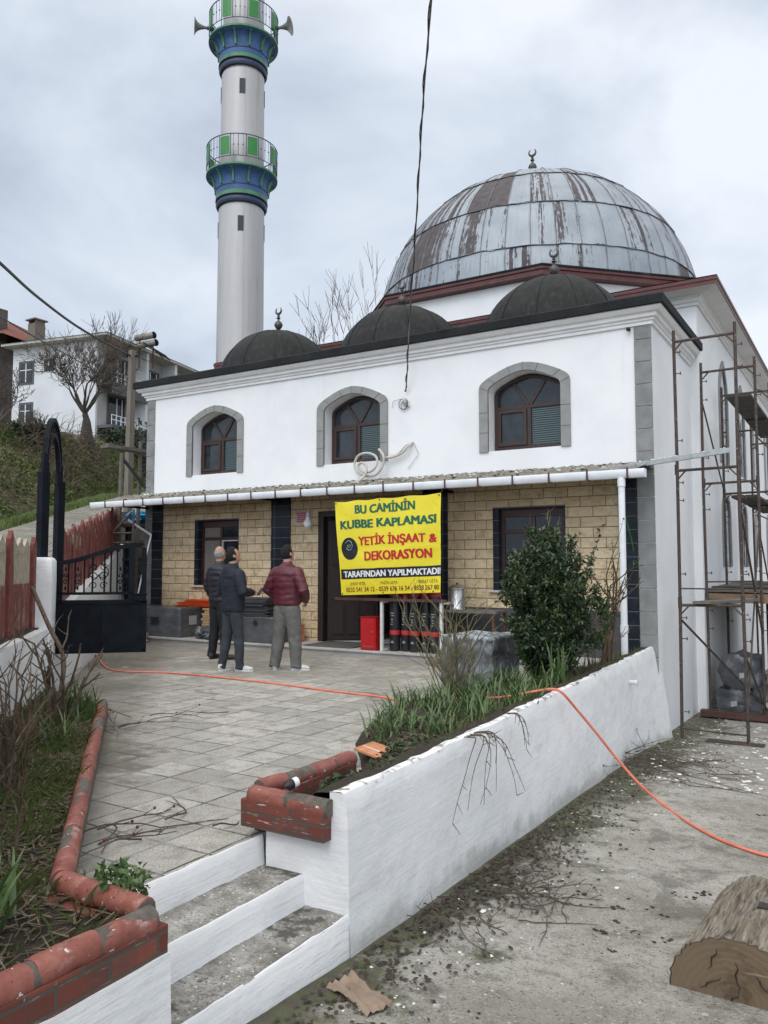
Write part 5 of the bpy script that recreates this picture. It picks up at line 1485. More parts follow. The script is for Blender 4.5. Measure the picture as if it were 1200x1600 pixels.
m = MB(); m.lathe((-5.62,11.42,.781), [(.10,0),(.135,.005),(.135,.03),(.125,.04),(.125,.31),(.14,.32),(.14,.34),(.07,.385),(.02,.395),(.001,.395)], 24); m.build('urn_body', M['steel'], ur, smooth=True)
m = MB(); m.tube([(-5.62,11.295,.86),(-5.62,11.25,.86),(-5.62,11.245,.835)], .010, 8); m.tube([(-5.62,11.42,1.176),(-5.62,11.42,1.20)], .018, 8); m.build('tap', M['blackmetal'], ur, smooth=True)
dmt = MB(); dmt.box(-8.45,-7.45,11.15,11.78,LZ,.116); tag(dmt.build('door_mat', M['mat'], None, bevel=.005, origin=(-8.0,11.5,LZ)), 'worn grey mat on the porch in front of the entrance door', 'mat')
lm = empty('bulb_lamp', (-8.80, 11.75, 2.17), 'white bulb lamp hanging by the door beside the small red sign', 'lamp')
m = MB(); m.lathe((-8.80,11.75,2.165), [(.001,0),(.045,.008),(.072,.035),(.082,.075),(.075,.115),(.05,.14),(.042,.15),(.042,.18),(.035,.19),(.001,.192)], 20); m.build('bulb', M['bulb'], lm, smooth=True)
m = MB(); m.tube([(-8.80,11.75,2.355),(-8.80,11.75,2.44)], .032, 12); m.tube([(-8.80,11.75,2.43),(-8.80,11.80,2.75)], .006, 5); m.build('lamp_holder', M['white_post'], lm, smooth=True)
sg_ = empty('wall_sign', (-9.06, 11.945, 2.38), 'small pale wall plate with red lines beside the entrance door', 'sign')
m = MB(); m.box(-9.24,-8.88,11.938,11.953,2.27,2.49); m.build('plate', M['label'], sg_, bevel=.003)
m = MB()
for i in range(5):
    k = rnd.uniform(.0,.05); m.box(-9.22+k,-8.90-k,11.934,11.9375,2.29+i*.038,2.29+i*.038+.022)
m.build('red_lines', M['redlabel'], sg_)
cc_ = empty('security_camera', (-2.99, 11.93, 4.99), 'tiny black security camera high on the white wall near the quoin corner', 'camera')
m = MB(); m.tube([(-2.99,11.958,4.99),(-2.99,11.90,4.99)], .02, 10); m.build('bracket', M['b_black'], cc_); m = MB(); m.blob((-2.99,11.885,4.985), .032,.032,.032, amp=0, n=14, m=10); m.build('dome_lens', M['b_black'], cc_, smooth=True)
# covered bale beside the planting bed
w = wrapped('covered_bale', -4.42, -3.76, 8.50, 9.35, .0, .64, 'square bale under crumpled grey plastic sheeting behind the bare rose bush', 'bale', 5, 'tarp', amp=.03)
st_ = [(-5.55,10.55,.09),(-5.38,10.62,.07),(-5.50,10.75,.10),(-5.25,10.5,.06),(-5.70,10.68,.06),(-5.42,10.45,.05),(-5.48,10.64,.07)]
SL = ['grey brown rubble stone on the terrace behind the rose bush, biggest of its heap', 'rubble stone at the right of the little heap by the ledge', 'rubble stone at the back of the little heap by the ledge', 'small rubble stone lowest right in the heap by the ledge', 'small rubble stone at the left end of the heap by the ledge', 'smallest rubble stone at the front of the heap by the ledge', 'rubble stone lying on top of the heap by the ledge']
for i, (x, y, r) in enumerate(st_):
    m = MB(); m.blob((x,y,r*.6 + (.11 if i == 6 else 0)), r*1.2, r, r*.75, seed=i+3, amp=.5, n=12, m=8); tag(m.build('rubble_stone', M['rubble'], None, smooth=True, origin=(x,y,0)), SL[i], 'stone', 'rubble stones by the porch ledge')

# ================================================================== SCAFFOLDING
sc_ = empty('scaffolding', (-2.0, 14.4, -1.05), 'tall rusty frame scaffolding with board decks along the white side wall', 'scaffolding')
SX0, SX1 = -2.41, -1.57
FYs = [12.2, 14.4, 16.6, 18.8, 21.0]
for i, y in enumerate(FYs):
    for x in (SX0, SX1):
        zb = gz(y)+.01; zt_ = 4.95
        if i == 1 and x == SX0: zb = -.93
        lean = .02*math.sin(i*2+x*3)
        m = MB(); m.tube([(x+lean,y,zb),(x,y+.01,1.0),(x-lean*.5,y,2.9),(x,y+.015*math.sin(i),zt_)], .0235, 10)
        m.tube([(x,y,.86),(x,y,1.02)], .029, 10); m.tube([(x,y,2.80),(x,y,2.95)], .029, 10)
        m.build('post', M['scaff'], sc_, smooth=True)
        m = MB()
        for zz in (-.62, .42, .72, 1.35, 2.42, 2.68, 3.3, 4.3, 4.62):
            m.tube([(x+.02,y,zz),(x+.085,y,zz)], .007, 5); m.tube([(x+.085,y,zz-.022),(x+.085,y,zz+.022)], .009, 5)
        m.build('coupling_pin', M['scaff'], sc_)
    for zz in ((.90, 2.86, 4.78) if i < 3 else (.90, 2.86, 4.4)):
        m = MB(); m.tube([(SX0,y,zz),(SX1,y,zz+.01)], .021, 8); m.bar((SX0+.02,y,zz-.12),(SX0+.12,y,zz-.01),.02); m.bar((SX1-.02,y,zz-.12),(SX1-.12,y,zz-.01),.02); m.build('crossbar', M['scaff'], sc_, smooth=True)
    m = MB(); m.tube([(SX0,y,gz(y)+.14),(SX1,y,gz(y)+.13)], .012, 6); m.build('base_tie', M['scaff'], sc_)
for i, (a, c, r) in enumerate((((SX0,12.2,1.14),(SX1,12.2,1.14),.011), ((SX0,14.4,1.20),(SX1,14.4,1.22),.013), ((SX0,12.2,.70),(SX1+.05,14.4,-.86),.017), ((SX1,12.2,2.3),(SX1,14.4,.35),.017), ((SX1,12.2,.25),(SX1,14.4,-.80),.016), ((SX1-.02,14.4,1.9),(SX0,12.2,-.4),.010) if False else ((SX1,14.4,2.2),(SX1,12.25,-.75),.014), ((SX0,14.4,4.3),(SX0,16.6,2.9),.014), ((SX1,14.4,2.0),(SX1,16.6,.4),.014), ((SX1,14.4,4.4),(SX1,16.6,4.75),.014), ((SX1,14.4,3.6),(SX1,16.6,3.65),.014), ((SX1,14.4,2.3),(SX1,16.6,2.3),.012))):
    m = MB(); m.tube([a, c], r, 7); m.build('brace', M['scaff'] if i % 3 else M['scaff'], sc_, smooth=True)
for (x0, x1, y0, y1, z) in ((-2.02,-1.62,14.3,16.75,4.28),(-2.0,-1.6,16.6,19.0,4.24),(-2.02,-1.6,14.6,16.9,2.62),(-2.0,-1.6,16.6,19.0,2.6)):
    for k in range(2):
        m = MB(); a = x0+(x1-x0)*k/2; m.box(a+.008, a+(x1-x0)/2-.008, y0+.05*k, y1, z, z+.045); m.build('deck_board', M['dark_plank'], sc_, bevel=.004)
m = MB(); m.add([(-2.22,12.1,.926),(-1.98,12.1,.926),(-1.50,13.5,.93),(-1.80,13.55,.93),(-2.22,12.1,.965),(-1.98,12.1,.965),(-1.50,13.5,.97),(-1.80,13.55,.97)], [(0,3,2,1),(4,5,6,7),(0,1,5,4),(1,2,6,5),(2,3,7,6),(3,0,4,7)]); m.build('deck_board', M['plank'], sc_, bevel=.004)
for y, z, xa, xb in ((14.4,-.97,-2.55,-1.45),(12.2,gz(12.2)+.012,-2.1,-1.35)):
    m = MB(); m.box(xa, xb, y-.09, y+.09, z-.06 if y > 13 else z-.02, z+.04 if y > 13 else z+.012); m.build('sole_board', M['brownmetal'] if y > 13 else M['scaff'], sc_, bevel=.006)
ch = empty('metal_channel', (-2.2, 11.6, 2.95), 'grey metal channel spattered with plaster, laid from the canopy to the scaffold', 'metal channel')
a, c = atY(925,741,11.30), atY(1139,707,12.17); m = MB(); dv = (c-a).normalized(); up = Vector((0,0,1)); sd = dv.cross(up).normalized()
mid = (a+c)/2; L2 = (c-a).length/2
m.obox(mid, dv*L2, sd*.055, up*.004); m.obox(mid - sd*.055 + up*.03, dv*L2, sd*.003, up*.034); m.obox(mid + sd*.055 + up*.03, dv*L2, sd*.003, up*.034)
m.v = [tuple(Vector(p) + Vector((0,0,-.03*(1-((Vector(p)-mid).dot(dv)/L2)**2)))) for p in m.v]
m.build('channel', M['galv'], ch)
m = MB()
for i in range(60):
    k = rnd.uniform(-.98,.98); r = rnd.uniform(.006,.022); m.blob(mid+dv*L2*k+sd*rnd.uniform(-.045,.045)+up*(.012 if rnd.random()<.3 else .066), r,r,r*.6, seed=i, n=6, m=4, amp=.4)
m.build('plaster_spatter', M['chips'], ch)
# store shed beside the hall
sd_ = empty('lean_to_shed', (-1.4, 16.5, -1.1), 'low lean-to shed with board roof behind the scaffold at the side wall', 'shed')
m = MB(); m.add([(-2.52,15.0,1.02),(1.5,15.0,.98),(1.5,19,1.05),(-2.52,19,1.10)], [(0,1,2,3)]); m.v += [(x,y,z+.05) for x,y,z in m.v]; m.f += [(4,5,6,7),(0,1,5,4),(1,2,6,5),(2,3,7,6),(3,0,4,7)]; m.build('roof', M['plank'], sd_)
m = MB(); m.box(-2.52,1.5,14.97,14.995,.83,.99); m.build('fascia_board', M['brownboard'], sd_)
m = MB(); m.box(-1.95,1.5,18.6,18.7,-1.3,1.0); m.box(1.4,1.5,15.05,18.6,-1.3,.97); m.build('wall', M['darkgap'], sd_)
for x in (-1.25, .4):
    m = MB(); m.box(x-.05,x+.05,15.02,15.12,-1.2,.97); m.build('post', M['plank'], sd_, bevel=.006)
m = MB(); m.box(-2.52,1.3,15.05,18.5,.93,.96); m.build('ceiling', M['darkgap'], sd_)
for i in range(5):
    m = MB(); y = 15.02+.3*i; m.obox((-1.9+.2*i, y+.2, 1.10+.02*i), (.55,.06,0), (-.02,.10,0), (0,0,.014)); tag(m.build('loose_board', M['plank'] if i % 2 else M['dark_plank'], None, bevel=.004, origin=(-1.9+.2*i,y+.2,1.08)), 'weathered loose board lying on the shed roof, ' + ['nearest the scaffold', 'second from the front edge', 'third from the front edge', 'fourth from the front edge', 'farthest from the front edge'][i], 'board', 'loose boards on the shed roof')
gc = empty('metal_cabinet', (-.95, 15.75, 1.1), 'dark green glazed cabinet with white frame standing on the shed roof', 'cabinet')
m = MB(); m.box(-1.28,-.5,15.5,16.0,1.13,1.75); m.build('cabinet_body', M['greencab'], gc, bevel=.01)
m = MB(); m.ring([(-1.30,1.12),(-1.30,1.77),(-.48,1.77),(-.48,1.12),(-1.30,1.12)], [(-1.23,1.19),(-1.23,1.70),(-.55,1.70),(-.55,1.19),(-1.23,1.19)], 15.47, 15.51); m.build('frame', M['white_pvc'], gc)
for i, (x, y, z, rx, rz_, lb_) in enumerate(((-2.02,15.30,-.38,.36,.34,'big black plastic sack lying on top of the others under the shed'),(-2.16,15.25,-.86,.30,.24,'squashed black plastic sack at the foot of the pile by the wall'),(-1.66,15.20,-.84,.28,.24,'black plastic sack at the right foot of the pile by the shed post'))):
    o = empty('plastic_sack', (x, y, z-rz_), lb_, 'sack', 'black sacks under the shed'); m = MB()
    n_, m_ = 26, 18; m.blob((0,0,0),1,1,1,seed=i+4,amp=.16,n=n_,m=m_,freq=2.2)
    def sq(p):
        p = Vector(p); k = max(abs(p.x), abs(p.y), abs(p.z), .01); q = p*(1-.45) + p/k*.45*p.length
        q += Vector((mnoise.noise(p*4), mnoise.noise(p*4+Vector((3,0,0))), mnoise.noise(p*4+Vector((0,3,0)))))*.09
        return (x+q.x*rx*.92, y+q.y*.30, z+q.z*rz_)
    m.v = [sq(p) for p in m.v]; m.build('sack', M['film'], o, smooth=True)
    m = MB(); m.obox((x+.05, y-.315, z-.02), (.05,0,.01), (0,.003,0), (0,0,.045)); m.build('paper_label', M['label'], o)

# ================================================================== CABLES, CONDUIT, POLE
def smooth_path(pts, k=6):
    pts = [Vector(p) for p in pts]; out = []
    for i in range(len(pts)-1):
        p0, p1, p2, p3 = pts[max(0,i-1)], pts[i], pts[i+1], pts[min(len(pts)-1,i+2)]
        for j in range(k):
            t_ = j/k; out.append(.5*((2*p1)+(p2-p0)*t_+(2*p0-5*p1+4*p2-p3)*t_*t_+(3*p1-p0-3*p2+p3)*t_**3))
    return out+[pts[-1]]
hp = [atY(*q) for q in ((678,-60,6.0),(674,0,7.0),(664,120,8.4),(658,210,9.4),(653,300,10.3),(647,400,11.1),(641,480,11.55),(638,540,11.66),(636,585,11.80),(634,612,11.92))]
sv = empty('service_cable', hp[-1], 'twisted dark service cable dropping from above to a coil on the white wall', 'cable')
sp_ = [Vector((.6, -14.0, 13.0)), hp[0].lerp(Vector((.6,-14.0,13.0)), .45) - Vector((0,0,.35))] + smooth_path(hp, 8); m = MB(); m.tube(sp_, .011, 6); m.build('cable', M['cable_grey'], sv, smooth=True)
m = MB(); m.tube([p + Vector((.016*math.sin(i*.9), .016*math.cos(i*.9)-.01, 0)) for i, p in enumerate(sp_)], .008, 5); m.build('cable', M['cable'], sv, smooth=True)
m = MB(); c = Vector((-6.86, 11.93, 4.30))
for k in range(3):
    cx, cz, r = (-.03,-.02,.085),(.0,-.05,.065),(.03,-.01,.05)
    q = (cx,cz,r)[k]; m.tube([c+Vector((q[0]+(q[2])*math.cos(a*.45), -.012*k, q[1]+q[2]*1.1*math.sin(a*.45))) for a in range(15)], .006, 5)
m.tube(smooth_path([c+Vector((-.03,0,.07)), c+Vector((-.14,-.01,.06)), c+Vector((-.22,-.01,.04)), c+Vector((-.25,0,-.06))]), .004, 4)
m.tube(smooth_path([c+Vector((.03,0,-.06)), c+Vector((.10,-.01,-.09)), c+Vector((.13,-.01,-.08))]), .005, 4)
m.build('coil', M['cable_grey'], sv, smooth=True); m = MB(); m.blob(c+Vector((.02,-.01,.03)), .04,.03,.06, seed=2); m.build('junction', M['conduit'], sv, smooth=True)
cdt = empty('conduit_coil', (-7.2, 11.9, 2.9), 'cream plastic conduit coiled at a window corner and running into the wall', 'conduit')
def wy(px_, py_, Y=11.86): return atY(px_, py_, Y)
m = MB(); m.tube(smooth_path([wy(644,692,11.95), wy(637,698,11.86), wy(628,708), wy(614,714), wy(602,715)]), .020, 8); m.tube(smooth_path([wy(644,692,11.95), wy(634,696,11.88), wy(622,709,11.88), wy(606,714,11.88)]), .014, 8)
lp_ = [wy(556+33*math.cos(0)+0,0)] 
m.tube(smooth_path([wy(592,702), wy(599,712,11.80), wy(598,727,11.80), wy(588,741,11.78), wy(574,744,11.78), wy(560,739,11.8), wy(554,726,11.82), wy(560,712,11.82), wy(574,708,11.80), wy(587,713,11.78), wy(589,724,11.76), wy(582,735,11.74), wy(570,738,11.74), wy(561,732,11.74), wy(560,726,11.74), wy(566,723,11.72), wy(572,728,11.72), wy(572,738,11.70), wy(566,747,11.66), wy(556,754,11.5), wy(548,754,11.4)]), .0225, 8)
m.build('conduit', M['conduit'], cdt, smooth=True)
m = MB(); m.tube(smooth_path([wy(645,690,11.95), wy(650,700,11.93), wy(653,710,11.93), wy(645,722,11.93), wy(637,733,11.93)]), .004, 4); m.tube(smooth_path([wy(548,754,11.4), wy(540,750,11.4)]), .004, 4); m.build('wire', M['cable_grey'], cdt)
gw = MB(); gw.tube(smooth_path([(-3.02,11.02,2.66),(-3.0,11.4,2.3),(-2.99,11.9,1.75),(-2.99,11.9,1.45)]), .008, 5); tag(gw.build('green_cord', M['bright_green'], None, origin=(-3.0,11.3,1.5)), 'thin green cord hanging down the black tiles by the white downpipe', 'cord')
UP = atD(207, 548, 20.0); UB = atD(196, 905, 19.6); UB.z = .6
pole = empty('utility_pole', (UB.x, UB.y, UB.z), 'grey square concrete utility pole beside the paved road left of the mosque', 'utility pole')
m = MB()
for i in range(6):
    a, c = UB.lerp(UP, i/6), UB.lerp(UP, (i+1)/6); m.bar(a, c, .165-.006*i, .165-.006*i)
m.build('pole', M['polewood'], pole); m = MB(); m.bar(UP-Vector((0,0,.15))-Vector((.15,.05,0)), UP-Vector((0,0,.15))+Vector((.15,.05,0)), .03); m.blob(UP-Vector((.14,.05,.09)),.04,.04,.06,amp=0,n=8,m=6); m.build('insulator_arm', M['blackmetal'], pole)
m = MB(); m.tube([Vector((-13.5,-12.0,10.5))] + smooth_path([atD(-60,360,9.5), atD(0,411,11), atD(60,465,13.4), atD(130,516,16.5), atD(204,556,20)], 8), .024, 6); tag(m.build('power_line', M['cable'], None, smooth=True, origin=atD(0,411,11)), 'thick black power line running from the upper left to the utility pole', 'power line')
m = MB(); m.tube([Vector((-26.0,-10.0,12.5))] + smooth_path([atD(-60,462,15), atD(0,495,18), atD(64,532,22), atD(118,562,27), atD(165,590,32)], 8), .020, 5); tag(m.build('power_line', M['cable'], None, smooth=True, origin=atD(0,495,18)), 'thin black line sagging in front of the white apartment house', 'power line')
ts = empty('trestle_scaffold', atD(205,775,17.6), 'makeshift wooden trestle with one grey plank beside the left portico corner', 'trestle')
a, c = atD(163,697,17.2), atD(246,709,18.4); m = MB(); m.bar(a, c, .28, .07); m.build('plank', M['plank'], ts)
for p_, q_ in (((190,708,17.4),(183,900,17.4)),((220,690,18.0),(211,900,18.0))):
    m = MB(); b0 = atD(*q_); b0.z = 0; m.tube([atD(*p_), b0], .045, 7); m.build('leg', M['plank'], ts, smooth=True)
m = MB(); m.bar(atD(190,714,17.45), atD(232,768,18.1), .05); m.build('brace', M['dark_plank'], ts)
# ================================================================== PEOPLE
def ell_loft(mb, secs, n=20):
    """secs: (cx, cy, cz, rx, ry) closed stack of ellipses"""
    vs = []; fs = []
    for cx, cy, cz, rx, ry in secs:
        for k in range(n):
            a = 2*math.pi*k/n; vs.append((cx+rx*math.cos(a), cy+ry*math.sin(a), cz))
    for i in range(len(secs)-1):
        for k in range(n): fs.append((i*n+k, i*n+(k+1)%n, (i+1)*n+(k+1)%n, (i+1)*n+k))
    fs.append(tuple(range(n-1,-1,-1))); fs.append(tuple((len(secs)-1)*n+k for k in range(n)))
    mb.add(vs, fs)
def cap_tube(mb, pts, rs, n=14):
    """tapered limb with rounded ends"""
    pts = [Vector(p) for p in pts]; d0 = (pts[0]-pts[1]).normalized(); d1 = (pts[-1]-pts[-2]).normalized()
    P_ = [pts[0]+d0*rs[0]*.9, pts[0]+d0*rs[0]*.6] + pts + [pts[-1]+d1*rs[-1]*.6, pts[-1]+d1*rs[-1]*.9]
    mb.tube(P_, [rs[0]*.35, rs[0]*.8]+list(rs)+[rs[-1]*.8, rs[-1]*.35], n)
def puff(me, amp, period, z0, z1, noise_amp=.004, nf=9):
    me.update(); ns = [v.normal.copy() for v in me.vertices]
    for v, nrm in zip(me.vertices, ns):
        d = noise_amp*mnoise.noise(v.co*nf) + noise_amp*.9*mnoise.noise(Vector((v.co.x*nf*1.2, v.co.y*nf*1.2, v.co.z*nf*2.6))) + noise_amp*.4*mnoise.noise(v.co*nf*4)
        if z0 < v.co.z < z1: d += amp*(abs(math.sin(math.pi*v.co.z/period + 1.2*mnoise.noise(v.co*2.0)))**.6 - .6)
        v.co += nrm*d
def make_person(loc, rz, H, label, spec):
    S = H/1.75
    o = empty('person', loc, label, 'person', None, rz)
    o.scale = (S, S, S)
    el, wr = spec['elbow'], spec['wrist']      # (x, y, z) for the right side, mirrored for the left
    LS = spec.get('left', {})
    hy, hp_ = spec['head_yaw'], spec['head_pitch']
    HQ = Matrix.Rotation(hy, 3, 'Z') @ Matrix.Rotation(hp_, 3, 'X'); HC = Vector((0, .015, 1.535))
    def hd(p): return HC + HQ @ Vector(p)
    b = MB(); hm = MB()
    hm.blob((0,.012,.105), .076,.094,.112, amp=0, n=22, m=16)
    hm.blob((0,.035,.045), .058,.066,.070, amp=0, n=16, m=12)               # jaw
    hm.tube([(0,.098,.125),(0,.118,.095),(0,.122,.082)], [.010,.015,.013], 8)   # nose
    hm.blob((0,.102,.050), .022,.012,.008, amp=0, n=8, m=6)                 # lips
    hm.blob((0,.085,.012), .026,.022,.02, amp=0, n=8, m=6)                  # chin
    hm.blob((0,.088,.135), .050,.018,.010, amp=0, n=8, m=6)                 # brow
    for sx in (-1,1): hm.blob((sx*.080,-.005,.095), .010,.020,.032, amp=0, n=8, m=8)
    hm.v = [tuple(hd(p)) for p in hm.v]; b.v += []; b.add(hm.v, hm.f)
    cap_tube(b, [(0,-.02,1.42),(0,-.008,1.50),tuple(hd((0,-.005,.06)))], [.064,.058,.058])
    ell_loft(b, [(0,0,.90,.13,.09),(0,0,1.05,.14,.095),(0,0,1.28,.14,.09),(0,-.01,1.38,.10,.07),(0,-.01,1.46,.06,.055)])
    for sx in (-1,1):
        e_ = LS.get('elbow', el) if sx < 0 else el; w_ = LS.get('wrist', wr) if sx < 0 else wr
        sh = Vector((sx*.150,-.015,1.345)); E_ = Vector((sx*e_[0], e_[1], e_[2])); Wv = Vector((sx*w_[0], w_[1], w_[2]))
        cap_tube(b, [sh, E_, Wv], [.042,.036,.027])
        hd_ = (Wv-E_).normalized(); up_ = Vector((0,0,1)); side = hd_.cross(up_).normalized()
        if side.length < .1: side = Vector((1,0,0))
        pn = side.cross(hd_)
        palm = Wv + hd_*.055
        b.obox(palm, hd_*.050, pn*.038, side*.013)
        for k, L in enumerate((.070,.080,.075,.058)):
            q0 = Wv + hd_*.095 + pn*(.030-.020*k); q1 = q0 + hd_*L*.45 - side*sx*.018; q2 = q1 + hd_*L*.30 - side*sx*.034
            cap_tube(b, [q0-hd_*.015, q1, q2], [.0095,.009,.0075], 8)
        t0 = Wv + hd_*.035 + pn*.036; t1 = t0 + hd_*.030 + pn*.022 - side*sx*.015; t2 = t1 + hd_*.028 - side*sx*.014
        cap_tube(b, [t0, t1, t2], [.012,.011,.009], 8)
        fx, fy_, tz = spec['feet'][0 if sx < 0 else 1]
        cap_tube(b, [(sx*.085,0,.90),((sx*.085*.4+fx*.6),fy_*.5+.02,.48),(fx,fy_-.02,.10)], [.085,.055,.04])
    body = link_mesh('body', remeshed(b, .0085, 3, .5, 'body'), M['skin'], o)
    # hair, a shell that follows the skull
    hb_ = MB(); vs = []; n_, m_ = 30, 20
    for i in range(m_+1):
        t_ = math.pi*i/m_
        for k in range(n_):
            a = 2*math.pi*k/n_; d = Vector((math.sin(t_)*math.cos(a), math.sin(t_)*math.sin(a), math.cos(t_)))
            on = spec['hair'](d); q = spec.get('hair_t', 1.085) + .03*mnoise.noise(d*9) if on else .90
            vs.append(hd((d.x*.078*q, .008+d.y*.096*q, .108+d.z*.113*q)))
    fs = [(i*n_+k, (i+1)*n_+k, (i+1)*n_+(k+1)%n_, i*n_+(k+1)%n_) for i in range(m_) for k in range(n_)]
    hb_.add(vs, fs); h = hb_.build('hair', M[spec['hair_mat']], o, smooth=True, local=True)
    for sx in (-1, 1):
        m = MB(); m.blob((0,0,0), .010,.008,.008, amp=0, n=8, m=6); m.v = [tuple(hd(Vector(p)+Vector((sx*.030,.094,.118)))) for p in m.v]; m.build('eye', M['b_black'], o, smooth=True, local=True)
    # jacket
    j = MB(); k_ = spec['bulk']
    ell_loft(j, [(0,.0,spec['hem'],.182*k_,.128*k_),(0,0,spec['hem']+.03,.19*k_,.135*k_),(0,.005,1.08,.188*k_,.138*k_),(0,.0,1.22,.198*k_,.142*k_),(0,-.012,1.34,.205*k_,.13*k_),(0,-.015,1.41,.185*k_,.112*k_),(0,-.012,1.455,.115*k_,.09*k_),(0,-.005,1.49,.076,.072),(0,.0,1.525,.074,.072)], 28)
    for sx in (-1,1):
        e_ = LS.get('elbow', el) if sx < 0 else el; w_ = LS.get('wrist', wr) if sx < 0 else wr
        sh = Vector((sx*.160*k_,-.015,1.372)); E_ = Vector((sx*e_[0], e_[1], e_[2])); Wv = Vector((sx*w_[0], w_[1], w_[2]))
        cap_tube(j, [sh, sh.lerp(E_,.5), E_, E_.lerp(Wv,.5), Wv-(Wv-E_).normalized()*.02], [.078*k_,.075*k_,.070*k_,.062*k_,.050*k_], 16)
    if spec.get('hood'):
        j.tube([(0.09*math.cos(a), -.015+.085*math.sin(a), 1.475+.012*math.sin(a*1)) for a in [R_(-200+220*i/14) for i in range(15)]], [.018+.026*math.sin(math.pi*i/14) for i in range(15)], 10)
        j.blob((0,-.11,1.40), .10,.04,.085, amp=.1, n=14, m=10)
    jm = remeshed(j, .0125, 12, .5, 'jacket'); puff(jm, spec['puff'], spec['period'], spec['hem']+.02, 1.47, .006, 7)
    link_mesh('jacket', jm, M[spec['jacket_mat']], o)
    t_ = MB()
    ell_loft(t_, [(0,0,.80,.15,.11),(0,-.008,.90,.172,.128),(0,0,1.0,.165,.115),(0,0,1.04,.155,.11)], 24)
    kx = spec.get('leg_k', 1.0)
    for sx in (-1,1):
        fx, fy_, tz = spec['feet'][0 if sx < 0 else 1]
        hip = Vector((sx*.088,-.005,.86)); an = Vector((fx,fy_-.03,.065)); kn = hip.lerp(an,.5)+Vector((0,.022,0))
        t_.tube([hip+Vector((0,0,.06)), hip, hip.lerp(kn,.5), kn, kn.lerp(an,.5), an, an-Vector((0,.012,.035))], [.08*kx,.102*kx,.092*kx,.078*kx,.071*kx,.066*kx,.068*kx], 18)
    tm = remeshed(t_, .0125, 5, .5, 'trousers')
    ns = [v.normal.copy() for v in tm.vertices]
    for v, nrm in zip(tm.vertices, ns):
        z = v.co.z; w_ = .006*mnoise.noise(v.co*7) + .003*mnoise.noise(v.co*19)
        if z < .75: w_ += .0075*mnoise.noise(Vector((v.co.x*7+z*5, v.co.y*7-z*4, z*11+v.co.x*9)))*(1.0 if (.34 < z < .58 or z < .24) else .6)
        v.co += nrm*w_
    link_mesh('trousers', tm, M[spec['trouser_mat']], o)
    for sx in (-1,1):
        fx, fy_, tz = spec['feet'][0 if sx < 0 else 1]; s_ = MB(); q = Matrix.Rotation(tz, 3, 'Z')
        s_.blob((0,-.045,.050),.042,.062,.050,amp=0,n=14,m=10); s_.blob((0,.055,.038),.045,.100,.042,amp=0,n=14,m=10); s_.blob((0,.125,.032),.040,.055,.034,amp=0,n=14,m=10)
        s_.tube([(0,-.05,.05),(0,-.055,.10)], [.045,.042], 12)
        s_.v = [tuple(q @ Vector((x,y,max(.004,z))) + Vector((fx,fy_,0))) for x,y,z in s_.v]
        sm_ = remeshed(s_, .0075, 4, .5, 'shoe'); so = link_mesh('shoe', sm_, M[spec['shoe_mat']], o)
        if spec['shoe_mat'] == 'shoe_white':
            e2 = MB(); ol = [(.046*math.cos(a)*(1 if math.sin(a) < 0 else .96), .045+.135*math.sin(a)) for a in [2*math.pi*i/24 for i in range(24)]]
            ol = [tuple((q @ Vector((x,y,0)) + Vector((fx,fy_,0)))[:2]) for x, y in ol]; e2.zprism(ol, .001, .020); e2.build('sole', M['white_pvc'], so, local=True)
    return o
full_hair = lambda d: not (d.y > .30 and d.z < .62) and d.z > -.70 and not (d.y > .0 and d.z < -.15)
sides_only = lambda d: (d.z < .42 and d.z > -.5 and d.y < .35)
bald_spot = lambda d: full_hair(d) and not ((d - Vector((-.25,-.70,.62)).normalized()).length < .38)
make_person((-7.14, 9.06, 0), R_(2), 1.76, 'man in a burgundy puffer jacket and grey trousers looking up, hands in his pockets', dict(
    elbow=(.315,-.055,1.12), wrist=(.215,.15,.975), head_yaw=R_(-12), head_pitch=R_(12), hair=full_hair, hair_mat='hair_black', bulk=1.13, hem=.90, puff=.0055, period=.088,
    jacket_mat='jacket_red', trouser_mat='trouser_grey', shoe_mat='shoe_white', leg_k=1.2, feet=((-.165,-.03,R_(22)),(.165,.02,R_(-52)))))
mn = make_person((-7.72, 8.57, 0), R_(-16), 1.73, 'man in a navy jacket and dark jeans holding a phone, nearest the orange hose', dict(
    elbow=(.29,-.03,1.12), wrist=(.135,.235,1.10), head_yaw=R_(-10), head_pitch=R_(20), hair=bald_spot, hair_mat='hair_black', bulk=1.08, hem=.83, puff=.002, period=.3, hood=True,
    jacket_mat='jacket_navy', trouser_mat='jeans', shoe_mat='shoe_white', leg_k=.94, feet=((-.13,-.06,R_(10)),(.125,.07,R_(-48)))))
make_person((-8.86, 9.52, 0), R_(-8), 1.78, 'older grey haired man in dark clothes standing mostly behind the man in navy', dict(
    elbow=(.27,-.02,1.12), wrist=(.24,.10,.88), head_yaw=R_(10), head_pitch=R_(18), hair=sides_only, hair_t=1.03, hair_mat='hair_grey', bulk=1.06, hem=.88, puff=.010, period=.08,
    jacket_mat='jacket_dark', trouser_mat='trouser_black', shoe_mat='shoe_dark', leg_k=1.0, feet=((-.11,-.02,R_(18)),(.13,.03,R_(-40)))))
q = Matrix.Rotation(R_(-16), 3, 'Z') @ Vector((.14,.36,1.10)) + Vector((-7.72, 8.57, .0)); qd = Matrix.Rotation(R_(-16), 3, 'Z')
ph = empty('phone', q, 'black phone held in front of the man in the navy jacket', 'phone')
m = MB(); m.obox(q, qd @ Vector((.036,0,0)), qd @ Vector((0,.036,.052)), qd @ Vector((0,-.0038,.0026))); m.build('phone_body', M['b_black'], ph, bevel=.002)
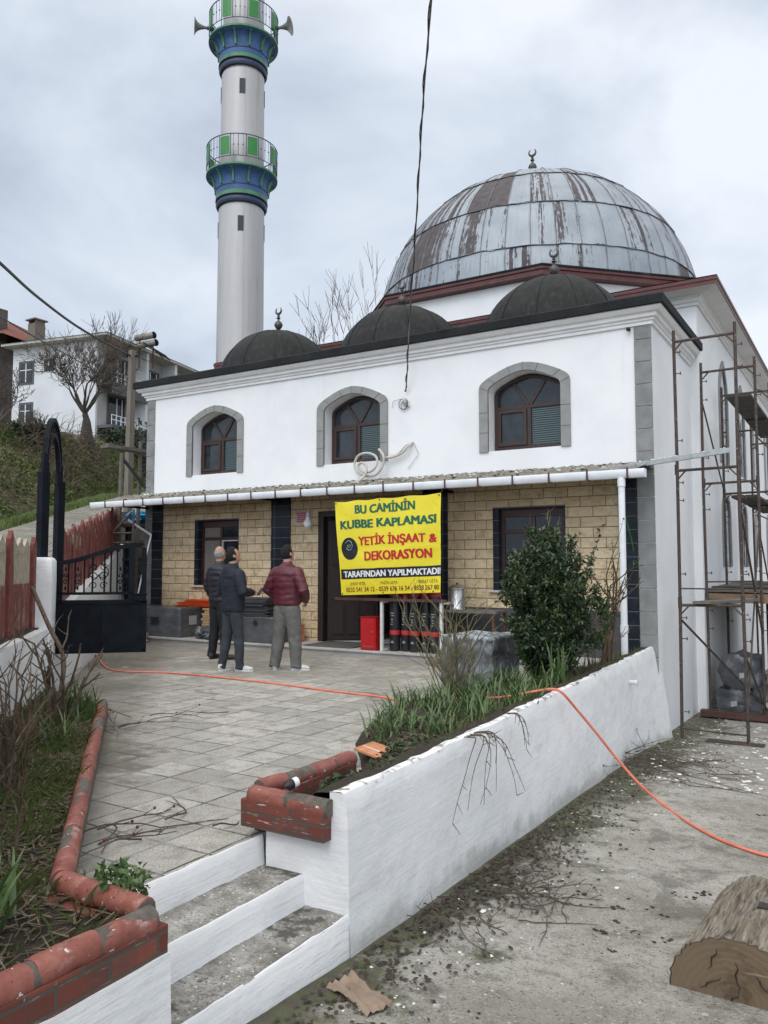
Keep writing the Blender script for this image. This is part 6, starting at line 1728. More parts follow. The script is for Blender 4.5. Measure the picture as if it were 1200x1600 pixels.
m = MB(); m.obox(q + qd @ Vector((0,-.0042,.0029)), qd @ Vector((.033,0,0)), qd @ Vector((0,.033,.048)), qd @ Vector((0,-.0004,.0003))); m.build('screen', M['glass'], ph)

# ================================================================== LOG, HOSE, SMALL THINGS ON THE GROUND
LG = empty('log', (-.62, 4.6, -.55), 'thick split log with ridged grey bark lying on the yard', 'log')
A0 = Vector((-.625, 4.10, -.56)); ax = Vector((.045, 1.0, -.055)).normalized(); rt = Vector((1.0,-.02,0)); LL = 1.10; RX, RZ = .262, .315
m = MB(); e2 = MB(); NA, NL = 60, 40; rows = []
def log_pt(l, a):
    p = A0 + ax*l + rt*.0; w_ = 1 + .06*math.sin(a*2+1.0) + .05*mnoise.noise(Vector((math.cos(a)*1.6, math.sin(a)*1.6, l*.8)))
    ridge = .016*mnoise.noise(Vector((a*9, l*1.5, 0))) + .010*mnoise.noise(Vector((a*21, l*2.5, 3))); base = (1+.10*max(0, math.cos(a))*(1-l))
    return p + rt*(RX*math.copysign(abs(math.cos(a))**.78, math.cos(a))*w_*base + ridge*math.cos(a)) + Vector((0,0,RZ*max(0,math.sin(a))**.72*w_ + ridge*math.sin(a) - .01))
for i in range(NL+1):
    rows.append([log_pt(LL*i/NL, math.pi*k/NA) for k in range(NA+1)])
m.grid(rows); m.build('bark', M['logbark'], LG, smooth=True)
for l, nm in ((0.004,'cut_end'),(LL-.004,'cut_end')):
    e2 = MB(); ring_ = [log_pt(l, math.pi*k/NA) for k in range(NA+1)]; cpt = A0 + ax*l + Vector((0,0,.10))
    for f_ in (1.0,.8,.55,.3): pass
    e2.add([cpt]+[cpt.lerp(p, .985) for p in ring_], [(0,k+2,k+1) if l < .5 else (0,k+1,k+2) for k in range(NA)]+[(0,1,NA+1)]); e2.build(nm, M['logend'], LG)
m = MB()
for (x0, z0, x1, z1) in ((.02,.20,.03,.06),(.03,.06,-.02,.01),(-.14,.05,-.04,.12),(.10,.16,.17,.08),(-.06,.24,-.10,.14)):
    pts = [Vector((A0.x+x0+(x1-x0)*i/5+.008*math.sin(i*2), A0.y-.003, A0.z+z0+(z1-z0)*i/5)) for i in range(6)]; m.tube(pts, [.001,.003,.004,.003,.002,.001], 4)
m.build('drying_crack', M['darkwood'], LG)
m = MB(); pk = log_pt(.55, 1.42); m.obox(pk+Vector((0,0,.001)), (.028,.004,-.003), (0,.038,0), (.002,0,.006)); m.build('missing_bark_patch', M['darkwood'], LG)
# orange hose: over the terrace, through the bed, over the wall, down to the yard
hz = [atZ(140,1010,.012), atZ(152,1025,.012), atZ(165,1042,.012), atZ(192,1049,.012), atZ(260,1051,.012), atZ(340,1058,.012), atZ(430,1068,.012), atZ(520,1080,.012), atZ(612,1092,.012)]
hz += [Vector((-4.0,7.0,.03)), Vector((-3.5,6.9,.20)), Vector((-3.0,6.95,.25)), atX(832,1081,-2.72), atX(850,1078,-2.62), atX(866,1077,-2.52), atX(880,1084,-2.44), atX(905,1113,-2.36), atX(930,1143,-2.26), atX(962,1183,-2.12), atX(1000,1226,-1.92)]
for q_ in ((1040,1262),(1075,1287),(1120,1312),(1165,1330),(1210,1342),(1290,1352),(1420,1362),(1600,1345)):
    p = atG(*q_); p.z += .014; hz.append(p)
hz = smooth_path(hz, 8)
m = MB(); m.tube(hz, .0125, 10); tag(m.build('hose', M['hose'], None, smooth=True, origin=atZ(430,1068,0)), 'orange rubber hose running across the terrace and over the white wall', 'hose')
def twig_heap(name, centre, rx, ry, n, label, cat, zf, seed, hips=0, L=(.18,.55), mat='twig', up=.35, r0=.0045):
    r = random.Random(seed); c = Vector(centre); o = empty(name, c, label, cat); m = MB(); hm_ = MB()
    for i in range(n):
        x, y = c.x+r.gauss(0,.5)*rx, c.y+r.gauss(0,.5)*ry; a = r.uniform(0, 2*math.pi); l = r.uniform(*L); pts = []
        p = Vector((x,y,zf(x,y)+r.uniform(.005,.05))); d = Vector((math.cos(a), math.sin(a), r.uniform(-.05, up)))
        for k in range(7):
            pts.append(p.copy()); p = p + d*(l/6); d += Vector((r.uniform(-.35,.35), r.uniform(-.35,.35), r.uniform(-.25,.12)))
            p.z = max(p.z, zf(p.x,p.y)+.006)
            if r.random() < .4:
                q = p.copy(); d2 = d + Vector((r.uniform(-.9,.9), r.uniform(-.9,.9), r.uniform(0,.7))); e_ = q + d2.normalized()*r.uniform(.04,.14)
                e_.z = max(e_.z, zf(e_.x,e_.y)+.005); m.tube([q, e_], [r0*.6, r0*.3], 4, cap=False)
                if hips and r.random() < hips: hm_.blob(e_, .009,.009,.010, amp=0, n=7, m=5)
        pts.append(p.copy()); m.tube(pts, [r0*(1-.09*k) for k in range(8)], 5)
    m.build('twigs', M[mat], o, smooth=True)
    if hm_.v: hm_.build('rose_hips', M['hip'], o, smooth=True)
    return o
yf = lambda x, y: gz(y)
p = atG(1055,1205); twig_heap('twig_heap', p, .55, .85, 46, 'tangled cut rose twigs with red hips lying at the wall foot by the scaffold', 'twigs', yf, 3, .5, (.3,.8))
p = atG(985,1190); twig_heap('twig_heap', p, .25, .4, 14, 'dark dry twigs leaning on the far end of the retaining wall', 'twigs', yf, 8, .1, (.4,.8), up=.9)
p = atG(760,1400); twig_heap('twig_heap', (-1.95, p.y, p.z), .35, .8, 40, 'matted dead twigs along the middle of the wall foot', 'twigs', yf, 5, .0, (.15,.4), up=.15)
p = atZ(195,1310,0); twig_heap('twig_heap', p, .28, .35, 9, 'cut rose twigs with brown hips dropped on the terrace near the top step', 'twigs', lambda x,y: 0.0, 11, .35, (.22,.5), up=.2, r0=.006)
p = atZ(365,1115,0); twig_heap('twig_heap', p, .12, .2, 1, 'single thin forked twig lying in the middle of the paved terrace', 'twigs', lambda x,y: 0.0, 12, .3, (.4,.6), up=.1)
p = atZ(185,1130,.05); twig_heap('twig_heap', p, .2, .3, 12, 'thin brown twigs trailing over the left red coping', 'twigs', lambda x,y: .02, 14, .2, (.3,.7), up=.3)
def hang_twig(px_, py_, n, seed, label, drop=.35):
    r = random.Random(seed); s = atX(px_, py_, -2.42); o = empty('hanging_twig', s, label, 'twig'); m = MB()
    for i in range(n):
        p = s + Vector((0, r.uniform(-.10,.10), .02)); d = Vector((.5, r.uniform(-.5,.5), .2)); pts = []
        for k in range(9):
            pts.append(p.copy()); p = p + d*(drop/8); d += Vector((r.uniform(-.25,.12), r.uniform(-.3,.3), -.28)); p.x = max(p.x, wall_top((p.y-3.46)/8.69)[0] + .075)
            if r.random() < .4: m.tube([p, p+Vector((r.uniform(0,.05), r.uniform(-.06,.06), r.uniform(-.07,.03)))], [.003,.0015], 4, cap=False)
        pts.append(p.copy()); m.tube(pts, [.0045*(1-.07*k) for k in range(10)], 5)
    m.build('twig', M['twig'], o, smooth=True)
hang_twig(735, 1152, 7, 2, 'little bunch of dry twigs hanging over the white wall top', .42)
hang_twig(790, 1120, 3, 5, 'single dry twig reaching over the wall top by the daffodil leaves', .22)
cb_ = empty('cardboard_scrap', atG(560,1562), 'crumpled brown cardboard scrap lying at the wall foot in front', 'cardboard'); m = MB(); rows = []
c = atG(560,1560)
for i in range(15):
    row = []
    for k in range(9):
        u, v = i/14-.5, k/8-.5; p = Vector((u*.30+v*.05, v*.13 - u*.12, 0)); h = .012 + .035*abs(mnoise.noise(Vector((u*6, v*5, 2)))) + .03*max(0, v)*(1-u) + .012*math.sin(v*22+u*6); row.append((c.x+p.x, c.y+p.y, gz(c.y+p.y)+h))
    rows.append(row)
m.grid(rows); m.grid([[(x,y,z-.003) for x,y,z in r_] for r_ in rows[::-1]]); m.build('sheet', M['cardboard'], cb_, smooth=True)
# whitewash flakes, leaf litter and pebbles on the yard: nobody could count them
r = random.Random(21); m = MB(); m2 = MB(); m3 = MB()
for i in range(330):
    y = r.uniform(2.6, 12.3); wx = wall_top((y-3.46)/8.69)[0]; x = wx + .12 + abs(r.gauss(0,.42)); s = r.uniform(.003,.011)*(1.8 if r.random() < .05 else 1)
    if mnoise.noise(Vector((x*1.6, y*1.2, 9))) < -.05 and r.random() < .8: continue
    m.blob((x,y,gz(y)+s*.15), s, s*r.uniform(.5,1.2), s*.35, seed=i, amp=.6, n=6, m=4)
for i in range(260):
    y = r.uniform(9, 15); x = r.uniform(-2.4, -.6); s = r.uniform(.006,.03); m.blob((x,y,gz(y)+s*.15), s, s*r.uniform(.5,1.2), s*.3, seed=i, amp=.6, n=6, m=4)
tag(m.build('plaster_chips', M['chips'], None, smooth=True), 'white plaster and paint flakes scattered over the yard', 'chips', kind='stuff')
for i in range(2600):
    y = r.uniform(2.5, 11.8) if r.random() < .5 else r.gauss(5.2,1.1); wx = wall_top((y-3.46)/8.69)[0]; x = wx + .06 + abs(r.gauss(0,.24)); s = r.uniform(.006,.022)
    a = r.uniform(0,6.28); t_ = r.uniform(-.5,.5); d1 = Vector((math.cos(a),math.sin(a),t_*.7))*s; d2 = Vector((-math.sin(a),math.cos(a),r.uniform(-.5,.5)))*s*.6; p = Vector((x,y,gz(y)+.008+abs(t_)*s*.5))
    m2.add([p-d1, p-d2, p+d1, p+d2], [(0,1,2,3)])
for i in range(240):
    y = r.uniform(2.6, 9); x = r.uniform(-2.2, .4)
    if mnoise.noise(Vector((x*1.1, y*1.1, 3))) < .12: continue
    x, y = x, y; s = r.uniform(.006,.020); n_ = r.randint(1,5)
    for k in range(n_): m2.blob((x+r.gauss(0,.02),y+r.gauss(0,.02),gz(y)+.004), s,s*.7,s*.3, seed=i+k, amp=.6, n=5, m=3)
tag(m2.build('leaf_litter', M['litter'], None), 'dark rotting leaves and dirt along the foot of the wall', 'leaf litter', kind='stuff')
for i in range(1500):
    y = r.uniform(2.3, 11); x = r.uniform(-2.2, 1.4); s = r.uniform(.003,.009); m3.blob((x,y,gz(y)+s*.1), s,s*r.uniform(.6,1.2),s*.6, seed=i, amp=.5, n=5, m=4)
tag(m3.build('pebbles', M['rubble'], None, smooth=True), 'small pebbles and grit lying on the concrete yard', 'pebbles', kind='stuff')
# loose bricks and boards at the end of the right-hand coping
BL = ['broken red coping tube lying at the open corner of the planting bed', 'loose red brick leaning in the bed behind the coping', 'loose red brick half under the daffodil leaves', 'brown clay pipe stub lying at the edge of the bed']
for i, (px_, py_, z, L, rad, a) in enumerate(((598,1163,.07,.20,.05,.5),(640,1150,.12,.2,.045,1.2),(618,1178,.08,.17,.04,2.2),(606,1140,.11,.13,.05,.2))):
    p = atZ(px_, py_, z); d = Vector((math.cos(a), math.sin(a), .1))*L/2; m = MB()
    if i in (0,3): m.tube([p-d, p+d], rad, 14)
    else: m.obox(p, d, Vector((-math.sin(a),math.cos(a),.2))*.05, Vector((0,0,.033)))
    tag(m.build('loose_brick', M['old_brick'] if i != 3 else M['darkwood'], None, bevel=.006, origin=p), BL[i], 'brick', 'loose bricks in the right bed')
a, c = atZ(568,1165,.13), atZ(640,1192,.20); m = MB(); d = (c-a); sd2 = Vector((.05,.055,.02)); m.obox((a+c)/2, d/2, sd2, Vector((0,0,.008))); pbd = empty('tile_trim', (a+c)/2, 'orange trim strip with a row of white holes lying in the right bed', 'trim')
m.build('strip', M['orange_brick'], pbd, bevel=.003); m = MB(); m.obox((a+c)/2+Vector((.030,-.045,-.004)), d/2, Vector((.012,-.014,-.012)), Vector((.002,.002,.004))); m.build('white_edge', M['white_pvc'], pbd)
m = MB()
for i in range(22):
    p = a.lerp(c, (i+.5)/22) + Vector((.034,-.052,.002)); m.blob(p, .006,.006,.005, amp=0, n=6, m=4)
m.build('holes', M['old_brick'], pbd)
for i, (px_, py_, q_, r_) in enumerate(((600,1168,620,1150),(585,1150,655,1160))):
    a, c = atZ(px_, py_, .10), atZ(q_, r_, .14); m = MB(); m.bar(a, c, .05, .012); tag(m.build('wood_scrap', M['timber'], None, bevel=.002, origin=(a+c)/2), ['pale wood scrap among the loose bricks at the bed corner', 'thin wood lath lying across the loose bricks'][i], 'wood scrap')
lb_ = empty('bulb_fitting', atZ(457,1222,.30), 'black and white bulb fitting lying on the red coping corner', 'bulb fitting')
c = atZ(457,1224,.315); ax2 = Vector((-.25,-.9,-.15)).normalized(); m = MB(); m.tube([c-ax2*.035, c-ax2*.03, c+ax2*.0], [.020,.026,.026], 14); m.build('white_collar', M['white_pvc'], lb_, smooth=True)
m = MB(); m.tube([c+ax2*.001, c+ax2*.012, c+ax2*.030, c+ax2*.045, c+ax2*.055], [.027,.028,.024,.014,.006], 14); m.build('black_cap', M['b_black'], lb_, smooth=True)

# ================================================================== PLANTS
def leaf(mb, p, d, nrm, l, w, fold=.25):
    d = d.normalized(); s = d.cross(nrm)
    s = s.normalized() if s.length > 1e-4 else Vector((1,0,0)); up = s.cross(d)
    mid = p + d*l*.5; mb.add([p, mid - s*w*.5 + up*w*fold, p + d*l - up*l*.12, mid + s*w*.5 + up*w*fold], [(0,1,2),(0,2,3)])
def rdir(r): 
    z = r.uniform(-1,1); a = r.uniform(0,2*math.pi); q = math.sqrt(1-z*z); return Vector((q*math.cos(a), q*math.sin(a), z))
# evergreen shrub
sb = Vector((-3.08, 8.65, .15)); shr = empty('evergreen_shrub', sb, 'big bushy dark green shrub growing behind the white retaining wall', 'shrub')
r = random.Random(4); ms, ml = MB(), MB(); tips = []
def shoot(p, d, L, rad, lev):
    pts = [p.copy()]; n = 6
    for k in range(n):
        d = (d + Vector((r.uniform(-.22,.22), r.uniform(-.22,.22), .07))).normalized(); p = p + d*(L/n)
        if math.hypot(p.x-sb.x, p.y-sb.y) > .62*(1-.35*max(0,(p.z-sb.z-.8)/.8)): break
        pts.append(p.copy())
        if lev < 2 and k >= 1:
            for _ in range(2 if lev == 0 else 2):
                d2 = (d*.6 + rdir(r)*.8 + Vector((0,0,.15))).normalized(); shoot(p.copy(), d2, L*r.uniform(.26,.42), rad*.55, lev+1)
        if lev >= 1:
            for _ in range(2 if lev == 1 else 3): tips.append((p + rdir(r)*.02, d.copy()))
    if len(pts) > 1: ms.tube(pts, [rad*(1-.12*k) for k in range(len(pts))], 5, cap=False)
for i in range(26):
    a = i/26*6.28 + r.uniform(-.2,.2); sp2 = r.uniform(.1,.62); shoot(sb + Vector((r.uniform(-.12,.12), r.uniform(-.12,.12), 0)), Vector((math.cos(a)*sp2, math.sin(a)*sp2, 1)), r.uniform(.95,1.55) if sp2 < .30 else r.uniform(.45,.85), .012, 0)
for i in range(20):
    a = r.uniform(0, 6.28); q = sb + Vector((math.cos(a)*r.uniform(.05,.45), math.sin(a)*r.uniform(.05,.45), r.uniform(.7,1.2))); d = Vector((math.cos(a)*.35, math.sin(a)*.35, 1)).normalized(); L = r.uniform(.3,.62); pts = []
    for k in range(9):
        pts.append(q.copy()); q = q + d*(L/8); d = (d + Vector((r.uniform(-.1,.1), r.uniform(-.1,.1), .02))).normalized()
        for _ in range(5 if k < 7 else 3): leaf(ml, q, d*.5 + rdir(r), Vector((0,0,1))+rdir(r)*.5, r.uniform(.035,.07), r.uniform(.02,.036))
    ms.tube(pts, .003, 4, cap=False)
for p, d in tips:
    q = p-sb; an = math.atan2(q.y,q.x); lim = (.80*(1 - .62*max(0,(q.z-.75)/.9)**1.2) - .25*max(0,.35-q.z))*(1+.38*mnoise.noise(Vector((math.cos(an)*1.3, math.sin(an)*1.3, q.z*1.6)))); rad_ = math.hypot(q.x, q.y)
    if q.z < .06 or rad_ > lim*r.uniform(.9,1.15) or q.z > 1.74: continue
    d2 = (d*.4 + rdir(r)*.9 + Vector((0,0,.15))); leaf(ml, p, d2, rdir(r)*.6+Vector((0,0,1)), r.uniform(.035,.085), r.uniform(.020,.044))
ms.build('stems', M['cane_green'], shr, smooth=True); ml.build('leaves', M['leaf_dark'], shr)
def canes(name, base, n, H, spread, label, cat, seed, mat='cane', rad=.008, side=.5, leaves_=0, lean=(0,0), lmat='leaf_dark', sub=2, cut=True, bend=.16):
    r = random.Random(seed); base = Vector(base); o = empty(name, base, label, cat); m = MB(); lm_ = MB()
    def grow(p, d, L, rad, lev):
        k_n = 7; pts = [p.copy()]; rs = [rad]
        for k in range(k_n):
            d = (d + Vector((r.uniform(-bend,bend), r.uniform(-bend,bend), .03))).normalized(); p = p + d*(L/k_n); pts.append(p.copy()); rs.append(rad*(1-.075*(k+1)))
            if lev < sub and k >= 1 and r.random() < side:
                d2 = (d + rdir(r)*.75).normalized(); d2.z = abs(d2.z)*.8+.1; grow(p.copy(), d2.normalized(), L*r.uniform(.25,.5), rad*.55, lev+1)
            if r.random() < .5: m.tube([p, p + (rdir(r)*.6+d*.3)*.018], [rad*.35, .0004], 3, cap=False)
            if leaves_ and r.random() < leaves_ and lev > 0: leaf(lm_, p, rdir(r)+Vector((0,0,.2)), Vector((0,0,1))+rdir(r)*.5, r.uniform(.03,.06), r.uniform(.018,.032))
        m.tube(pts, rs, 6)
    for i in range(n):
        a = r.uniform(0,6.28); s_ = r.uniform(.1,1)*spread
        grow(base + Vector((r.uniform(-.09,.09), r.uniform(-.09,.09), -.03)), Vector((math.cos(a)*s_+lean[0], math.sin(a)*s_+lean[1], 1)).normalized(), H*r.uniform(.55,1.05), rad*r.uniform(.75,1.3), 0)
    m.build('canes', M[mat], o, smooth=True)
    if lm_.v: lm_.build('leaves', M[lmat], o)
    return o
canes('rose_bush', (-3.52, 7.12, .14), 22, 1.02, .75, 'leafless thorny rose bush with many olive canes in front of the bale', 'rose bush', 5, 'cane_green', .008, .55, sub=2)
canes('rose_bush', (-2.93, 10.1, .2), 9, 1.15, .12, 'slender reddish brown rose canes beside the white downpipe', 'rose bush', 6, 'cane', .017, .4, .35, lean=(.12,.0), bend=.05)
canes('rose_bush', (-2.98, 9.7, .2), 8, 1.05, .18, 'thin leafy rose shoots between the dark shrub and the downpipe', 'rose bush', 16, 'cane', .006, .5, .8, lean=(.0,0), bend=.07, sub=1)
p = lbed(.45, .80); canes('rose_bush', (p.x, p.y, .12), 9, .80, .42, 'pruned bare rose stump with thick cut canes near the white gate pillar', 'rose bush', 7, 'cane', .015, .45, lean=(.12,0), sub=2)
p = lbed(.42, .50); canes('rose_bush', (p.x, p.y, .12), 15, .70, .45, 'dense bare brown rose bush in the middle of the left bed', 'rose bush', 9, 'cane', .010, .45, sub=2)
p = lbed(.30, .34); canes('rose_bush', (p.x, p.y, .12), 9, .55, .5, 'low bare brown rose stems nearest the brick planter corner', 'rose bush', 19, 'cane', .008, .5, sub=2)
p = lbed(.62, .62); canes('rose_bush', (p.x, p.y, .12), 12, .75, .4, 'bare rose stems close to the white wall behind the other left bushes', 'rose bush', 18, 'cane', .009, .5, sub=2)
p = lbed(.70, .40); canes('rose_bush', (p.x, p.y, .12), 12, .85, .30, 'bare rose bush with upright dark canes at the left picture edge', 'rose bush', 10, 'cane', .009, .4, sub=2)
m = MB(); a, c = atD(50,918,7.9), atD(100,1035,7.3); q = lbed(.45,.80); m.tube(smooth_path([a, a.lerp(c,.5)+Vector((.02,0,-.02)), c, Vector((q.x,q.y,.15))]), .020, 8); tag(m.build('dead_branch', M['cane'], None, smooth=True, origin=a), 'thick dead branch slanting from the white wall down into the left bed', 'branch')
def blades(name, base, n, H, spread, label, cat, seed, group=None, w=.014, mat='leaf_blade', droop=.8, rad=.12):
    r = random.Random(seed); base = Vector(base); o = None; m = MB()
    for i in range(n):
        a = r.uniform(0,6.28); h = H*r.uniform(.5,1.1); s_ = spread*r.uniform(.15,1); p = base + Vector((r.gauss(0,rad*.5), r.gauss(0,rad*.5), -.02)); d = Vector((math.cos(a)*s_, math.sin(a)*s_, 1)).normalized(); sd = Vector((-math.sin(a), math.cos(a), 0)); rows = []; N = 6; ww = w*r.uniform(.6,1.15)
        for k in range(N+1):
            t_ = k/N; wd = ww*(1-t_**2.2)*.5 + .0008; c = Vector((-d.z*math.cos(a), -d.z*math.sin(a), 0))*.0
            rows.append([p - sd*wd, p + Vector((0,0,-.25*wd)), p + sd*wd]); p = p + d*(h/N); d = (d + Vector((math.cos(a)*.16*droop*t_*2, math.sin(a)*.16*droop*t_*2, -.20*droop*t_*1.6))).normalized()
        m.grid(rows)
    return tag(m.build(name, M[mat], None, smooth=True, origin=base), label, cat, group)
DL = [((-3.12,5.25,.16),'daffodil clump nearest the loose bricks in the right bed'),((-2.85,5.45,.18),'daffodil clump by the wall edge above the hanging twigs'),((-3.35,5.70,.12),'daffodil clump hanging over the paving at the near end of the bed'),((-2.80,6.05,.2),'daffodil clump at the wall edge in line with the rose bush'),((-2.72,6.75,.2),'daffodil clump at the wall edge just before the hose'),((-3.62,6.15,.12),'drooping daffodil leaf clump at the near end of the row over the terrace'),((-3.72,6.55,.12),'daffodil leaf clump spilling onto the paving by the hose end'),((-3.25,6.25,.18),'daffodil leaf clump on the wall side in front of the rose bush'),((-3.15,6.75,.2),'daffodil leaf clump right at the foot of the rose canes'),((-2.92,7.25,.2),'daffodil leaf clump beside the hose where it crosses the bed'),((-3.30,7.45,.18),'daffodil leaf clump behind the rose bush by the grey bale'),((-2.88,7.85,.2),'daffodil leaf clump under the left side of the dark shrub'),((-3.15,5.55,.17),'small daffodil tuft beside the loose bricks'),((-3.35,8.0,.18),'daffodil leaf clump between the bale and the dark shrub'),((-3.05,6.45,.2),'thick daffodil leaf clump in the middle of the row'),((-3.5,6.85,.15),'daffodil leaf clump left of the rose bush foot')]
for i, (p, l_) in enumerate(DL): blades('daffodil_leaves', p, 70 if 'tuft' not in l_ else 30, .33 if 'tuft' not in l_ else .24, .75, l_, 'daffodil leaves', 30+i, 'daffodil clumps in the right bed', .015, rad=.18, droop=1.2)
blades('iris_leaves', (-2.80, 8.0, .22), 14, .52, .35, 'tall broad sword shaped leaves standing by the dark shrub above the hose', 'iris', 50, None, .040, droop=.35, rad=.10)
p = lbed(.22,.86); blades('daffodil_leaves', (p.x,p.y,.12), 55, .42, .45, 'upright daffodil leaf clump at the far end of the left coping', 'daffodil leaves', 51, 'leaf clumps in the left bed', .016, droop=.6)
p = lbed(.30,.70); blades('daffodil_leaves', (p.x,p.y,.12), 40, .36, .7, 'daffodil leaf clump behind the left coping below the bare canes', 'daffodil leaves', 52, 'leaf clumps in the left bed', .014)
p = lbed(.60,.58); blades('daffodil_leaves', (p.x,p.y,.12), 45, .36, .7, 'daffodil leaf clump by the white wall at the left picture edge', 'daffodil leaves', 53, 'leaf clumps in the left bed', .014)
p = atZ(-30,1475,.14); blades('daffodil_leaves', p, 26, .42, .8, 'broad green blades leaning over the red coping at the bottom left', 'daffodil leaves', 54, 'leaf clumps in the left bed', .026, droop=.7, rad=.08)
p = atZ(-10,1430,.14); blades('daffodil_leaves', p, 12, .40, .6, 'taller blade clump at the left edge above the brick planter', 'daffodil leaves', 55, 'leaf clumps in the left bed', .030, droop=.5, rad=.06)
def weeds(name, centres, n, label, cat, seed, zf, mat='leaf_weed', L=(.018,.045), h=.05):
    r = random.Random(seed); m = MB()
    for (cx, cy, rad) in centres:
        for i in range(n):
            a = r.uniform(0,6.28); q = rad*math.sqrt(r.random()); x, y = cx+q*math.cos(a), cy+q*math.sin(a); l = r.uniform(*L); p = Vector((x,y,zf(x,y)+r.uniform(.0,h))); leaf(m, p, rdir(r)+Vector((0,0,.25)), Vector((0,0,1))+rdir(r)*.5, l, l*r.uniform(.5,.85))
    return m
o_ = atZ(195,1402,.16)
tag(weeds('weed', [(o_.x,o_.y,.11),(o_.x-.10,o_.y+.02,.07),(o_.x+.06,o_.y-.02,.06)], 80, '', '', 2, lambda x,y: .17, 'leaf_weed', (.02,.05), .09).build('weed', M['leaf_blade'], None, origin=o_), 'leafy green weed growing over the corner of the red planter coping', 'weed')
o_ = Vector((-2.72,4.45,.18)); tag(weeds('weed', [(-2.75,4.55,.16),(-2.8,4.2,.10),(-2.6,4.1,.12),(-2.68,3.85,.10),(-2.82,4.75,.12),(-2.6,4.85,.12)], 75, '', '', 3, lambda x,y: soil_z(x,y), 'leaf_weed', (.02,.05), .06).build('weed', M['leaf_weed'], None, origin=o_), 'low creeping weeds on the soil behind the right coping corner', 'weed', kind='stuff')
r = random.Random(77); mg, msr = MB(), MB()
for i in range(6000):
    p = lbed(r.random(), r.random()); z = lsoil(p.x,p.y); k = mnoise.noise(Vector((p.x*2.2,p.y*2.2,1)))
    if k > -.05 or r.random() < .25:
        a = r.uniform(0,6.28); h = r.uniform(.03,.16); s_ = r.uniform(.2,1.2); d = Vector((math.cos(a)*s_, math.sin(a)*s_, 1)).normalized(); sd = Vector((-math.sin(a),math.cos(a),0))*.0022; q = Vector((p.x,p.y,z)); mg.add([q-sd, q+sd, q+d*h*.6+sd*.7, q+d*h+Vector((d.x,d.y,-.3))*h*.25, q+d*h*.6-sd*.7], [(0,1,2,3,4)])
for i in range(6500):
    p = lbed(r.random(), r.random()*.9); z = lsoil(p.x,p.y); a = r.uniform(0,6.28); l = r.uniform(.012,.075); q = Vector((p.x,p.y,z+r.uniform(.004,.03))); d = Vector((math.cos(a),math.sin(a),r.uniform(-.25,.25)))*l; sd = Vector((-math.sin(a),math.cos(a),0))*r.uniform(.001,.006); msr.add([q-d-sd, q+d-sd, q+d+sd, q-d+sd], [(0,1,2,3)])
for i in range(900):
    y = r.uniform(3.6,6.0); x = r.uniform(bed_x(y)+.1, -2.5); a = r.uniform(0,6.28); l = r.uniform(.008,.03); q = Vector((x,y,soil_z(x,y)+.008)); d = Vector((math.cos(a),math.sin(a),r.uniform(-.3,.3)))*l; sd = Vector((-math.sin(a),math.cos(a),0))*l*.4; msr.add([q-d-sd, q+d-sd, q+d+sd, q-d+sd], [(0,1,2,3)])
tag(mg.build('bed_grass', M['grass'], None), 'short grass growing over the soil of the left bed', 'grass', kind='stuff')
tag(msr.build('dry_straw', M['straw'], None), 'dry stalks and dead leaves strewn over the planting beds', 'straw', kind='stuff')
m = MB(); r = random.Random(5)
for i in range(1500):
    y = r.uniform(4.8,11.8); wx_ = wall_top((y-3.46)/8.69)[0]; x = r.uniform(bed_x(y)+.05, wx_-.12) if y > 8.5 else wx_ - .10 - abs(r.gauss(0,.16)); a = r.uniform(0,6.28); h = r.uniform(.05,.16); d = Vector((math.cos(a)*.5,math.sin(a)*.5,1)).normalized(); sd = Vector((-math.sin(a),math.cos(a),0))*.004; q = Vector((x,y,soil_z(x,y))); m.add([q-sd,q+sd,q+d*h],[(0,1,2)])
tag(m.build('bed_grass', M['grass'], None), 'grass tufts growing along the right bed behind the white wall', 'grass', kind='stuff')

# ================================================================== THE HILLSIDE BEYOND
r = random.Random(9); hl, hb2, hgr = MB(), MB(), MB(); HR = len(HILL); HC_ = len(HILL[0])
def hill_pt(u, v):
    i = min(HR-2, int(v*(HR-1))); k = min(HC_-2, int(u*(HC_-1))); a = v*(HR-1)-i; c = u*(HC_-1)-k
    return HILL[i][k].lerp(HILL[i][k+1], c).lerp(HILL[i+1][k].lerp(HILL[i+1][k+1], c), a)
for i in range(26000):
    p = hill_pt(r.random(), r.random()**.9); k = mnoise.noise(p*.35)+.5*mnoise.noise(p*1.1)
    if k > -.1 or r.random() < .15:
        l = r.uniform(.06,.17); leaf(hl, p+Vector((0,0,r.uniform(0,.22))), rdir(r)+Vector((0,0,.3)), Vector((0,0,1))+rdir(r)*.8, l, l*r.uniform(.4,.7))
    elif k < -.2 and r.random() < .10:
        pts = []; d = rdir(r)+Vector((0,0,.4)); q = p.copy()
        for _ in range(5): pts.append(q.copy()); q = q + d*.22; d += Vector((r.uniform(-.3,.3), r.uniform(-.3,.3), -.25))
        hb2.tube(pts, [.016,.013,.011,.008,.005], 3, cap=False)
for i in range(2200):
    u = r.random(); p = hill_pt(u, r.uniform(.2,1.0))
    pts = []; d = rdir(r)+Vector((0,0,.7)); q = p.copy()
    if mnoise.noise(p*.22+Vector((3,0,0))) < .02: continue
    for _ in range(6): pts.append(q.copy()); q = q + d*r.uniform(.15,.3); d += Vector((r.uniform(-.35,.35), r.uniform(-.35,.35), -.30))
    hb2.tube(pts, [.014,.013,.011,.009,.007,.004], 3, cap=False)
tag(hl.build('hillside_scrub', M['hill_leaf'], None), 'low green scrub covering the bank above the road', 'scrub', kind='stuff')
tag(hb2.build('brambles', M['bramble'], None), 'tangle of dry brown brambles on the bank', 'brambles', kind='stuff')
VR = loft(r_far, r_verge, 4, 8)
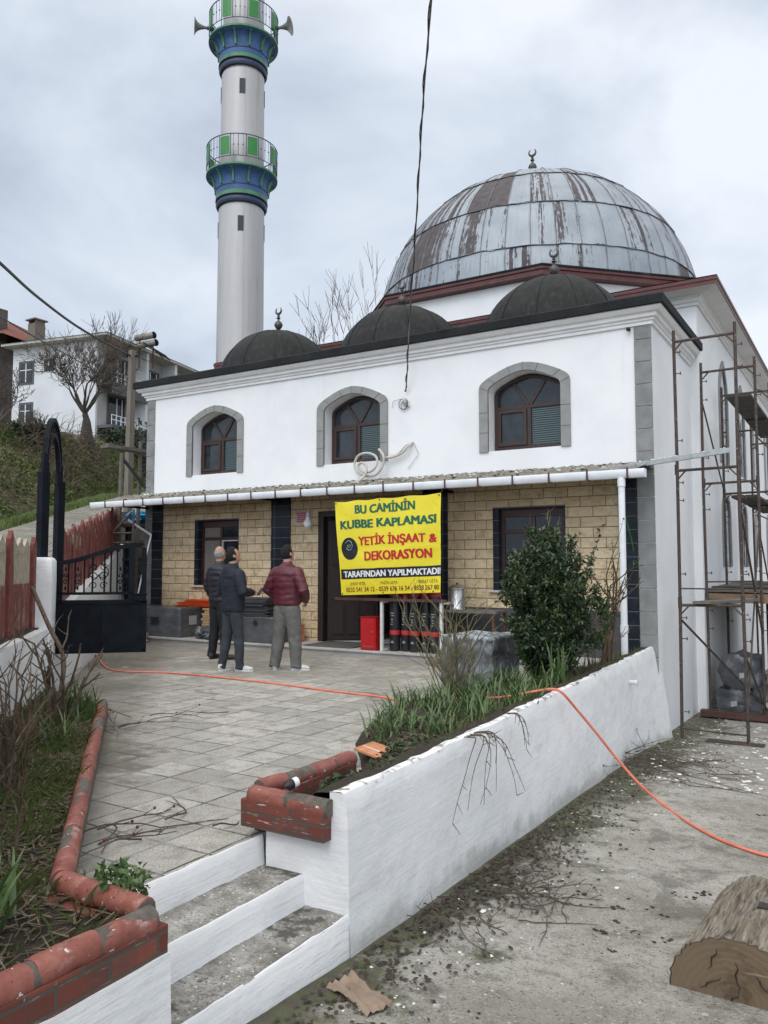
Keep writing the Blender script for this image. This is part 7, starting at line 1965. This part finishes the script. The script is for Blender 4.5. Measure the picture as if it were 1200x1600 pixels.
for i in range(5000):
    a, c = r.random(), r.random(); i0 = int(c*3.99); k0 = min(len(VR[0])-2, int(a*(len(VR[0])-1))); p = VR[i0][k0].lerp(VR[i0+1][k0+1], r.random()); an = r.uniform(0,6.28); h = r.uniform(.08,.25); d = Vector((math.cos(an)*.5,math.sin(an)*.5,1)).normalized(); sd = Vector((-math.sin(an),math.cos(an),0))*.012; hgr.add([p-sd,p+sd,p+d*h],[(0,1,2)])
tag(hgr.build('verge_grass', M['grass'], None), 'bright grass along the edge of the paved road', 'grass', kind='stuff')
def bare_tree(name, base, H, label, seed, rad=.16, fork=4, spread=.55, levels=5, kids=(3,4), tw=.5, mat='bark', grp=None, twr=.008, len0=.30):
    r = random.Random(seed); base = Vector(base); o = empty(name, base, label, 'tree', grp); mt, mbr, mtw = MB(), MB(), MB()
    def grow(p, d, L, rad, lev):
        n = 5 if lev < 3 else 4; pts = [p.copy()]; rs = [rad]
        for k in range(n):
            d = (d + Vector((r.uniform(-.16,.16), r.uniform(-.16,.16), r.uniform(-.02,.12)))).normalized(); p = p + d*(L/n); pts.append(p.copy()); rs.append(max(twr*.6, rad*(1-.45*(k+1)/n)))
            if lev >= 2 and lev < levels and k < n-1 and r.random() < tw:
                d2 = (d + rdir(r)*.85).normalized(); grow(p.copy(), d2, L*r.uniform(.35,.6), rs[-1]*.55, lev+1)
        (mt if lev == 0 else mbr if lev < 3 else mtw).tube(pts, rs, 8 if lev == 0 else 5 if lev < 3 else 3, cap=False)
        if lev < levels:
            for _ in range(fork if lev == 0 else r.randint(*kids)):
                a = rdir(r); a = (a - d*a.dot(d)).normalized(); d2 = (d + a*spread*r.uniform(.6,1.3) + Vector((0,0,.12))).normalized(); grow(p.copy(), d2, L*r.uniform(.62,.86), max(twr, rs[-1]*r.uniform(.5,.75)), lev+1)
    grow(base-Vector((0,0,.2)), Vector((.08,0,1)), H*len0, rad, 0)
    mt.build('trunk', M[mat], o, smooth=True); mbr.build('branches', M[mat], o, smooth=True); mtw.build('twigs', M['twig'], o)
    return o
tb_ = atD(143,702,34); bare_tree('bare_tree', tb_, 10.2, 'wide bare walnut tree with dark trunk in front of the white apartment house', 4, .22, 7, .85, 5, (2,4), .62, twr=.011, len0=.17)
tb_ = atD(128,690,38); bare_tree('bare_tree', tb_, 7.0, 'thin bare tree behind the walnut tree, reaching above the house eave', 14, .12, 3, .35, 5, (2,3), .5, 'twig', twr=.010, len0=.26)
tb_ = atD(-12,690,27); bare_tree('bare_tree', tb_, 4.6, 'bare twiggy tree at the left picture edge in front of the brown house', 24, .14, 4, .7, 5, (2,3), .5, 'twig', twr=.010, len0=.2)
tb_ = atD(45,690,29); bare_tree('bare_tree', tb_, 3.0, 'small pale bare bush at the crest left of the apartment house', 25, .06, 6, .8, 4, (2,4), .6, 'twig', twr=.008, len0=.15)
for px_, py_, D, H, sd2, lb2 in ((556,560,42,6.0,31,'bare tree standing behind the mosque hall left of the great dome'),(470,575,46,4.0,32,'faint bare tree behind the hall between the minaret and the middle dome')):
    b0 = atD(px_, py_, D); h0 = b0.z; b0.z = 3.0; bare_tree('bare_tree', b0, H + (h0-3.0)*.6, lb2, sd2, .16, 3, .42, 5, (2,3), .45, 'twig', twr=.014, len0=.34)
# --- apartment house on the crest
def house_frame(corner_px, D, za, dirL):
    c = atD(corner_px[0], corner_px[1], D); c.z = 0; return c
AC = atD(150, 600, 50); AC.z = 0
yv = math.atan(3500/FPX); # the left face runs this far left of the view direction
def camdir(px_): v = Vector((CF[0],CF[1],0))*FPX + Vector((CR[0],CR[1],0))*(px_-600); return v.normalized()
dl, dr_ = camdir(-2900), camdir(1014)
if True:
    ap = empty('apartment_house', AC, 'white three storey apartment house with grey balconies on the hill crest', 'house')
    zt0, zb0 = atD(150,530,50).z, atD(150,712,50).z-1.0
    LW = (atD(14,600,50)-AC); wl_ = 6.4; wr_ = 15.0
    for k in range(400):
        q = AC + dl*k*.05; 
        if (q.x*CR[0]+q.y*CR[1])/(q.x*CF[0]+q.y*CF[1])*FPX+600 < 12: wl_ = k*.05; break
    def ab(mb, u0, u1, v0, v1, z0, z1):   # u along the left face, v along the right face
        pts = [AC+dl*u+dr_*v for u, v in ((u0,v0),(u1,v0),(u1,v1),(u0,v1))]; mb.zprism([(p.x,p.y) for p in pts][::-1], z0, z1)
    m = MB(); ab(m, 0, wl_, 0, wr_, zb0, zt0); m.build('wall', M['house_white'], ap, smooth='fix')
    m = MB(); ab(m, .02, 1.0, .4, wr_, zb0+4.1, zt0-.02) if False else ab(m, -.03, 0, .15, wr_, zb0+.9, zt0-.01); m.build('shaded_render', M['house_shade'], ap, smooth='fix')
    m = MB(); ab(m, -1.3, wl_+.4, -.7, wr_+.5, zt0, zt0+.16); m.build('eave', M['house_eave'], ap, smooth='fix')
    m = MB(); e1 = [AC+dl*u+dr_*v+Vector((0,0,zt0+.16)) for u, v in ((-1.35,-.75),(wl_+.45,-.75),(wl_+.45,wr_+.55),(-1.35,wr_+.55))]; rg1, rg2 = AC+dl*(wl_*.45)+dr_*3+Vector((0,0,zt0+1.25)), AC+dl*(wl_*.45)+dr_*(wr_-3)+Vector((0,0,zt0+1.25))
    m.add(e1+[rg1,rg2], [(0,1,4),(1,2,5,4),(2,3,5),(3,0,4,5)]); m.build('roof', M['tiles'], ap, smooth='fix')
    sl = (zt0-zb0)
    fl = [zt0-2.35, zt0-5.1, zt0-7.9]
    def aw(u, z, w_, h, nm='window'):       # window in the left face
        m = MB(); ab(m, u-w_/2-.16, u+w_/2+.16, -.03, 0, z-.16, z+h+.16); w2 = m.build(nm, M['house_grey'], ap, smooth='fix')
        m = MB(); ab(m, u-w_/2, u+w_/2, -.05, -.031, z, z+h); m.build('pane', M['glass'], w2, smooth='fix')
        m = MB(); ab(m, u-.03, u+.03, -.07, -.051, z, z+h); ab(m, u-w_/2, u+w_/2, -.07, -.052, z+h*.62, z+h*.66); m.build('frame', M['white_pvc'], w2, smooth='fix')
    aw(wl_-1.15, fl[0], .95, 1.25); aw(wl_-3.0, fl[0]+.75, .45, .5); aw(wl_-1.2, fl[1]+.1, .85, 1.15); aw(wl_-1.4, fl[2]+.2, .9, 1.1); aw(wl_-3.2, fl[2]+.2, .9, 1.1)
    for lv in (0,1):
        zb1 = zt0-2.75-2.75*lv
        m = MB(); ab(m, -1.15, -.03, .15, wr_-.3, zb1-.18, zb1); bl = m.build('balcony', M['house_grey'], ap, smooth='fix')
        m = MB(); ab(m, -1.18, -1.10, .15, wr_-.3, zb1-.9 if lv else zb1-.75, zb1-.02 if not lv else zb1+.05); m.build('parapet', M['house_grey'], bl, smooth='fix')
        m = MB()
        for zz in (.32,.62): m.tube([AC+dl*-1.14+dr_*.15+Vector((0,0,zb1+zz)), AC+dl*-1.14+dr_*(wr_-.3)+Vector((0,0,zb1+zz))], .03, 5)
        k = .15
        while k < wr_-.3: m.tube([AC+dl*-1.14+dr_*k+Vector((0,0,zb1)), AC+dl*-1.14+dr_*k+Vector((0,0,zb1+.62))], .022, 4); k += .45
        m.build('railing', M['white_pvc'], bl)
    def bw_(v, z, w_, h):
        m = MB(); ab(m, -.07, -.032, v-w_/2-.15, v+w_/2+.15, z-.1, z+h+.18); w2 = m.build('window', M['house_grey'], ap, smooth='fix')
        m = MB(); ab(m, -.09, -.071, v-w_/2, v+w_/2, z, z+h); m.build('pane', M['glass'], w2, smooth='fix')
        m = MB(); ab(m, -.11, -.091, v-.04, v+.04, z, z+h); ab(m, -.11, -.092, v+w_/2-.3, v+w_/2-.22, z, z+h); m.build('frame', M['white_pvc'], w2, smooth='fix')
    for v in (2.0, 5.6, 8.9): bw_(v, zt0-2.6, 2.0, 1.75); bw_(v, zt0-5.35, 1.6, 1.9); 
    bw_(1.9, zt0-8.3, 1.0, 1.6)
    for v in (3.9, 7.3):
        m = MB(); ab(m, -1.1, -.03, v-.14, v+.14, zt0-5.5, zt0)
        m.build('pillar', M['house_white'], ap, smooth='fix')
    sh0 = atD(232, 548, 52); wh = empty('solar_heater', sh0, 'solar water heater with two white tanks on the apartment roof', 'solar heater')
    m = MB(); rt_ = Vector((CR[0],CR[1],0)); 
    for dz, dx in ((.95,-.15),(.45,.0)): m.tube([sh0+rt_*(-.75+dx)+Vector((0,0,dz-.12)), sh0+rt_*(.45+dx)+Vector((0,0,dz+.10))], .22, 12)
    m.build('tank', M['tank'], wh, smooth=True); m = MB(); m.blob(sh0+rt_*.33+Vector((0,0,1.05)),.1,.24,.24,amp=0); m.blob(sh0+rt_*.48+Vector((0,0,.55)),.1,.24,.24,amp=0); m.build('tank_end', M['blackmetal'], wh, smooth=True)
    m = MB(); m.obox(sh0+rt_*.55+Vector((0,0,-.05)), rt_*.75+Vector((0,0,-.45)), Vector((CF[0],CF[1],0))*.6, (.02,0,.04)); m.build('collector', M['glass'], wh); m = MB(); m.bar(sh0+rt_*-.6+Vector((0,0,.75)), sh0+rt_*-.6+Vector((0,0,-1.2)), .06); m.bar(sh0+rt_*.3+Vector((0,0,.5)), sh0+rt_*.3+Vector((0,0,-1.2)), .06); m.bar(sh0+rt_*.2+Vector((0,0,.3)), sh0+rt_*1.2+Vector((0,0,-.75)), .08); m.build('stand', M['brownmetal'], wh)
# brown house with the red roof at the far left
BC = atD(40, 600, 62); BC.z = 0; bh = empty('brown_house', BC, 'dark brown house with red tiled roof at the far left behind the apartment house', 'house')
def bb(mb, u0, u1, v0, v1, z0, z1):
    pts = [BC+dl*u+dr_*v for u, v in ((u0,v0),(u1,v0),(u1,v1),(u0,v1))]; mb.zprism([(p.x,p.y) for p in pts][::-1], z0, z1)
zr0 = atD(40,538,62).z
m = MB(); bb(m, 1.2, 14, -2, 10, 3, zr0); m.build('wall', M['brown_wall'], bh, smooth='fix')
m = MB(); z1 = zr0+.1; e1 = [BC+dl*u+dr_*v+Vector((0,0,z1)) for u, v in ((-.3,-2.8),(14.5,-2.8),(14.5,11),(-.3,11))]; q1, q2 = BC+dl*5.5+dr_*4+Vector((0,0,z1+3.4)), BC+dl*9+dr_*4+Vector((0,0,z1+3.4))
m.add(e1+[q1,q2], [(0,1,5,4),(1,2,5),(2,3,4,5),(3,0,4)]); rf = m.build('roof', M['tiles'], bh, smooth='fix')
c1 = atD(57,520,62); m = MB(); m.box(c1.x-.45,c1.x+.45,c1.y-.45,c1.y+.45,c1.z-2.0,c1.z+.65); m.box(c1.x-.6,c1.x+.6,c1.y-.6,c1.y+.6,c1.z+.9,c1.z+1.0)
for sx in (-.4,.4): m.box(c1.x+sx-.06,c1.x+sx+.06,c1.y-.4,c1.y+.4,c1.z+.65,c1.z+.9)
m.build('chimney', M['polewood'], rf)
c1 = atD(0,500,62); m = MB(); m.box(c1.x-.4,c1.x+.4,c1.y-.4,c1.y+.4,c1.z-2.0,c1.z+.8); m.build('chimney', M['brown_wall'], rf)
# retaining wall and hedge under the apartment house
a, c = atD(150,712,40), atD(262,742,44); m = MB(); n = 16; 
up_ = [a.lerp(c, i/n) for i in range(n+1)]; bk_ = Vector((CF[0],CF[1],0))*.4
m.grid([[p+Vector((0,0,-2.6)) for p in up_], [p+Vector((0,0,.8+.05*mnoise.noise(p))) for p in up_], [p+bk_+Vector((0,0,.8)) for p in up_], [p+bk_+Vector((0,0,-2.6)) for p in up_]]); tag(m.build('stone_wall', M['polewood'], None, smooth='fix', origin=a), 'weathered concrete wall on the bank below the apartment balconies', 'wall')
for i, (px_, py_, D, rr, l_) in enumerate(((222,697,40,1.4,'dark evergreen bush between the utility pole and the portico corner'),(178,690,41,.8,'small dark bush at the foot of the apartment house wall'),(62,684,30,.55,'dark ivy bush at the crest left of the gate arch'),(22,684,29,.6,'dense twiggy bush at the crest by the left picture edge'))):
    r = random.Random(60+i); c = atD(px_,py_,D); o = empty('bush', c-Vector((0,0,rr)), l_, 'bush'); m = MB(); s_ = MB()
    for k in range(900):
        d = rdir(r); q = c + Vector((d.x*rr*1.1, d.y*rr*1.1, d.z*rr*.9))*(r.random()**.4)*(1+.35*mnoise.noise(d*2+Vector((i,0,0)))); l = r.uniform(.12,.28); leaf(m, q, rdir(r), rdir(r)+Vector((0,0,1)), l, l*.6)
    for k in range(8): s_.tube([c-Vector((0,0,rr*1.1)), c+rdir(r)*rr*.7], [.05,.015], 4)
    m.build('leaves', M['hedge'], o); s_.build('stems', M['twig'], o)
# --- clutter in the gap left of the portico
bt = empty('blue_tarpaulin', (-14.0, 13.2, 2.45), 'bright blue tarpaulin bundle lying on dark boards left of the portico', 'tarpaulin')
c = atD(224, 809, 18.6); m = MB(); m.blob(c, .34,.30,.14, seed=3, amp=.5, n=20, m=14, freq=3); m.build('tarpaulin', M['bluetarp'], bt, smooth=True)
wr2 = empty('board_rack', atD(222,880,18.6), 'dark rack of old boards under the blue tarpaulin left of the portico', 'rack')
for i in range(5):
    m = MB(); p = atD(222, 822+26*i, 18.6); q = atD(222, 822+26*i, 19.4); rt_ = Vector((CR[0],CR[1],0)); m.obox(p, rt_*.42, Vector((CF[0],CF[1],0))*.45, (0,0,.035)); m.build('shelf_board', M['plank'] if i % 2 else M['dark_plank'], wr2)
for px_ in (201, 243):
    m = MB(); p = atD(px_, 818, 18.4); m.box(p.x-.05,p.x+.05,p.y-.05,p.y+.05,0,p.z); m.build('post', M['dark_plank'], wr2)
m = MB(); p = atD(222, 870, 19.6); m.obox(p, Vector((CR[0],CR[1],0))*.7, Vector((CF[0],CF[1],0))*.03, (0,0,1.1)); m.build('back_panel', M['dark_plank'], wr2)
m = MB(); m.tube([atD(200,812,16.6), atD(236,836,16.6)], .022, 8); m.tube([atD(236,836,16.6), atD(228,870,16.4), atD(212,945,16.2)], .016, 8); tag(m.build('plastic_pipe', M['white_pvc'], None, smooth=True, origin=atD(212,945,16.2)), 'white plastic pipe slanting beside the left portico corner', 'pipe')
ir = empty('rung_stand', (-13.4, 11.0, 0), 'small rusty tube stand with rungs by the end of the red fence', 'stand')
m = MB(); 
for a, c in (((209,796),(206,935)),((178,830),(206,800)),((177,833),(206,833)),((177,848),(206,848))): m.tube([atD(*a,15.6), atD(*c,15.6)], .022, 6)
m.build('tubes', M['scaff'], ir)
for i in range(12):
    rr = random.Random(90+i); p = atD(rr.uniform(196,236), rr.uniform(925,960), rr.uniform(15.2,17)); s_ = rr.uniform(.12,.3); m = MB(); m.blob((p.x,p.y,s_*.3), s_,s_*.8,s_*.6, seed=i, amp=.5, n=10, m=7); tag(m.build('rubble_stone', M['rubble'], None, smooth=True, origin=(p.x,p.y,0)), 'dark rubble stone in the heap behind the gate, left of the portico', 'stone', 'rubble heap left of the portico')
